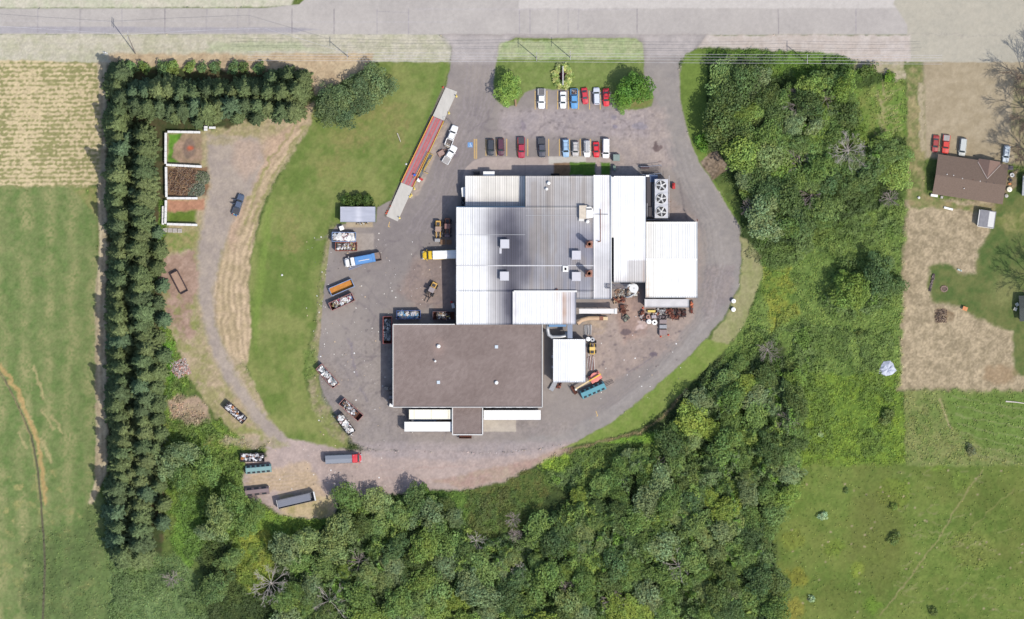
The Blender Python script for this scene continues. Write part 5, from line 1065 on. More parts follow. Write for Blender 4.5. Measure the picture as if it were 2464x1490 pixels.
for k in range(8): mb.box((-4.1+k*.92, -1.23, 1.9), (.12, .08, 1.2)); mb.box((-4.1+k*.92, 1.23, 1.9), (.12, .08, 1.2))
mb.build('side_rib', m_dark, rt); MB().box((-.4, 0, .65), (9., .9, .3)).build('chassis', m_dark, rt); bigwheels(rt, (-3.8, -2.6, 1.4, 4.), 1.2)
for sx in (3.2,): MB().cyl((sx, .9, 1.), .09, 2.6, 10).build('exhaust_stack', m_galv, rt)
lt = thing('trailer', 'long grey open topped trailer with a white front board at the edge of the wood', 'trailer', bl(712.8, 1203.7), rad(13)); mb = MB(); h, w_ = 5.15, 1.2
for s in (-1, 1): mb.box((0, s*w_, 1.9), (2*h, .08, 1.6))
mb.box((-h, 0, 1.9), (.08, 2*w_-.1, 1.6)); mb.box((0, 0, 1.1), (2*h, 2*w_-.1, .1)); mb.build('body', mat('trailer_grey', A(110, 112, 120), .6), lt)
MB().box((-.5, .12, 2.35), (2*h-1.2, 1.95, .1), M=Matrix.Rotation(-.12, 3, 'X')).build('tarpaulin', mat('slate_tarpaulin', A(134, 138, 150), .6, var=.1, streak=(.5, 3, 1)), lt); MB().box((h+.1, 0, 2.), (.35, 2.5, 2.1)).build('front_board', m_trim, lt)
mb = MB(); mb.box((-h-.03, 0, 2.72), (.1, 2.5, .1)); mb.build('tail_rail', m_trim, lt); bigwheels(lt, (-4., -2.8, -1.6), 1.2)
def semi(x0, y0, x1, y1, label, m, ribs=(), dirn=1):
    root = thing('semi_trailer', label, 'trailer', bl((x0+x1)/2, (y0+y1)/2), 0, 'white box trailers at the loading dock'); L_, W_ = (x1-x0)/S, 2.6
    MB().box((0, 0, 2.6), (L_, W_, 2.8)).build('box', m, root, bevel=.08)
    MB().box((0, 0, 1.05), (L_*.96, 1.1, .25)).build('chassis', m_dark, root)
    for s in (-1, 1): mb = MB(); mb.box((0, s*(W_/2-.03), 4.0), (L_+.02, .1, .08)); mb.build('top_rail', m_trim, root)
    if ribs:
        mb = MB()
        for r_ in ribs: mb.box((-L_/2+r_*L_, 0, 4.01), (.05, W_*.98, .05))
        mb.build('roof_strap', m_dark, root)
    sx = dirn; bigwheels(root, (sx*(L_/2-1.4), sx*(L_/2-2.7)), W_/2); mb = MB()
    for s in (-1, 1): mb.box((-sx*(L_/2-2.6), s*.8, .55), (.15, .15, 1.1))
    mb.build('landing_leg', m_dark, root)
semi(984.8, 986, 1087.3, 1007.3, 'cream roofed box trailer with dark straps, upper left of the dock', m_cream, (.12, .52, .92))
semi(973.8, 1015.4, 1087.3, 1037, 'plain white box trailer, lower left of the dock', m_white)
semi(1163.9, 987.2, 1300.6, 1009.4, 'longest white box trailer, right of the dock', m_white, dirn=-1)
o = thing('flatbed_trailer', 'low blue flatbed squeezed between the two left dock trailers', 'trailer', bl(1023, 1011.5), 0); MB().box((0, 0, 1.), (6.2, 1.4, .2)).build('deck', mat('dusty_blue', A(104, 128, 166), .7), o); MB().box((-3.4, 0, .9), (.6, 1.2, .5)).build('toolbox', m_galv, o); bigwheels(o, (2.,), .7, .4)
o = thing('small_trailer', 'small rusty frame trailer hitched beside the lower white pickup', 'trailer', bl(1061.5, 369), rad(30)); mb = MB()
for p in ([(-.9, -.7, .55), (.9, -.7, .55), (.9, .7, .55), (-.9, .7, .55), (-.9, -.7, .55)], [(.9, .5, .5), (2., 0, .5)], [(.9, -.5, .5), (2., 0, .5)]): mb.tube(p, .06, 6)
mb.build('frame', m_rust, o); MB().box((0, 0, .6), (1.7, 1.3, .06)).build('deck', mat('pale_rust_deck', A(176, 150, 140), .9, var=.3), o)
for s in (-1, 1): wheel(o, -.1, s*.85, .3, .2)

# ------------------------------------------------------------------ loaders and lifts
def loader(x, y, ang, label, body, cab, name='wheel_loader', fork='bucket', k=1.):
    root = thing(name, label, 'loader', bl(x, y), rad(ang)); 
    MB().box((-1.7*k, 0, 1.25), (2.1*k, 1.5, 1.1), taper=.88).build('engine_cover', body, root, bevel=.06); MB().box((-1.7*k, 0, 1.9), (.8, .9, .12)).build('grille', m_dark, root)
    MB().box((-.2*k, 0, 1.7), (1.3*k, 1.35, 1.7), taper=.9).build('cab', m_glass, root); MB().box((-.2*k, 0, 2.6), (1.5*k, 1.55, .12)).build('cab_roof', cab, root, bevel=.03)
    mb = MB()
    for s in (-1, 1): mb.tube([(.5*k, s*.55, 1.4), (1.5*k, s*.55, 1.2), (2.4*k, s*.5, .5)], .13, 6)
    mb.build('lift_arm', body if fork == 'bucket' else m_dark, root)
    if fork == 'bucket': mb = MB(); mb.box((2.75*k, 0, .35), (.7, 2.3, .1)); mb.box((2.4*k, 0, .75), (.1, 2.3, .8)); [mb.box((2.7*k, s*1.12, .6), (.7, .06, .5)) for s in (-1, 1)]; mb.build('bucket', m_dark, root)
    else:
        mb = MB(); mb.box((2.35*k, 0, .9), (.12, 1.4, 1.2)); [mb.box((3.1*k, s*.4, .15), (1.4, .14, .08)) for s in (-1, 1)]; mb.build('fork', m_dark, root)
    for fx in (-1.6*k, 1.*k):
        for s in (-1, 1): wheel(root, fx, s*.95, .62*k, .42)
    return root
ytan = mat('loader_yellow', A(228, 182, 96), .6, var=.12); ctan = mat('grey_tan_cab', A(164, 154, 156), .6)
loader(1054.6, 553.5, -90, 'yellow wheel loader facing south, left of the brown one by the plant wall', ytan, mat('tan_cab', A(176, 150, 134), .6), k=.95)
loader(1076.8, 546.5, -90, 'dull brown wheel loader close to the plant wall', m_rust, mat('pink_brown_cab', A(150, 110, 104), .6), k=.9)
loader(1038, 699, -117, 'yellow and grey loader with forks standing askew in the yard', ytan, ctan, fork='fork', k=.9)
loader(1425, 838, 90, 'small yellow skid loader parked against the white shed', mat('skid_yellow', A(240, 196, 88), .5, var=.1), mat('skid_roof', A(244, 206, 120), .5), name='skid_loader', k=.62)
bl_ = thing('boom_lift', 'boom lift with a faded red base and a long cream boom lying across it', 'boom lift', bl(1432, 908), rad(211))
MB().box((0, 0, .75), (3.3, 2.3, .7)).build('chassis', mat('faded_red', A(236, 144, 134), .6), bl_, bevel=.1); MB().cyl((0, 0, 1.1), 1.3, .7, 24).build('turntable', mat('faded_red', A(1, 1, 1)), bl_)
mb = MB(); mb.box((2.4, 0, 2.25), (7.6, .36, .36), M=Matrix.Rotation(.05, 3, 'Y')); mb.build('boom', mat('cream_boom', A(240, 214, 166), .5), bl_)
mb = MB(); mb.box((-.6, 0, 2.5), (2.4, .3, .3)); mb.box((1.4, 0, 2.52), (1.1, .3, .2)); mb.build('boom_section', m_yellow, bl_)
mb = MB()
for z in (.5, 1., 1.5): mb.tube([(6.3, -1.2, z), (6.3, 1.2, z), (7.2, 1.2, z), (7.2, -1.2, z), (6.3, -1.2, z)], .05, 6)
for p in ((6.3, -1.2), (6.3, 1.2), (7.2, 1.2), (7.2, -1.2), (6.3, 0), (7.2, 0)): mb.cyl((p[0], p[1], .4), .05, 1.15, 6)
mb.box((6.75, 0, .45), (.9, 2.4, .06)); mb.build('basket', m_rustd, bl_); MB().box((6.2, .1, 1.6), (.5, .6, .5)).build('control_box', m_white, bl_)
for fx in (-1.1, 1.1):
    for s in (-1, 1): wheel(bl_, fx, s*1.15, .48, .34)
# ================================================================== YARD OBJECTS
def simple(name, label, cat, x, y, build, ang=0., group=None):
    r = thing(name, label, cat, bl(x, y), rad(ang), group); build(r); return r
# concrete block bunker walls: each long wall is its own thing, block joints in the mesh
m_blk = mat('white_concrete_block', A(240, 240, 238), .85, var=.12, scale=2)
def bwall(x0, y0, x1, y1, label, h=1.5):
    cx_, cy_ = (x0+x1)/2, (y0+y1)/2; r = thing('block_wall', label, 'wall', bl(cx_, cy_), math.atan2(-(y1-y0), x1-x0), 'white block walls of the storage bays')
    L_ = math.hypot(x1-x0, y1-y0)/S; n = max(1, round(L_/1.75))
    for k in range(n): MB().box((-L_/2+(k+.5)*L_/n, 0, h/2), (L_/n-.04, .62+.03*math.sin(k*3), h+.05*math.sin(k*5))).build('block', m_blk, r, bevel=.03)
bwall(403.5, 317.5, 482.5, 318.8, 'white block wall along the north side of the storage bays, under the spruces')
bwall(399.5, 320, 399, 395, 'white block wall on the west side of the northern bay with the puddle')
bwall(400, 402, 401, 475, 'white block wall behind the heap of cut branches')
bwall(400, 482, 398.5, 539, 'white block wall on the west side of the southern bay')
bwall(400, 397, 485.7, 401.5, 'white block wall between the puddle bay and the branch heap')
bwall(402, 477.2, 475.7, 477.5, 'white block wall between the branch heap and the southern bay')
bwall(402, 539.5, 475.4, 541.8, 'white block wall closing the southern bay, beside the pallet blocks')
bwall(393, 496, 392, 541, 'grey spare block row standing behind the southern bay west wall', .9)
for (x, y, l, lb) in ((495.6, 306.3, 8.5, 'upper of two stacked white concrete blocks north of the bays'), (495.2, 312.2, 8.5, 'lower of two stacked white concrete blocks north of the bays'), (511, 307.6, 16, 'longer white concrete block right of the stacked pair north of the bays')):
    tag(MB().box((0, 0, .4), (l/S, .62, .8)).build('concrete_block', m_blk, loc=bl(x, y), bevel=.03), lb, 'block', 'loose concrete blocks')
for k, x in enumerate((397.4, 409.4, 421, 433)):
    r = thing('pallet_stack', ('leftmost', 'second', 'third', 'rightmost')[k]+' of four grey timber pallets in a row south of the storage bays', 'pallet', bl(x, 554+k*.5), .02, 'timber pallets south of the bays')
    for j in range(7): MB().box((0, -.5+j*.167, .3), (1.2, .12, .03)).build('board', mat('grey_timber', A(204, 198, 192), .9, var=.3, scale=4), r)
    for j in (-.5, 0, .5): MB().box((j, 0, .18), (.12, 1.1, .2)).build('bearer', m_wood, r)
def sticks(name, label, x, y, Lm, Wm, h, pal, n, seed, leafy=False):
    r = random.Random(seed); mb = MB(); mb.c = []
    for k in range(n):
        a = r.uniform(0, 6.3); q = math.sqrt(r.random())*.5; u, v = q*math.cos(a)*2, q*math.sin(a)*2; u = max(-1, min(1, u*1.15)); v = max(-1, min(1, v*1.15)); top = h*(1-.7*max(abs(u), abs(v))**2)*r.uniform(.45, 1)
        b = r.uniform(0, 3.14); l = r.uniform(.3, 1.3)*(.6 if leafy else 1); w = r.choice([.04, .05, .08]) if not leafy else .12; d = (l*math.cos(b)/2, l*math.sin(b)/2); px, py = u*Lm/2*.92, v*Wm/2*.92; z2 = r.uniform(-.2, .25)
        c_ = A(*r.choice(pal)); kk = r.uniform(.7, 1.2); mb.tube([(px-d[0], py-d[1], max(.05, top-z2)), (px+r.gauss(0, .05), py+r.gauss(0, .05), top+.05), (px+d[0], py+d[1], max(.05, top+z2))], w, 4, r2=w*.5, col=tuple(q_*kk for q_ in c_))
    o = mb.build(name, deb, loc=bl(x, y)); return tag(o, label, 'branch heap')
sticks('brush_pile', 'heap of brown cut branches filling the middle storage bay', 444, 437, 9., 7.8, 1.4, [(170, 138, 108), (130, 100, 82), (196, 164, 124), (104, 80, 72), (150, 116, 92), (176, 156, 140)], 1900, 21)
sticks('leafy_brush', 'upper grey green leafy brush heap at the mouth of the middle bay', 484, 428, 4.6, 3.6, 1.1, [(128, 138, 104), (110, 120, 92), (150, 150, 130)], 700, 23, True)
sticks('leafy_brush', 'lower grey green leafy brush heap at the mouth of the middle bay', 470, 455, 5.2, 4., 1.2, [(122, 134, 110), (104, 116, 94), (146, 150, 134)], 800, 24, True)
heap('rubble_pile', 'pale heap of broken concrete rubble beside the spruce belt', 'rubble heap', 434, 887, 20, 5., 4.8, .05, 1.1, [(214, 204, 198), (190, 176, 170), (200, 150, 136), (170, 158, 152)], 420, seed=22, size=(.25, .6), mound=True)
# round tanks, cabinets, frames in the east yard
def tank(x, y, r_, h, label, m, hole=False, name='water_tank', cat='tank', grp=None):
    o = thing(name, label, cat, bl(x, y), 0, grp); mb = MB()
    if hole: mb.ring((0, 0, 0), r_*.36, r_, h, 24)
    else: mb.cyl((0, 0, 0), r_, h, 24); mb.dome((0, 0, h), r_, r_*.3, 24, 4)
    mb.build('shell', m, o); mb = MB(); (mb.cyl((0, 0, h*.3), r_*.36, .1, 16) if hole else mb.cyl((0, 0, h+r_*.28), r_*.22, .1, 12)); mb.build('opening' if hole else 'lid', m_black if hole else m_galv, o)
tank(1559.5, 762.8, .62, 1.3, 'open topped rusty pipe drum with a dark hole, above the two white round tanks', mat('pinkish_rust', (1, 1, 1)), True, 'steel_drum', 'drum')
tank(1561.3, 774, .68, 1.4, 'left white round tank below the rusty drum in the east yard', m_white)
tank(1575, 776, .72, 1.1, 'right white round tank with a dark centre hole in the east yard', m_white, True, 'cable_reel', 'reel')
tank(1415, 816, .62, 1.8, 'white domed tank at the north east corner of the white shed', m_white)
tank(1425.5, 817.5, .6, 1.2, 'grey ring shaped drum next to the white domed tank', m_galv, True, 'steel_drum', 'drum')
tank(1765, 724.5, .62, 1.1, 'upper of two round white tanks beside the east bend of the drive', m_white)
tank(1764.5, 745, .62, 1.1, 'lower of two round white tanks beside the east bend of the drive', m_white)
def crate(name, label, cat, x, y, lx, ly, h, m, ang=0., lidm=None, grp=None):
    o = thing(name, label, cat, bl(x, y), rad(ang), grp); a, b = lx/S, ly/S; mb = MB(); mb.box((0, 0, h/2), (a, b, h)); mb.build('case', m, o, bevel=.03)
    mb = MB(); mb.box((0, 0, h+.04), (a*.9, b*.86, .06)); mb.build('lid', lidm or m, o); return o
crate('electrical_cabinet', 'green grey electrical cabinet on a pad at the end of the lower parking row', 'cabinet', 1483, 380, 16, 16, 1.7, mat('green_grey_paint', A(140, 158, 152), .6))
crate('utility_box', 'narrow green utility box between the cabinet and the white roof', 'cabinet', 1478.5, 405, 7, 13, 1.3, mat('sage_paint', A(120, 142, 130), .6), 8)
crate('steel_box', 'grey machine box stacked above the coned box in the east yard', 'box', 1595.4, 774, 18, 10, 1.5, mat('warm_grey_box', A(156, 142, 142), .7))
crate('steel_box', 'pale grey cabinet just below the upper machine box in the east yard', 'box', 1595.4, 786, 18, 9, 1.3, mat('cool_grey_box', A(164, 166, 172), .6))
crate('steel_box', 'grey brown steel box with an orange cone at each lower corner', 'box', 1595.5, 800, 19, 14, 1.2, mat('brown_grey_box', A(150, 132, 130), .7), lidm=mat('brown_grey_lid', A(160, 142, 140), .7))
crate('steel_box', 'small grey box right of the rusty drum in the east yard', 'box', 1573.4, 762, 12, 8, 1., mat('pale_box', A(186, 176, 182), .6), 8)
crate('steel_bin', 'long yellow bin under the lean-to roof edge', 'bin', 1567.6, 749, 19, 5.5, .9, mat('bin_yellow', A(238, 214, 120), .6))
crate('refrigerator', 'white discarded refrigerator standing askew above the blue railed container', 'refrigerator', 822.2, 549, 10.5, 10.5, 1.5, m_white, 20)
crate('dumpster', 'dark dumpster beside the office entrance canopy', 'dumpster', 1147, 415.5, 15, 8, 1.2, m_dark)
crate('white_crate', 'white crate by the plant wall above the corner container', 'crate', 1090.5, 736, 7, 12, 1., m_trim, 10)
crate('red_crate', 'small red crate by the plant wall next to the white crate', 'crate', 1086.5, 727, 5, 5, .8, m_red, 6)
crate('hvac_unit', 'dark air unit on the north wall of the main roof', 'air unit', 1199, 419.5, 22, 0, 0, m_dark) if 0 else None
crate('air_unit', 'long dark air unit standing against the north wall of the plant', 'air unit', 1336, 421, 20, 6, 1.6, m_black)
crate('pallet_crate', 'grey crate in front of the yellow wheel loader', 'crate', 1052.4, 578.4, 13, 8, .9, mat('grey_crate', A(176, 176, 180), .7, var=.3, scale=4))
crate('pallet_crate', 'pinkish crate in front of the brown wheel loader', 'crate', 1076, 566, 13, 9, .8, mat('mauve_crate', A(146, 128, 134), .7, var=.3, scale=4))
def pallets(r):
    for s in (-1, 1):
        for j in range(6): MB().box((s*.85, -.6+j*.24, .5), (1.4, .14, .06)).build('board', m_wood, r)
        MB().box((s*.85, 0, .25), (1.3, 1.2, .4)).build('load', m_rustd, r)
simple('pallet_pair', 'two slatted brown pallets side by side above the yellow cabbed truck', 'pallet', 1073, 582.8, pallets)
for k, (x, y, c) in enumerate(((930, 935, (150, 146, 140)), (941, 935, (120, 112, 110)), (941, 945, (130, 118, 110)), (941, 956, (140, 136, 138)), (941, 966, (120, 106, 100)))):
    crate('pallet_stack', ('leftmost', 'topmost right hand', 'second', 'third', 'fourth')[k]+' stack of brown pallets against the warehouse west wall', 'pallets', x, y, 9.5, 8.5, 1.6+.2*(k % 2), mat('pallet_tone'+str(k), A(*c), .9, var=.25, scale=5), grp='pallet stacks on the warehouse west wall')
crate('white_chest', 'white chest at the south west corner of the warehouse', 'chest', 941.5, 975, 9, 8, 1.1, m_white, -12)
# conveyor and machine
def conv(r):
    MB().box((0, 0, 4.), (10.2, 1.3, .35)).build('cover', mat('white_sheet_cover', A(240, 238, 236), .5, var=.1, streak=(.4, 5, 1)), r)
    MB().box((4.9, 0, 4.1), (.7, 1.5, .6)).build('head_box', m_trim, r); mb = MB()
    for x in (-3.5, 0, 3.5):
        for s in (-1, 1): mb.tube([(x, s*.5, 3.8), (x, s*.9, 0)], .07, 6)
    mb.build('leg', m_dark, r); MB().box((-1.2, .68, 3.6), (7., .06, .6)).build('side_panel', m_blue, r)
simple('conveyor', 'long white covered conveyor sticking out of the plant east wall', 'conveyor', 1438, 749, conv)
def tanb(r):
    mb = MB(); mb.tube([(-4.4, -.9, 2.6), (-3.2, .1, 2.2), (-1.2, .6, 1.6), (1.6, .6, 1.)], .62, 10); mb.build('chute', mat('tan_chute', A(206, 176, 146), .8, var=.25, streak=(.4, 3, 1)), r)
    MB().box((2.3, .55, .8), (1., 1.1, 1.4)).build('housing', m_rust, r); MB().box((3.4, .5, .7), (1.2, .9, .9)).build('hopper', mat('cream_hopper', A(230, 206, 166), .7, var=.2), r)
simple('scrap_chute', 'curved tan chute running below the white conveyor', 'chute', 1427, 771, tanb)
def elbow(r):
    mb = MB(); mb.tube([(-2.9, 2.8, 4.6), (-2.9, 1.2, 4.4), (-2.6, -.2, 4.2), (-1.7, -.8, 4.1), (.4, -.8, 4.), (2.1, -.5, 3.9), (2.3, .6, 3.8)], .5, 14); mb.build('duct', m_galv, r, smooth=True)
    mb = MB(); mb.tube([(-1.7, -.8, 4.1), (-1.75, -.8, .0)], .12, 8); mb.tube([(1.2, -.7, 3.9), (1.2, -.7, 0)], .1, 8); mb.build('support', m_dark, r)
simple('exhaust_duct', 'fat bent silver duct between the plant and the white shed', 'duct', 1343, 804, elbow)
def cyc(r):
    mb = MB(); mb.cyl((0, 0, 2.2), .6, 3., 20, r2=1.25); mb.cyl((0, 0, 5.2), 1.25, .9, 20); mb.build('cone', m_galv, r); mb = MB(); mb.ring((0, 0, 6.1), .2, 1.25, .14, 20); mb.build('top_plate', m_trim, r)
    mb = MB(); mb.tube([(.4, .8, 6.), (-1.3, .9, 6.1), (-2.2, .2, 5.2)], .32, 10); mb.tube([(.9, -.5, 5.), (.3, -1.5, 4.5), (-1., -2.2, 2.8), (-1.9, -2.4, 1.)], .26, 10); mb.build('duct', m_trim, r)
    mb = MB(); [mb.cyl((math.cos(a)*1.1, math.sin(a)*1.1, -.1), .08, 5.2, 6) for a in (.8, 2.4, 3.9, 5.5)]; mb.build('leg', m_dark, r)
simple('dust_cyclone', 'silver cone shaped dust collector with bent ducts between the white roofs', 'dust collector', 1524, 694, cyc)
heap('scrap_heap', 'loose silver sheet scrap on the ground around the dust collector', 'scrap', 1505, 706, 0, 6.5, 2.6, .05, .7, [(190, 184, 176), (150, 140, 132), (220, 218, 214), (160, 130, 110)], 150, seed=31, size=(.2, .9), mound=True)
def mach(r):
    mb = MB(); mb.ring((0, -.2, .3), .35, .8, .8, 14); mb.build('drum', m_rustd, r); mb = MB()
    for a in range(7): mb.tube([(0, -.2, .8), (1.6*math.cos(a*.9), 1.5*math.sin(a*.9)-.1, .4)], .09, 6)
    mb.tube([(-.3, 1.3, .8), (1.3, 1.3, .8)], .1, 6); mb.box((-.3, 1., .6), (1.1, .9, 1.)); mb.build('arm', mat('dark_rust', (1, 1, 1)), r)
simple('scrap_grab', 'dark rusty spider shaped grab right of the white conveyor', 'grab', 1500, 747, mach)
BR = [(110, 62, 50), (146, 84, 66), (84, 54, 50), (170, 110, 88)]
for lb, x, y, lx, ly, pal, n, sd, ang in (('red brown rusty steel bars stacked in front of the lean-to', 1612, 750, 2.4, 1.5, BR, 60, 32, 0), ('dark rusty steel sheets heaped at the right end of the lean-to', 1637, 754, 3.2, 2.2, [(72, 44, 44), (96, 60, 52), (60, 44, 46)], 80, 33, 0), ('silver grey metal offcuts between the yellow bin and the rusty bars', 1593, 749, 3., 1.4, [(210, 208, 210), (150, 148, 152), (110, 100, 104)], 70, 34, 0),
     ('orange rusty beams leaning at the lean-to right corner', 1664, 739, .8, 3.4, [(210, 120, 84), (180, 96, 70), (140, 70, 56)], 26, 35, 0), ('low rack of dark bars right of the small grey box', 1591, 762, 3.4, .9, [(96, 84, 88), (150, 140, 144), (70, 58, 62)], 40, 36, -6), ('rusty brown oddments on the dirt below the dust collector', 1490, 722, 3.4, 1.6, BR+[(190, 160, 130)], 60, 61, 10), ('rusty plates and pipes left of the round white tanks in the east yard', 1546, 760, 1.6, 2.6, BR+[(200, 190, 186)], 40, 62, 20), ('brown steel scraps below the dark rusty sheets', 1622, 764, 3., 1.1, BR, 40, 63, -10), ('white and rusty offcuts between the yard bins', 1580, 755, 2.6, .9, BR+[(230, 226, 222)]*2, 40, 64, 0),
     ('tangle of thin wire scrap below the white conveyor end', 1506, 766, 2., 1.4, [(160, 168, 150), (120, 116, 108), (90, 84, 80)], 40, 37, 40)):
    heap('scrap_stack', lb, 'scrap', x, y, ang, lx, ly, .1, 1., pal, n, None, sd, (.25, .9))
def bars(name, lb, x, y, ang, n, L_, wd, pal, z=.2):
    r = thing(name, lb, 'steel stock', bl(x, y), rad(ang)); rr = random.Random(n)
    for k in range(n):
        m = mat('bar_'+str(pal[k % len(pal)]), A(*pal[k % len(pal)]), .7, var=.2); M = Matrix.Rotation(rr.uniform(-.06, .06), 3, 'Z')
        MB().box((0, -wd/2+wd*k/(n-1), z+.1*(k % 2)), (L_*rr.uniform(.75, 1), .13, .14), M=M).build('bar', m, r)
bars('pipe_bundle', 'bundle of grey and white steel profiles standing north of the white shed', 1414, 794, 88, 9, 3.2, 1.9, [(220, 220, 222), (150, 152, 160), (190, 186, 184)])
bars('beam_bundle', 'fanned bundle of brown and pale beams along the east wall of the white shed', 1422, 875, 95, 9, 4.4, 1.8, [(232, 226, 224), (160, 110, 96), (206, 200, 204), (140, 100, 92)])
simple('loading_ramp', 'pale grey metal ramp leaning off the south west corner of the white shed', 'ramp', 1331, 929, lambda r: (MB().box((0, 0, .5), (2.8, 1.3, .1), M=Matrix.Rotation(.25, 3, 'Y')).build('plate', m_galv, r), MB().box((0, .62, .7), (2.8, .06, .2)).build('side_rail', m_dark, r)), 62)
heap('scrap_stack', 'few rusty offcuts beside the grey ramp at the white shed', 'scrap', 1345, 927, 70, 1.9, 1., .05, .6, BR, 26, None, 38, (.2, .7))
heap('tyre_heap', 'dark heap of discarded parts in the nook west of the office wing', 'scrap', 1114.5, 484.5, 0, 1., 2.4, .1, 1., [(60, 60, 66), (90, 92, 98), (40, 40, 44), (130, 132, 138)], 50, None, 39, (.2, .6))
heap('rubbish_heap', 'small heap of dark and yellow rubbish at the front edge of the small shed', 'rubbish', 871, 537, 0, 3.8, 1., .02, .5, [(60, 70, 96), (220, 180, 60), (220, 220, 220), (90, 84, 80), (170, 160, 150)], 60, None, 40, (.12, .45), mound=True)
heap('bed_rubbish', 'white and brown rubbish lying in the bed of the sky blue pickup', 'rubbish', 1382, 222, 90, 1.35, 1.25, .72, 1.12, [(240, 236, 230), (150, 120, 116), (100, 84, 84)], 36, None, 41, (.15, .5))
heap('sand_load', 'dusty sand and rags in the open bed of the upper white pickup', 'sand', 1077, 350.5, 68, 1.3, 1.3, .72, .95, [(200, 190, 174), (176, 164, 150)], 50, None, 42, (.15, .4))
heap('tailgate_boxes', 'blue and red boxes on the tail of the dark slate pickup', 'boxes', 565.5, 516, 72, .7, 1.3, .9, 1.2, [(60, 130, 200), (220, 110, 100), (230, 220, 160), (90, 170, 210)], 16, None, 43, (.2, .45))
def rload(r):
    for k in range(5): MB().box((0, -.5+k*.22, 1.9+.03*(k % 2)), (3., .17, .1)).build('board', m_trim if k % 2 else m_galv, r)
simple('roof_boards', 'long pale boards strapped on the roof of the white wagon', 'boards', 1412.5, 353, rload, 91)
def rack(r):
    mb = MB()
    for y in (-1.1, 1.1): mb.tube([(-3., y, 1.9), (-1., y, 1.9), (2.9, y+.4, 1.9)], .07, 6)
    for x in (-3, -1, 1, 2.9): mb.cyl((x, -1.1, 0), .07, 1.9, 6); mb.cyl((x, 1.1, 0), .07, 1.9, 6)
    mb.build('frame', mat('grey_blue_rail', A(150, 158, 176), .5), r); mb = MB()
    for k in range(26): mb.box((-2.9+k*.22, -.1, 1.2), (.08, 2., .05))
    mb.build('slats', m_dark, r); MB().box((-1.6, .9, .7), (2.4, .7, 1.2)).build('crate', mat('dark_crate', A(84, 66, 72), .8), r)
simple('steel_rack', 'dark slatted steel rack with grey rails north of the three fan unit', 'rack', 1566, 411, rack)
def canopyseat(r):
    MB().box((0, 0, .45), (.5, 1.9, .07)).build('seat', m_wood, r); [MB().box((0, s*.8, .22), (.4, .1, .42)).build('leg', m_dark, r) for s in (-1, 1)]
simple('park_bench', 'weathered wooden bench at the foot of the left parking tree', 'bench', 1241, 248, canopyseat, 5)
# sign bed
def sign(r):
    MB().box((0, 0, 1.6), (.22, 5.2, 1.5)).build('sign_panel', m_trim, r, bevel=.03)
    for s in (-1, 1): MB().box((0, s*2.2, .5), (.3, .3, 1.2)).build('post', m_wood, r)
simple('entrance_sign', 'white edge-on entrance sign board standing in the oval flower bed', 'sign', 1354.5, 183, sign)
tag(MB().prism(ell(0, 0, 2.3, 3.0, 26), -.02, .07).build('flower_bed_soil', mat('dark_mulch', A(84, 52, 58), .95, var=.3, scale=3), loc=bl(1354, 183)), 'oval mulch bed around the entrance sign on the front lawn', 'flower bed')
# poles and cables
def pole(x, y, label, dx=0., dy=0., arms=1):
    o = thing('utility_pole', label, 'utility pole', bl(x, y), 0, 'utility poles along the road verge'); mb = MB(); mb.tube([(0, 0, -.3), (dx*.5, dy*.5, 5.), (dx, dy, 10.5)], .16, 10, r2=.1); mb.build('pole', mat('pole_wood', A(150, 140, 136), .9), o)
    for k in range(arms):
        mb = MB(); mb.box((dx, dy, 10.1-k*.8), (.12, 2.5, .14)); a = mb.build('cross_arm', mat('pale_arm', A(190, 188, 190), .8), o); mb = MB()
        for s in (-1.1, -.4, .4, 1.1): mb.cyl((dx, dy+s, 10.15-k*.8), .05, .22, 8)
        mb.build('insulator', m_trim, a)
pole(326, 130, 'leaning utility pole on the verge above the spruce corner', -1.4, 4.6, 2)
pole(838, 137, 'utility pole on the verge above the dark shrub clump')
pole(1291, 140, 'left utility pole on the front lawn by the sign bed'); pole(1371.5, 138, 'right utility pole on the front lawn by the sign bed'); pole(1938, 147, 'utility pole in the weeds north of the east wood')
def cable(y0, y1, z, x0=600, x1=2178, seg=((600, 838), (838, 1291), (1291, 1371.5), (1371.5, 1938), (1938, 2260))):
    mb = MB()
    for a, b in seg:
        pts = []
        for k in range(13):
            t = k/12; x = a+(b-a)*t; y = y0+(y1-y0)*(x-600)/1578; wx, wy = W(x, y); sag = 4*t*(1-t)*min(1.6, (b-a)/S*.02); pts.append((wx, wy, z-sag))
        mb.tube(pts, .035, 4)
    return mb.build('power_line', mat('pale_cable', A(220, 216, 220), .5))
for y0, y1, z, lb in ((129, 137, 10.3, 'northernmost overhead cable along the verge'), (137, 143, 10.3, 'second overhead cable from the road'), (143, 150, 9.6, 'third overhead cable from the road'), (149, 158, 10.3, 'southernmost overhead cable, above the lawn edge')):
    tag(cable(y0, y1, z), lb, 'cable', 'overhead cables')
mb = MB(); mb.tube([(*W(-20, 66), 10), (*W(150, 76), 9.4), (*W(313, 88), 10), (*W(470, 78), 9.5), (*W(640, 72), 9.6), (*W(840, 132), 10.2)], .035, 4); tag(mb.build('power_line', mat('pale_cable', (1, 1, 1))), 'thin cable from the leaning pole over the road', 'cable')
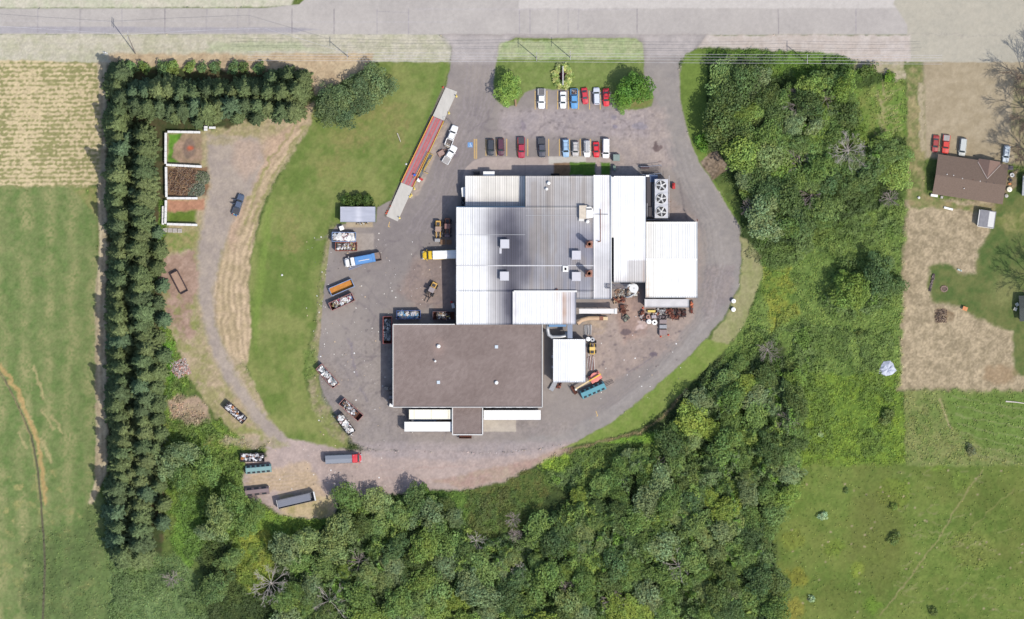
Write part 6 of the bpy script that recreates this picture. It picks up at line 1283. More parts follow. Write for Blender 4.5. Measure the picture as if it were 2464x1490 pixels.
# house yard items
tank(2435, 421.6, .6, .8, 'white round tub on the paving, topmost beside the house', m_trim, True, 'garden_tub', 'tub', 'round tubs beside the house')
tank(2431, 433.6, .5, .7, 'dark grey round tub beside the house, under the white one', m_dark, True, 'garden_tub', 'tub', 'round tubs beside the house')
crate('orange_box', 'small orange box on the paving east of the house', 'box', 2429.5, 442.8, 7, 4, .5, mat('orange_paint', A(226, 150, 96), .6))
tank(2428.5, 456, .75, .75, 'large cream round tub at the east corner of the house', m_cream, False, 'garden_tub', 'tub', 'round tubs beside the house')
tank(2421.5, 471.7, .5, .7, 'small grey tub at the south east tip of the house', mat('grey_tub', A(196, 192, 188), .7), False, 'garden_tub', 'tub', 'round tubs beside the house')
crate('deck_box', 'brown step box at the north east corner of the house', 'box', 2431, 404, 14, 10, .5, mat('deck_grey', A(110, 104, 110), .8), -8)
crate('freezer', 'white chest freezer against the south west wall of the house', 'freezer', 2247.5, 470.8, 17, 6, .9, m_white, -8)
crate('small_box', 'small grey box right of the white freezer by the house', 'box', 2266, 475, 6, 6, .6, mat('grey_tub', (1, 1, 1)), -8)
crate('white_case', 'long white case lying in the dry grass south of the house', 'case', 2282, 502, 22, 5, .5, m_white, -14)
tag(MB().cyl((0, 0, 0), .35, .5, 12).cyl((0, 0, .5), .2, .2, 8).build('planter', m_trim, loc=bl(2211, 476)), 'small white planter in the grass west of the house', 'planter')
def chair(r, m):
    MB().box((0, 0, .4), (.9, .9, .08)).build('seat', m, r); MB().box((-.42, 0, .75), (.08, .9, .6)).build('backrest', m, r)
    for a in (-1, 1):
        for b in (-1, 1): MB().box((a*.36, b*.36, .18), (.07, .07, .36)).build('leg', m, r)
om = mat('orange_paint', (1, 1, 1))
def swing(r): chair(r, om); MB().box((0, 0, 1.1), (1.3, 1.1, .08)).build('canopy', om, r)
simple('patio_swing', 'orange garden seat on the green lawn of the dry yard', 'seat', 2321.5, 743, swing, -20)
simple('garden_chair', 'upper cream garden chair near the dark roofed garage', 'chair', 2447, 733, lambda r: chair(r, m_cream), 30, 'cream garden chairs'); simple('garden_chair', 'lower cream garden chair near the dark roofed garage', 'chair', 2443, 744, lambda r: chair(r, m_cream), -20, 'cream garden chairs')
def firering(r):
    for k in range(11): a = k*2*math.pi/11; MB().box((.85*math.cos(a), .75*math.sin(a), .14), (.36, .42, .3), rz=a).build('stone', mat('fire_stone', A(150, 128, 116), .9, var=.2, scale=4), r)
    MB().cyl((0, 0, 0), .6, .05, 14).build('ash', mat('ash', A(120, 104, 96), .95), r)
simple('fire_pit', 'ring of stones round a fire pit on the green lawn', 'fire pit', 2272, 695.3, firering)
heap('stone_edging', 'short line of dark stones at the west edge of the green lawn', 'stones', 2242, 680, 76, 5., .7, .05, .4, [(120, 104, 104), (80, 66, 70), (150, 136, 130)], 50, None, 51, (.25, .5))
heap('brush_pile', 'dead brushwood heap in the dry grass south of the fire pit', 'branch heap', 2264, 760, 0, 3.6, 3.8, .05, .7, [(130, 108, 90), (96, 78, 70), (160, 140, 116)], 240, None, 52, (.2, .6), mound=True)
tag(MB().box((0, 0, .3), (1., .4, .3), rz=-.4).box((.5, -.2, .3), (.4, .4, .3)).build('yard_toy', mat('pale_green_plastic', A(190, 206, 200), .5), loc=bl(2308, 650)), 'pale toy lying in the dip north of the lawn', 'toy')
# tarp, fallen birch
mb = MB(); rr = random.Random(5)
pts = [(2126, 870), (2142, 868), (2150, 876), (2152, 884), (2158, 892), (2146, 902), (2132, 905), (2118, 902), (2108, 893), (2116, 886)]
cxx, cyy = W(2134, 887); P = [((x-1232)/S-cxx, (745-y)/S-cyy) for x, y in pts]; vs = [(0.3, -.2, .6)]; fs = []
for k, (px_, py_) in enumerate(P): vs.append((px_, py_, .25+.15*(k % 2))); vs.append((px_*.5, py_*.5, .6+.35*(k % 2)))
n = len(P)
for k in range(n): a, b, c_, d_ = 1+2*k, 2+2*k, 1+2*((k+1) % n), 2+2*((k+1) % n); fs += [(a, c_, d_, b), (b, d_, 0)]
vs2 = vs+[(v[0], v[1], v[2]-.15) for v in vs]; m_ = len(vs); fs = fs+[tuple(q+m_ for q in reversed(f)) for f in fs]+[(1+2*k, 1+2*k+m_, 1+2*((k+1) % n)+m_, 1+2*((k+1) % n)) for k in range(n)]
mb.add(vs2, fs); tag(mb.build('crumpled_tarpaulin', mat('silver_tarp', A(196, 202, 218), .45, var=.35, streak=(1., 3.5, 1)), loc=(cxx, cyy, 0)), 'crumpled silver tarpaulin lying in the bright weeds', 'tarpaulin')
def birch(name, lb, x0, y0, x1, y1, r_=.14):
    a, b = W(x0, y0), W(x1, y1); mb = MB(); mb.tube([(a[0], a[1], .2), ((a[0]+b[0])/2, (a[1]+b[1])/2+.1, .3), (b[0], b[1], .2)], r_, 8, r2=r_*.6); tag(mb.build(name, mat('birch_bark', A(226, 216, 206), .8, var=.15)), lb, 'log')
birch('fallen_log', 'fallen pale birch log in the field at the right edge', 2420, 966, 2466, 971, .2); birch('white_pole', 'short white pole stuck in the middle of the big lawn', 956, 321, 964, 342, .12)
tag(MB().dome((0, 0, 0), .3, .25).build('white_stone', m_trim, loc=bl(678.5, 662)), 'single white stone on the long curved lawn', 'stone'); tag(MB().dome((0, 0, 0), .3, .25).build('white_stone', m_trim, loc=bl(977.5, 395)), 'single white stone beside the west side of the weighbridge', 'stone')
heap('white_rubbish', 'small heap of white rubbish at the verge above the spruce corner', 'rubbish', 253, 128, 0, 1.4, 1.2, .02, .4, [(240, 240, 240), (200, 205, 200)], 24, None, 53, (.15, .4), mound=True)
# ------------------------------------------------------------------ markings
ym = mat('yellow_line_paint', A(236, 196, 112), .8, var=.15, scale=2)
mb = MB()
for x in (1287.6, 1316, 1342, 1367.7, 1392.3, 1418.6, 1444.3): cx_, cy_ = W(x, 241); mb.box((cx_, cy_, .016), (.17, 5.1, .008))
for x in (1169.4, 1194, 1219.4, 1244.7, 1270, 1320.4, 1346, 1370.6, 1396, 1420.6, 1445.9): cx_, cy_ = W(x, 355); mb.box((cx_, cy_, .016), (.17, 4.7, .008))
for x in (1141, 1147.4): cx_, cy_ = W(x, 358); mb.box((cx_, cy_, .016), (.12, 5.4, .008))
for k in range(17): cx_, cy_ = W(1144.2, 336+k*2.9); mb.box((cx_, cy_, .024), (.6, .1, .006))
for p in ((936, 540, 15), (1436, 995, -20)): cx_, cy_ = W(p[0], p[1]); mb.box((cx_, cy_, .016), (.14, 1.4, .008), rz=rad(-p[2])); mb.box((cx_+.1, cy_-.7, .024), (.5, .14, .006), rz=rad(-p[2]))
tag(mb.build('parking_lines', ym), kind='structure')
cx_, cy_ = W(1131.3, 348.8); mb = MB(); mb.box((0, 0, .016), (1.35, 1.35, .008)); tag(mb.build('accessible_square', mat('blue_marking', A(110, 160, 214), .8, var=.08), loc=(cx_, cy_, 0)), kind='structure')
mb = MB(); mb.cyl((0.02, .42, .02), .1, .01, 12); arc = [(math.cos(a)*.3-.06, math.sin(a)*.3-.18, .026) for a in [rad(150+k*24) for k in range(11)]]
for p, q in zip(arc[:-1], arc[1:]): c0 = ((p[0]+q[0])/2, (p[1]+q[1])/2, .026); mb.box(c0, (math.hypot(q[0]-p[0], q[1]-p[1])+.03, .08, .006), rz=math.atan2(q[1]-p[1], q[0]-p[0]))
mb.box((.02, .12, .034), (.09, .5, .006)); mb.box((.16, .12, .042), (.28, .08, .006)); mb.box((.14, -.1, .042), (.3, .08, .006)); mb.box((.32, -.26, .05), (.09, .36, .006), rz=.3); mb.box((.42, -.42, .058), (.16, .08, .006))
tag(mb.build('wheelchair_symbol', mat('white_marking', A(236, 240, 244), .8), loc=(cx_, cy_, 0)), kind='structure')
# litter
mb = MB(); mb.c = []; rr = random.Random(77)
for k in range(420):
    t = rr.random()
    if t < .55: x, y = rr.uniform(770, 1090), rr.uniform(560, 1060)
    elif t < .7: x, y = rr.gauss(775, 14), rr.uniform(560, 1040)
    elif t < .8: x, y = rr.uniform(1400, 1640), rr.uniform(760, 960)
    else: x, y = rr.uniform(600, 1000), rr.uniform(1070, 1180)
    s = rr.choice([.1, .14, .18, .24, .34]); c_ = A(*rr.choice([(250, 250, 250), (236, 232, 226), (220, 214, 206), (214, 190, 160), (110, 100, 100)]))
    wx, wy = W(x, y); mb.box((wx, wy, .06), (s, s*rr.uniform(.5, 1), .08), rz=rr.uniform(0, 3), col=c_)
tag(mb.build('litter', deb), 'scattered pale bits of litter on the tarmac and dirt', 'litter', kind='stuff')
# ================================================================== VEGETATION
leafm = vmat('leaves', var=.12, scale=.9, rough=.6, objcol=True, transl=.34, spec=.25)
needlem = vmat('needles', var=.1, scale=.9, rough=.7, objcol=True, transl=.22, spec=.15)
barkm = mat('bark', A(120, 104, 92), .95, var=.25, scale=4); deadm = mat('dead_bark', A(214, 204, 196), .9, var=.2, scale=3); deadg = mat('grey_dead_bark', A(176, 162, 158), .9, var=.2, scale=3)
def quads(P, N, size, g, aspect=.7):
    """leaf quads at P with normals N"""
    n = len(P); r = g.normal(size=(n, 3)); U = np.cross(N, r); U /= np.linalg.norm(U, axis=1)[:, None]+1e-9; Vv = np.cross(N, U)
    s = size*g.uniform(.6, 1.25, n)[:, None]; a = U*s; b = Vv*s*aspect
    fold = N*s*.25
    V = np.stack([P-a, P-b*1.0+fold*0, P+a, P+b], 1).reshape(-1, 3); F = np.arange(4*n).reshape(n, 4); return V, F
def broad_mesh(seed, r, h, nl=26, per=120, leaf=.26, lobe=(.26, .42), flat_=.75, open_=0.):
    g = np.random.default_rng(seed); P = []; N = []; K = []
    zc = h*.62
    for k in range(nl):
        a = g.uniform(0, 2*math.pi) if k else 0; q = math.sqrt((k+.5)/nl); ph = k*2.399+g.uniform(-.4, .4)
        rr = r*q*.86*(1+.24*math.sin(2*ph+seed)+.14*math.sin(5*ph+seed*2)); lr = r*g.uniform(*lobe)*g.choice([.75, 1., 1.25])*(1-.15*q)
        c = np.array([rr*math.cos(ph), rr*math.sin(ph), zc+(h-zc-lr*.7)*(1-q*q*.8)*g.uniform(.6, 1.1)-q*g.uniform(0, .1)*h])
        m = int(per*(lr/(r*.34))**2); d = g.normal(size=(m, 3)); d[:, 2] = np.abs(d[:, 2])*1.0-.35; d /= np.linalg.norm(d, axis=1)[:, None]
        rad_ = lr*g.uniform(.72, 1.1, m)[:, None]; rad_ = rad_*(1+.22*np.sin(d[:, :1]*6+k)*np.cos(d[:, 1:2]*5))
        P.append(c+d*rad_*np.array([1, 1, flat_])); nn = d*.8+g.normal(size=(m, 3))*.55+np.array([0, 0, .35]); N.append(nn); tone = g.uniform(.8, 1.2); warm = g.uniform(-.08, .12)
        K.append(np.array([tone*(1+warm), tone, tone*(1-warm)])*g.uniform(.72, 1.28, (m, 1)))
    # lower skirt so the crown is not hollow
    m = int(per*3); a = g.uniform(0, 6.283, m); q = np.sqrt(g.uniform(0, 1, m))*r*.85; P.append(np.stack([q*np.cos(a), q*np.sin(a), zc-g.uniform(0, .25, m)*h], 1)); N.append(g.normal(size=(m, 3))+np.array([0, 0, .8])); K.append(np.ones((m, 3))*g.uniform(.6, .9, (m, 1)))
    P = np.vstack(P); N = np.vstack(N); N /= np.linalg.norm(N, axis=1)[:, None]+1e-9; K = np.vstack(K)
    V, F = quads(P, N, leaf, g); return np_mesh('crown', V, F, leafm, np.repeat(K, 4, 0))
def trunk_mesh(seed, r, h, mt=None, name='trunk'):
    g = random.Random(seed); mb = MB(); mb.tube([(0, 0, -.3), (g.uniform(-.1, .1), g.uniform(-.1, .1), h*.35), (g.uniform(-.2, .2), g.uniform(-.2, .2), h*.72)], .03*h+.04, 8, r2=.012*h)
    for k in range(6):
        a = k*1.05+g.uniform(-.3, .3); z = h*g.uniform(.3, .5); mb.tube([(0, 0, z), (.45*r*math.cos(a), .45*r*math.sin(a), z+.18*h), (.75*r*math.cos(a), .75*r*math.sin(a), z+.26*h)], .014*h, 5, r2=.01)
    return mb.mesh(name, mt or barkm)
def spruce_mesh(seed, r, h, layers=15, leaf=.30):
    g = np.random.default_rng(seed); P = []; N = []; K = []
    for l in range(layers):
        t = l/(layers-1); z = h*(.1+.9*t); R = r*(1-t)**.8+.12; nb = max(5, int(13*(1-t)+4)); off = g.uniform(0, 6.28)
        for b in range(nb):
            a = off+b*2*math.pi/nb+g.uniform(-.18, .18); R2 = R*g.uniform(.72, 1.12); m = max(3, int(R2/.16)); s = np.linspace(.12, 1, m)
            tone = g.uniform(.78, 1.2); da = np.array([math.cos(a), math.sin(a), 0]); dn = np.array([-math.sin(a), math.cos(a), 0])
            for side in (-1, 0, 1):
                w_ = (.42*(1-s)+.1)*side*(.7+.3*R2/r); p = da*(s*R2)[:, None]+dn*(w_+g.normal(size=m)*.05)[:, None]; p[:, 2] += z-(s**1.4)*R2*.34+g.normal(size=m)*.07-abs(side)*.07
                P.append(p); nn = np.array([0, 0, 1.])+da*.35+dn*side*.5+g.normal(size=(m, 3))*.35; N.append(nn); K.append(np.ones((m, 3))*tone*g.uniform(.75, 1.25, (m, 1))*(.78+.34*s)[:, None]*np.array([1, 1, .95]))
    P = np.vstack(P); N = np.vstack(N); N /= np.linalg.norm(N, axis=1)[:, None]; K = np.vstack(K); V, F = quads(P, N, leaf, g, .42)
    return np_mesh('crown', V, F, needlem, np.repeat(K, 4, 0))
def dead_mesh(seed, r, h, dens=3, lean=0., fat=1.):
    g = random.Random(seed); tr = MB(); br = MB(); tr.tube([(0, 0, -.3), (lean*.3, 0, h*.35), (lean, 0, h*.6)], .24*fat, 8, r2=.12*fat)
    def grow(mb, p, d, l, rr, lev):
        q = p+d*l*.5+Vector((g.gauss(0, .04), g.gauss(0, .04), g.gauss(0, .03)))*l; e = q+(d+Vector((g.gauss(0, .13), g.gauss(0, .13), g.gauss(0, .1)))).normalized()*l*.5; mb.tube([p, q, e], rr, 4, r2=rr*.5)
        if lev:
            for k in range(2 if lev == 1 else dens+(lev == 3)):
                t = g.uniform(.35, 1); s = p+(q-p)*t*2 if t < .5 else q+(e-q)*(t*2-1); nd = (d+Vector((g.gauss(0, .42), g.gauss(0, .42), g.gauss(.05, .25)))).normalized(); grow(mb, s, nd, l*g.uniform(.42, .66), max(.017*fat, rr*.58), lev-1)
    for k in range(13):
        a = k*.4833+g.uniform(-.22, .22); z = h*g.uniform(.35, .6); grow(br, Vector((lean*z/h*1.5, 0, z)), Vector((math.cos(a), math.sin(a), g.uniform(.25, .8))).normalized(), r*g.uniform(.5, .78), .06*fat, 4 if r > 4.4 else 3)
    return tr, br
# prototypes
PB = []
for k in range(7): PB.append((broad_mesh(100+k, 4.3, 9.5, nl=24+k, per=105, leaf=.27), trunk_mesh(100+k, 4.3, 9.5), 4.3))
PB2 = [(broad_mesh(140+k, 5.2, 11, nl=44, per=190, leaf=.26, lobe=(.17, .28)), trunk_mesh(140+k, 5.2, 11), 5.2) for k in range(3)]
PS = [(broad_mesh(120+k, 1.6, 2.2, nl=9, per=60, leaf=.2, lobe=(.3, .5)), trunk_mesh(120+k, 1.5, 2.), 1.6) for k in range(3)]
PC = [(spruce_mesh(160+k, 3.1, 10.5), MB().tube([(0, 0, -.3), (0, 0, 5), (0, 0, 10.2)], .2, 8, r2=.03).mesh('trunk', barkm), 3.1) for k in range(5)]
REG = {}
def plant_tree(kind, proto, x, y, r, col, name, cat, group, hs=1., label=None, colname=None):
    crown, trunk, pr = proto; k = r/pr
    root = bpy.data.objects.new(name, None); COL.objects.link(root); wx, wy = W(x, y); root.location = (wx, wy, gz(x, y)-.05); root.rotation_euler = (0, 0, R_.uniform(0, 6.28)); a_ = R_.uniform(.78, 1.22) if kind == 'broadleaf' else R_.uniform(.92, 1.08); root.scale = (k*a_, k/a_, k*hs)
    for nm, me in (('crown', crown), ('trunk', trunk)):
        o = bpy.data.objects.new(nm, me); COL.objects.link(o); o.parent = root
        if nm == 'crown': c_ = A(*col, 1.28 if name == 'spruce_tree' else 1.72); v = R_.uniform(.85, 1.15); wb2 = 1. if name == 'spruce_tree' else .84; o.color = (c_[0]*v*(1.04 if wb2 < 1 else 1), c_[1]*v, c_[2]*v*wb2, 1)
    tag(root, label, cat, group); root['_p'] = 0; del root['_p']
    if label is None: REG.setdefault((colname, kind), []).append((root, x, y))
    return root
# ---- spruce belt
SPC = [(104, 120, 80), (98, 116, 80), (108, 122, 80), (92, 108, 76), (98, 120, 90), (114, 126, 84)]
ORD = lambda n: str(n)+('th' if 10 <= n % 100 <= 20 else {1: 'st', 2: 'nd', 3: 'rd'}.get(n % 10, 'th'))
GSP = 'spruces of the western windbreak'
def row(xf, y0, y1, step, lab, rr=(3.1, 3.9)):
    y = y0; n = 0
    while y < y1:
        n += 1; x = xf(y)+R_.uniform(-9, 9)
        plant_tree('spruce', PC[R_.randrange(5)], x, y, R_.uniform(*rr), R_.choice(SPC), 'spruce_tree', 'spruce', GSP, R_.uniform(.6, 1.2), ORD(n)+' spruce from the north, '+lab); y += step*R_.uniform(.86, 1.14)
row(lambda y: 291, 178, 1345, 31, 'outer western row beside the crop field', (3.7, 4.8))
row(lambda y: 343+6*math.sin(y/130), 326, 1340, 30, 'inner western row of the windbreak', (3.6, 4.8))
row(lambda y: 380-6*math.sin(y/70), 560, 1280, 40, 'ragged third row behind the inner western row', (2.2, 3.4))
def hrow(y, x0, x1, step, lab, rr=(3., 3.7)):
    x = x0; n = 0
    while x < x1:
        n += 1; plant_tree('spruce', PC[R_.randrange(5)], x, y+R_.uniform(-8, 8), R_.uniform(*rr), R_.choice(SPC), 'spruce_tree', 'spruce', GSP, R_.uniform(.88, 1.1), ORD(n)+' spruce from the west, '+lab); x += step*R_.uniform(.86, 1.14)
hrow(222, 322, 735, 30, 'top northern row of the windbreak', (3.5, 4.8)); hrow(258, 330, 725, 30, 'lower northern row of the windbreak', (3.4, 4.8)); hrow(286, 420, 640, 52, 'short front row above the block bays', (1.8, 2.5)); hrow(193, 655, 745, 36, 'small group at the east end of the northern windbreak')
for k in range(21):
    plant_tree('spruce', PC[k % 5], 316+R_.uniform(-9, 9), 330+k*47+R_.uniform(-12, 12), R_.uniform(2.4, 3.4), R_.choice(SPC), 'spruce_tree', 'spruce', GSP, R_.uniform(.7, 1.), ORD(k+1)+' small spruce from the north wedged between the two long rows')
for k in range(9):
    plant_tree('spruce', PC[k % 5], 345+k*44+R_.uniform(-9, 9), 240+R_.uniform(-7, 7), R_.uniform(2.4, 3.3), R_.choice(SPC), 'spruce_tree', 'spruce', GSP, R_.uniform(.7, 1.), ORD(k+1)+' small spruce from the west between the two northern rows')
# low bushes on the north edge of the belt
k = 0
for x in range(285, 640, 34):
    k += 1; plant_tree('bush', PS[k % 3], x+R_.uniform(-6, 6), 161+R_.uniform(-2, 4), R_.uniform(1.4, 2.1), R_.choice([(120, 146, 84), (104, 134, 92), (96, 120, 74)]), 'bush', 'bush', 'low bushes north of the spruce row', .9, ORD(k)+' low bush from the west along the dry verge north of the spruces')
# dark juniper clump on the lawn
for k, (x, y, r_) in enumerate(((790, 262, 3.4), (832, 235, 3.5), (868, 212, 3.3), (905, 196, 3.5), (926, 212, 2.6), (826, 278, 3.2), (862, 254, 3.2), (898, 234, 2.8), (795, 226, 2.8))):
    plant_tree('x', PB[k % 7], x, y, r_*1.12, R_.choice([(94, 114, 82), (102, 122, 86), (86, 108, 78)]), 'dark_tree', 'tree', 'dark trees clumped on the long lawn', .7, ('dark green tree at the south west corner', 'dark green tree in the middle of the upper edge', 'dark green tree near the north tip', 'dark green tree at the north tip', 'small dark tree at the east end', 'dark green tree at the southern point', 'dark green tree at the centre', 'dark tree on the lower right edge', 'small dark tree on the upper left edge')[k]+' of the clump on the lawn')
for k, x in enumerate((838, 862, 886)): plant_tree('x', PS[k], x, 484+(k == 1)*-2, 1.9, (74, 98, 50), 'round_bush', 'bush', 'dark bushes behind the small shed', 1.1, ('left', 'middle', 'right')[k]+' dark round bush against the back of the small grey shed')
# front lawn trees
plant_tree('x', PB2[0], 1222, 215, 4.1, (124, 156, 82), 'broadleaf_tree', 'tree', None, .75, 'airy green tree at the left end of the parking island, beside the bench')
plant_tree('x', PB2[1], 1510, 220, 4.2, (104, 150, 66), 'broadleaf_tree', 'tree', None, .85, 'bright green tree touching the right end of the upper parking row')
plant_tree('x', PB2[0], 1498, 244, 3., (112, 150, 74), 'broadleaf_tree', 'tree', None, .6, 'low green tree at the bottom tip of the right parking island')
plant_tree('x', PB2[2], 1535, 212, 4.6, (100, 144, 66), 'broadleaf_tree', 'tree', None, .9, 'bright green tree overhanging the east drive at the parking island')
# plants of the flower bed
for k in range(16):
    a = k*2*math.pi/16; plant_tree('x', PS[k % 3], 1354+17*math.cos(a), 183+23*math.sin(a), 1.05, (186, 196, 140) if k % 2 else (140, 164, 100), 'hosta_plant', 'plant', 'pale plants ringing the entrance sign bed', .7, 'pale leafy plant, one of the ring around the entrance sign bed')
# ---- woods
def inside(poly, x, y):
    c = False; n = len(poly)
    for i in range(n):
        (x0, y0), (x1, y1) = poly[i], poly[(i+1) % n]
        if (y0 > y) != (y1 > y) and x < (x1-x0)*(y-y0)/(y1-y0)+x0: c = not c
    return c
GREENS = {'dark green': [(90, 114, 72), (84, 110, 74), (92, 112, 68)], 'mid green': [(108, 136, 80), (112, 138, 86), (104, 132, 76)], 'grey green': [(126, 146, 110), (120, 142, 106), (126, 146, 98)], 'bright green': [(124, 150, 82), (120, 148, 76)], 'yellow green': [(132, 154, 78), (128, 150, 74)]}
placed = []
def wood(poly, spacing, mixw, group, rr, n_max, hs=(.85, 1.15), keep=None):
    xs = [p[0] for p in poly]; ys = [p[1] for p in poly]; cnt = 0
    for _ in range(14000):
        if cnt >= n_max: break
        x, y = R_.uniform(min(xs), max(xs)), R_.uniform(min(ys), max(ys))
        if not inside(poly, x, y) or (keep and not keep(x, y)): continue
        r = R_.uniform(*rr)
        if any((x-a)**2+(y-b)**2 < (spacing*(r+q)/(rr[0]+rr[1]))**2 for a, b, q in placed): continue
        placed.append((x, y, r)); cnt += 1; cn = R_.choices(list(GREENS), mixw)[0]; pr = R_.choice(PB) if R_.random() < .7 else R_.choice(PB2)
        plant_tree('broadleaf', pr, x, y, r, R_.choice(GREENS[cn]), 'broadleaf_tree', 'tree', group, R_.uniform(*hs), None, cn)
    return cnt
def special(x, y, r, cn, hs=1., p=None):
    placed.append((x, y, r)); plant_tree('broadleaf', p or R_.choice(PB2), x, y, r, R_.choice(GREENS[cn]), 'broadleaf_tree', 'tree', 'scattered single trees in the clearings', hs, None, cn)
DEAD = [(2035, 345, 6.2, 10, deadm, 'widest pale leafless tree, its branches spread over the east wood', 3, 3.), (1845, 843, 3.4, 7, deadg, 'grey leafless tree at the west edge of the bright weeds', 3, 0.), (658, 1405, 5.6, 11, deadm, 'tall pale leafless tree in the yellow weeds near the lower left', 3, 1.),
        (790, 1440, 4.6, 10, deadm, 'thin leafless tree right of the tall pale one near the bottom edge', 2, 1.), (865, 1350, 4., 9, deadg, 'leafless tree with spread twigs in the middle of the south wood', 2, 0.), (1145, 1300, 3., 7, deadm, 'small pale leafless tree below the dark grass patch', 2, 0.), (1580, 1115, 2.6, 7, deadg, 'small grey leafless tree near the top of the south wood', 2, 0.),
        (1625, 1352, 4.6, 10, deadm, 'pale leafless tree in the right part of the south wood', 2, -1.5), (1472, 1442, 3.8, 8, deadg, 'round dense leafless tree near the bottom of the south wood', 3, 0.), (1235, 1250, 2.2, 6, deadg, 'upper of three small leafless trees in the dark grass', 3, 0.), (1238, 1285, 2.2, 6, deadg, 'lower of three small leafless trees in the dark grass', 3, 0.),
        (1910, 232, 5., 8, deadg, 'grey fallen looking leafless tree in the upper east wood', 3, 3.), (1985, 240, 3.6, 7, deadg, 'grey twiggy leafless tree right of the fallen looking one', 3, 0.), (1925, 400, 3.6, 8, deadg, 'grey leafless tree in the shaded heart of the east wood', 3, 1.), (1950, 470, 3.4, 8, deadg, 'grey leafless tree low in the east wood', 3, 0.), (2140, 480, 3., 5, deadg, 'faint grey leafless bush near the dry yard boundary', 3, 0.),
        (415, 1392, 2.8, 6, deadg, 'pale dry leafless bush below the spruce belt', 3, 0.), (1895, 1010, 3.2, 8, deadg, 'grey leafless tree at the edge of the meadow wood', 3, 0.), (1800, 500, 3., 7, deadg, 'dry leafless tree at the west edge of the east wood', 3, 0.), (1360, 1410, 2.6, 7, deadg, 'small leafless tree hidden in the lower south wood', 2, 0.), (1250, 1368, 2.6, 8, deadm, 'slender pale leafless tree in the lower middle of the south wood', 2, 0.)]
for k, (x, y, r_, h_, m_, lb, dn, ln) in enumerate(DEAD):
    o = thing('leafless_tree', lb, 'dead tree', (*W(x, y), gz(x, y)), R_.uniform(0, 6), 'leafless trees in the woods'); t_, b_ = dead_mesh(300+k, r_, h_, dn, ln); t_.build('trunk', m_, o); b_.build('branches', m_, o); placed.append((x, y, r_*.75))
for k, (x, y, h_) in enumerate(((2502, 290, 20), (2500, 392, 21), (2504, 210, 21), (2524, 700, 21))):
    o = thing('leafless_tree', ('upper tall bare tree beyond the right edge, only its shadow crosses the yard', 'big bare tree beyond the right edge whose shadow reaches the parked cars', 'bare tree beyond the right edge beside the road', 'bare tree beyond the right edge whose shadow falls on the lawn')[k], 'dead tree', (*W(x, y), 0), k*1.3, 'bare trees beyond the right edge'); t_, b_ = dead_mesh(350+k, 8.4, h_, 4, 0, 2.2); t_.build('trunk', barkm, o); b_.build('branches', barkm, o)
# singled out crowns
special(2045, 702, 5.4, 'bright green', .9); special(2030, 672, 2.8, 'bright green'); special(2110, 662, 5., 'dark green', .9); special(2150, 690, 3.2, 'dark green'); special(1665, 1008, 5., 'yellow green', .8); special(1705, 1032, 3.4, 'yellow green', .8)
special(1797, 925, 3.2, 'yellow green', .7); special(1750, 1222, 4.6, 'yellow green', .8); special(1710, 1200, 3.4, 'yellow green', .7)
special(415, 1120, 4.6, 'grey green', .9); special(452, 1090, 4.2, 'grey green'); special(445, 1150, 4.4, 'mid green'); special(500, 1125, 4.4, 'mid green'); special(530, 1240, 5., 'grey green'); special(565, 1200, 4.4, 'mid green'); special(590, 1255, 4.2, 'mid green'); special(505, 1280, 3.2, 'grey green'); special(520, 1410, 4.6, 'dark green', .8); special(555, 1345, 3.4, 'mid green', .8)
special(620, 1225, 2.8, 'mid green', .7); special(690, 1320, 4.8, 'grey green'); special(735, 1300, 4.4, 'grey green'); special(718, 1350, 3.8, 'mid green'); special(675, 1310, 2.2, 'dark green'); special(800, 1320, 4.4, 'grey green')
special(1490, 1465, 5., 'yellow green', .7); special(1540, 1475, 4.6, 'yellow green', .7); special(1020, 1310, 4.6, 'bright green'); special(1425, 1355, 3.8, 'bright green', .7); special(1050, 1475, 4.2, 'bright green', .8)
SWP = [(818, 1195), (900, 1205), (1000, 1192), (1080, 1215), (1150, 1290), (1260, 1290), (1330, 1230), (1400, 1180), (1470, 1150), (1500, 1095), (1560, 1075), (1610, 1040), (1660, 960), (1720, 880), (1770, 860), (1790, 900), (1850, 890), (1900, 905), (1938, 960), (1928, 1080), (1925, 1170), (1868, 1240), (1850, 1300), (1872, 1380), (1868, 1500), (640, 1500), (700, 1380), (760, 1290), (815, 1270)]
EWP = [(1722, 172), (1780, 166), (1800, 182), (1850, 200), (1880, 230), (1960, 180), (2030, 190), (2040, 240), (2050, 300), (2080, 350), (2168, 335), (2172, 430), (2080, 440), (2030, 470), (1985, 530), (1930, 560), (1885, 570), (1835, 580), (1810, 562), (1806, 500), (1796, 440), (1772, 380), (1730, 330), (1718, 260)]
nS = wood(SWP, 32, (2.4, 4.4, 3.4, 1.2, .25), 'broadleaf trees of the south wood', (2.3, 4.6), 185, (.6, 1.15))
nE = wood(EWP, 31, (3.2, 4.2, 2.2, 1.6, .15), 'broadleaf trees of the east wood', (2.6, 4.9), 78, (.6, 1.15))
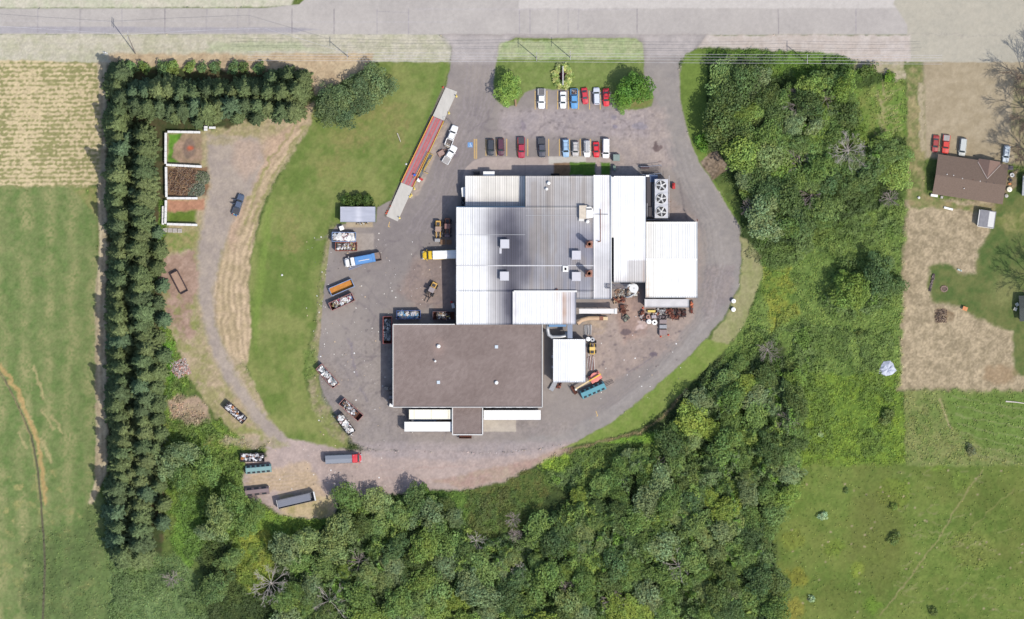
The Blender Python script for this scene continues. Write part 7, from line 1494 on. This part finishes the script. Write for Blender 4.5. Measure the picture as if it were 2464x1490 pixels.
# label the wood trees by colour, bearing and nearest landmark
LM = [(1590, 480, 'three fan unit'), (855, 1101, 'red cabbed truck'), (712, 1204, 'long grey trailer'), (2134, 887, 'silver tarpaulin'), (1427, 938, 'teal lidded trailer'), (1720, 395, 'stony patch'), (622, 1128, 'pale teal container'), (1764, 735, 'white round tanks'), (2250, 350, 'parked red car'), (1938, 147, 'weedy utility pole')]
SH = ['widest leafless tree', 'leafless tree by the bright weeds', 'tall pale leafless tree', 'thin bottom edge leafless tree', 'mid wood leafless tree', 'leafless tree below dark grass', 'small upper leafless tree', 'right hand pale leafless tree', 'round dense leafless tree', 'upper dark grass leafless tree', 'lower dark grass leafless tree', 'fallen looking leafless tree', 'grey twiggy leafless tree', 'shaded leafless tree', 'low east wood leafless tree', 'dry boundary leafless bush', 'bush below the spruces', 'meadow edge leafless tree', 'west edge leafless tree', 'hidden small leafless tree', 'slender pale leafless tree']
LM += [(d[0], d[1], s) for d, s in zip(DEAD, SH)]
DIR = ['east', 'north east', 'north', 'north west', 'west', 'south west', 'south', 'south east']; NTH = ['nearest', 'second nearest', 'third nearest', 'fourth nearest', 'fifth nearest', 'sixth nearest', 'seventh nearest', 'eighth nearest', 'ninth nearest', 'tenth nearest', 'eleventh nearest']
for (cn, kind), lst in REG.items():
    bk = {}
    for root, x, y in lst:
        d, lx, ly, nm = min(((x-a)**2+(y-b)**2, a, b, n_) for a, b, n_ in LM); k = int(round(math.degrees(math.atan2(ly-y, x-lx))/45)) % 8; bk.setdefault((nm, DIR[k]), []).append((d, id(root), root))
    for (nm, dr), it in bk.items():
        for i, (_, _, root) in enumerate(sorted(it, key=lambda t: t[0])): root['label'] = (cn+' broadleaf tree, '+NTH[i]+' ' if len(it) > 1 else cn+' broadleaf tree ')+dr+' of the '+nm
# shrubs in the meadow and weeds
for (x, y, r_, c, lb) in ((1979, 1242, 1.3, (150, 178, 150), 'round silver green shrub alone in the south east meadow'), (1953, 1440, 1.1, (140, 168, 140), 'small silver green shrub near the bottom of the meadow'), (1974, 1045, .8, (150, 176, 130), 'small pale shrub in the bright weeds'), (2152, 1295, 1.7, (100, 120, 70), 'dark shrub on the meadow colour change line'), (2150, 1220, 1.1, (104, 128, 66), 'green shrub north of the dark meadow shrub'),
                         (2246, 1470, 1.4, (100, 120, 70), 'dark shrub at the bottom edge of the meadow'), (2036, 1180, .8, (100, 124, 76), 'tiny dark shrub at the top of the meadow'), (2336, 1082, 1.4, (120, 130, 104), 'grey tipped shrub in the field corner on the right'), (2135, 1000, 1.9, (100, 120, 74), 'dark shrub at the east side of the bright weeds'), (2128, 1012, 1.4, (100, 118, 72), 'second dark shrub at the east side of the bright weeds'), (2070, 805, 1.3, (92, 112, 64), 'dark low shrub above the silver tarpaulin'),
                         (1690, 345, 2.2, (96, 138, 58), 'bright shrub at the drive side corner of the east wood'), (2140, 185, 1.6, (104, 140, 56), 'green shrub at the corner of the dusty apron'), (1020, 1180, 1.8, (84, 112, 52), 'green shrub on the dirt edge of the south wood'), (2090, 170, 2.4, (96, 120, 66), 'shrub by the dusty apron at the top of the east wood')):
    plant_tree('x', PS[R_.randrange(3)], x, y, r_, c, 'shrub', 'shrub', 'single shrubs in meadow and weeds', .9, lb)
# ---- thicket: shrubby leaf mass between and below the crowns
def fillmask(polys, feather=20):
    m = np.zeros((HH, WW_))
    for poly, v in polys:
        xs = [q[0] for q in poly]; ys = [q[1] for q in poly]; sl = win(min(xs), min(ys), max(xs), max(ys), feather)
        d = sdf(poly, GX[sl]+22*N3[sl], GY[sl]+22*N4[sl]); m[sl] = np.maximum(m[sl], np.clip(d/feather+.3, 0, 1)*v)
    return m
BRUSH = [([(1790, 570), (1900, 560), (2050, 450), (2172, 420), (2172, 560), (2060, 600), (1960, 640), (1870, 660), (1800, 620)], 1.6), ([(1960, 620), (2170, 600), (2170, 720), (2080, 790), (1990, 760), (1940, 690)], 2.0), ([(1790, 760), (1880, 700), (1960, 790), (2000, 900), (1950, 960), (1930, 1100), (1780, 1000)], 1.7),
         ([(1930, 780), (2160, 780), (2160, 1100), (1940, 1110)], .7), ([(392, 1080), (600, 1080), (600, 1260), (700, 1300), (700, 1490), (500, 1490), (440, 1330)], 1.4), ([(262, 1330), (420, 1350), (560, 1510), (262, 1510)], .75), ([(400, 880), (560, 1030), (590, 1080), (400, 1090)], .8), ([(1700, 120), (2050, 130), (2100, 170), (2000, 230), (1720, 200)], 1.6), ([(1110, 1190), (1180, 1175), (1300, 1150), (1310, 1200), (1240, 1290), (1140, 1290)], .9), ([(1310, 1130), (1400, 1090), (1500, 1080), (1480, 1150), (1330, 1210)], 2.2), ([(1320, 1110), (1620, 1040), (1700, 930), (1760, 860), (1780, 960), (1500, 1130), (1330, 1180)], 1.6), ([(2080, 330), (2172, 320), (2172, 440), (2080, 430)], 2.)]
TM = np.maximum(fillmask([(SWP, 6.4), (EWP, 5.8)], 34), fillmask(BRUSH, 30))
TH = TM*np.clip(.15+1.5*fbm(GX, GY, 30, 801, 4)*(.35+.9*vnoise(GX, GY, 12, 811)), 0, 1.15)*(np.clip((fbm(GX, GY, 70, 821)-.33)*5, .12, 1))
g = np.random.default_rng(15); nT = 260000; X = g.uniform(240, 2200, nT*4); Y = g.uniform(100, 1520, nT*4)
ii = np.clip(((Y-gy[0])/ST).round().astype(int), 1, HH-2); jj = np.clip(((X-gx[0])/ST).round().astype(int), 1, WW_-2)
k_ = (TH[ii, jj] > .35) & (CL[ii, jj] != CLASS.index('parking_lot')) & (CL[ii, jj] != CLASS.index('bare_dirt')); X, Y, ii, jj = X[k_][:nT], Y[k_][:nT], ii[k_][:nT], jj[k_][:nT]
hT = TH[ii, jj]; dx_ = (TH[ii, jj+1]-TH[ii, jj-1])/(2*ST/S); dy_ = -(TH[ii+1, jj]-TH[ii-1, jj])/(2*ST/S)
P = np.stack([(X-1232)/S, (745-Y)/S, ZG[ii, jj]+hT*g.uniform(.7, 1.06, len(X))], 1); N = np.stack([-dx_, -dy_, np.ones(len(X))*1.2], 1)+g.normal(size=(len(X), 3))*.6; N /= np.linalg.norm(N, axis=1)[:, None]
pal = lin([(106, 130, 80), (122, 148, 82), (92, 116, 74), (134, 152, 86), (116, 136, 100), (112, 146, 74), (104, 124, 88)])*KA*1.65
sel = np.clip((fbm(X, Y, 34, 831, 3)*1.9-.45+g.normal(size=len(X))*.05)*7, 0, 6.99).astype(int); sel = np.array([3, 1, 0, 2, 6, 4, 5])[sel]
CT = pal[sel]*g.uniform(.72, 1.25, len(X))[:, None]*(.85+.3*vnoise(X, Y, 8, 841))[:, None]
lo = np.clip((2.6-TM[ii, jj])/1.2, 0, 1)[:, None]*.8; CT = CT*np.array([1.05, 1.04, .86]); CT = CT*(1-lo)+C[ii, jj]*1.45*g.uniform(.75, 1.2, len(X))[:, None]*lo
V, F = quads(P, N, .27, g); o = link('thicket', np_mesh('thicket', V, F, vmat('thicket_leaves', var=.12, scale=1, rough=.7, transl=.3), np.repeat(CT, 4, 0)))
tag(o, 'mixed shrubby thicket filling the woods and rough ground between the taller trees', 'thicket', kind='stuff')
# ---- undergrowth: leaf tufts on all weedy ground
g = np.random.default_rng(5)
npt = 150000; X = g.uniform(-20, 2484, npt*4); Y = g.uniform(-20, 1510, npt*4)
ii = np.clip(((Y-gy[0])/ST).round().astype(int), 0, HH-1); jj = np.clip(((X-gx[0])/ST).round().astype(int), 0, WW_-1)
keep = (UG[ii, jj]*np.where((Y > 1120) & (X > 1870), .3, 1.) > g.random(len(X))*1.1) & (g.random(len(X)) < .25+.75*(fbm(X, Y, 18, 701, 3) > .47))
X, Y, ii, jj = X[keep][:npt], Y[keep][:npt], ii[keep][:npt], jj[keep][:npt]
P = np.stack([(X-1232)/S, (745-Y)/S, ZG[ii, jj]+g.uniform(.05, .35, len(X))], 1); N = g.normal(size=(len(X), 3))*.55+np.array([0, 0, .9]); N /= np.linalg.norm(N, axis=1)[:, None]
tone = (g.uniform(.8, 1.15, len(X))*(.9+.3*vnoise(X, Y, 22, 705)))[:, None]*np.stack([g.uniform(.9, 1.15, len(X)), np.ones(len(X)), g.uniform(.8, 1.1, len(X))], 1)
V, F = quads(P, N, .24, g); o = link('undergrowth', np_mesh('undergrowth', V, F, vmat('weed_leaves', var=.1, scale=1, rough=.7, transl=.2), np.repeat(np.clip(C[ii, jj]*tone*1.55, .003, .7), 4, 0)))
tag(o, 'dense leafy weeds and undergrowth covering the clearings and wood floor', 'undergrowth', kind='stuff')
print('TREES', nS, nE, len(placed))
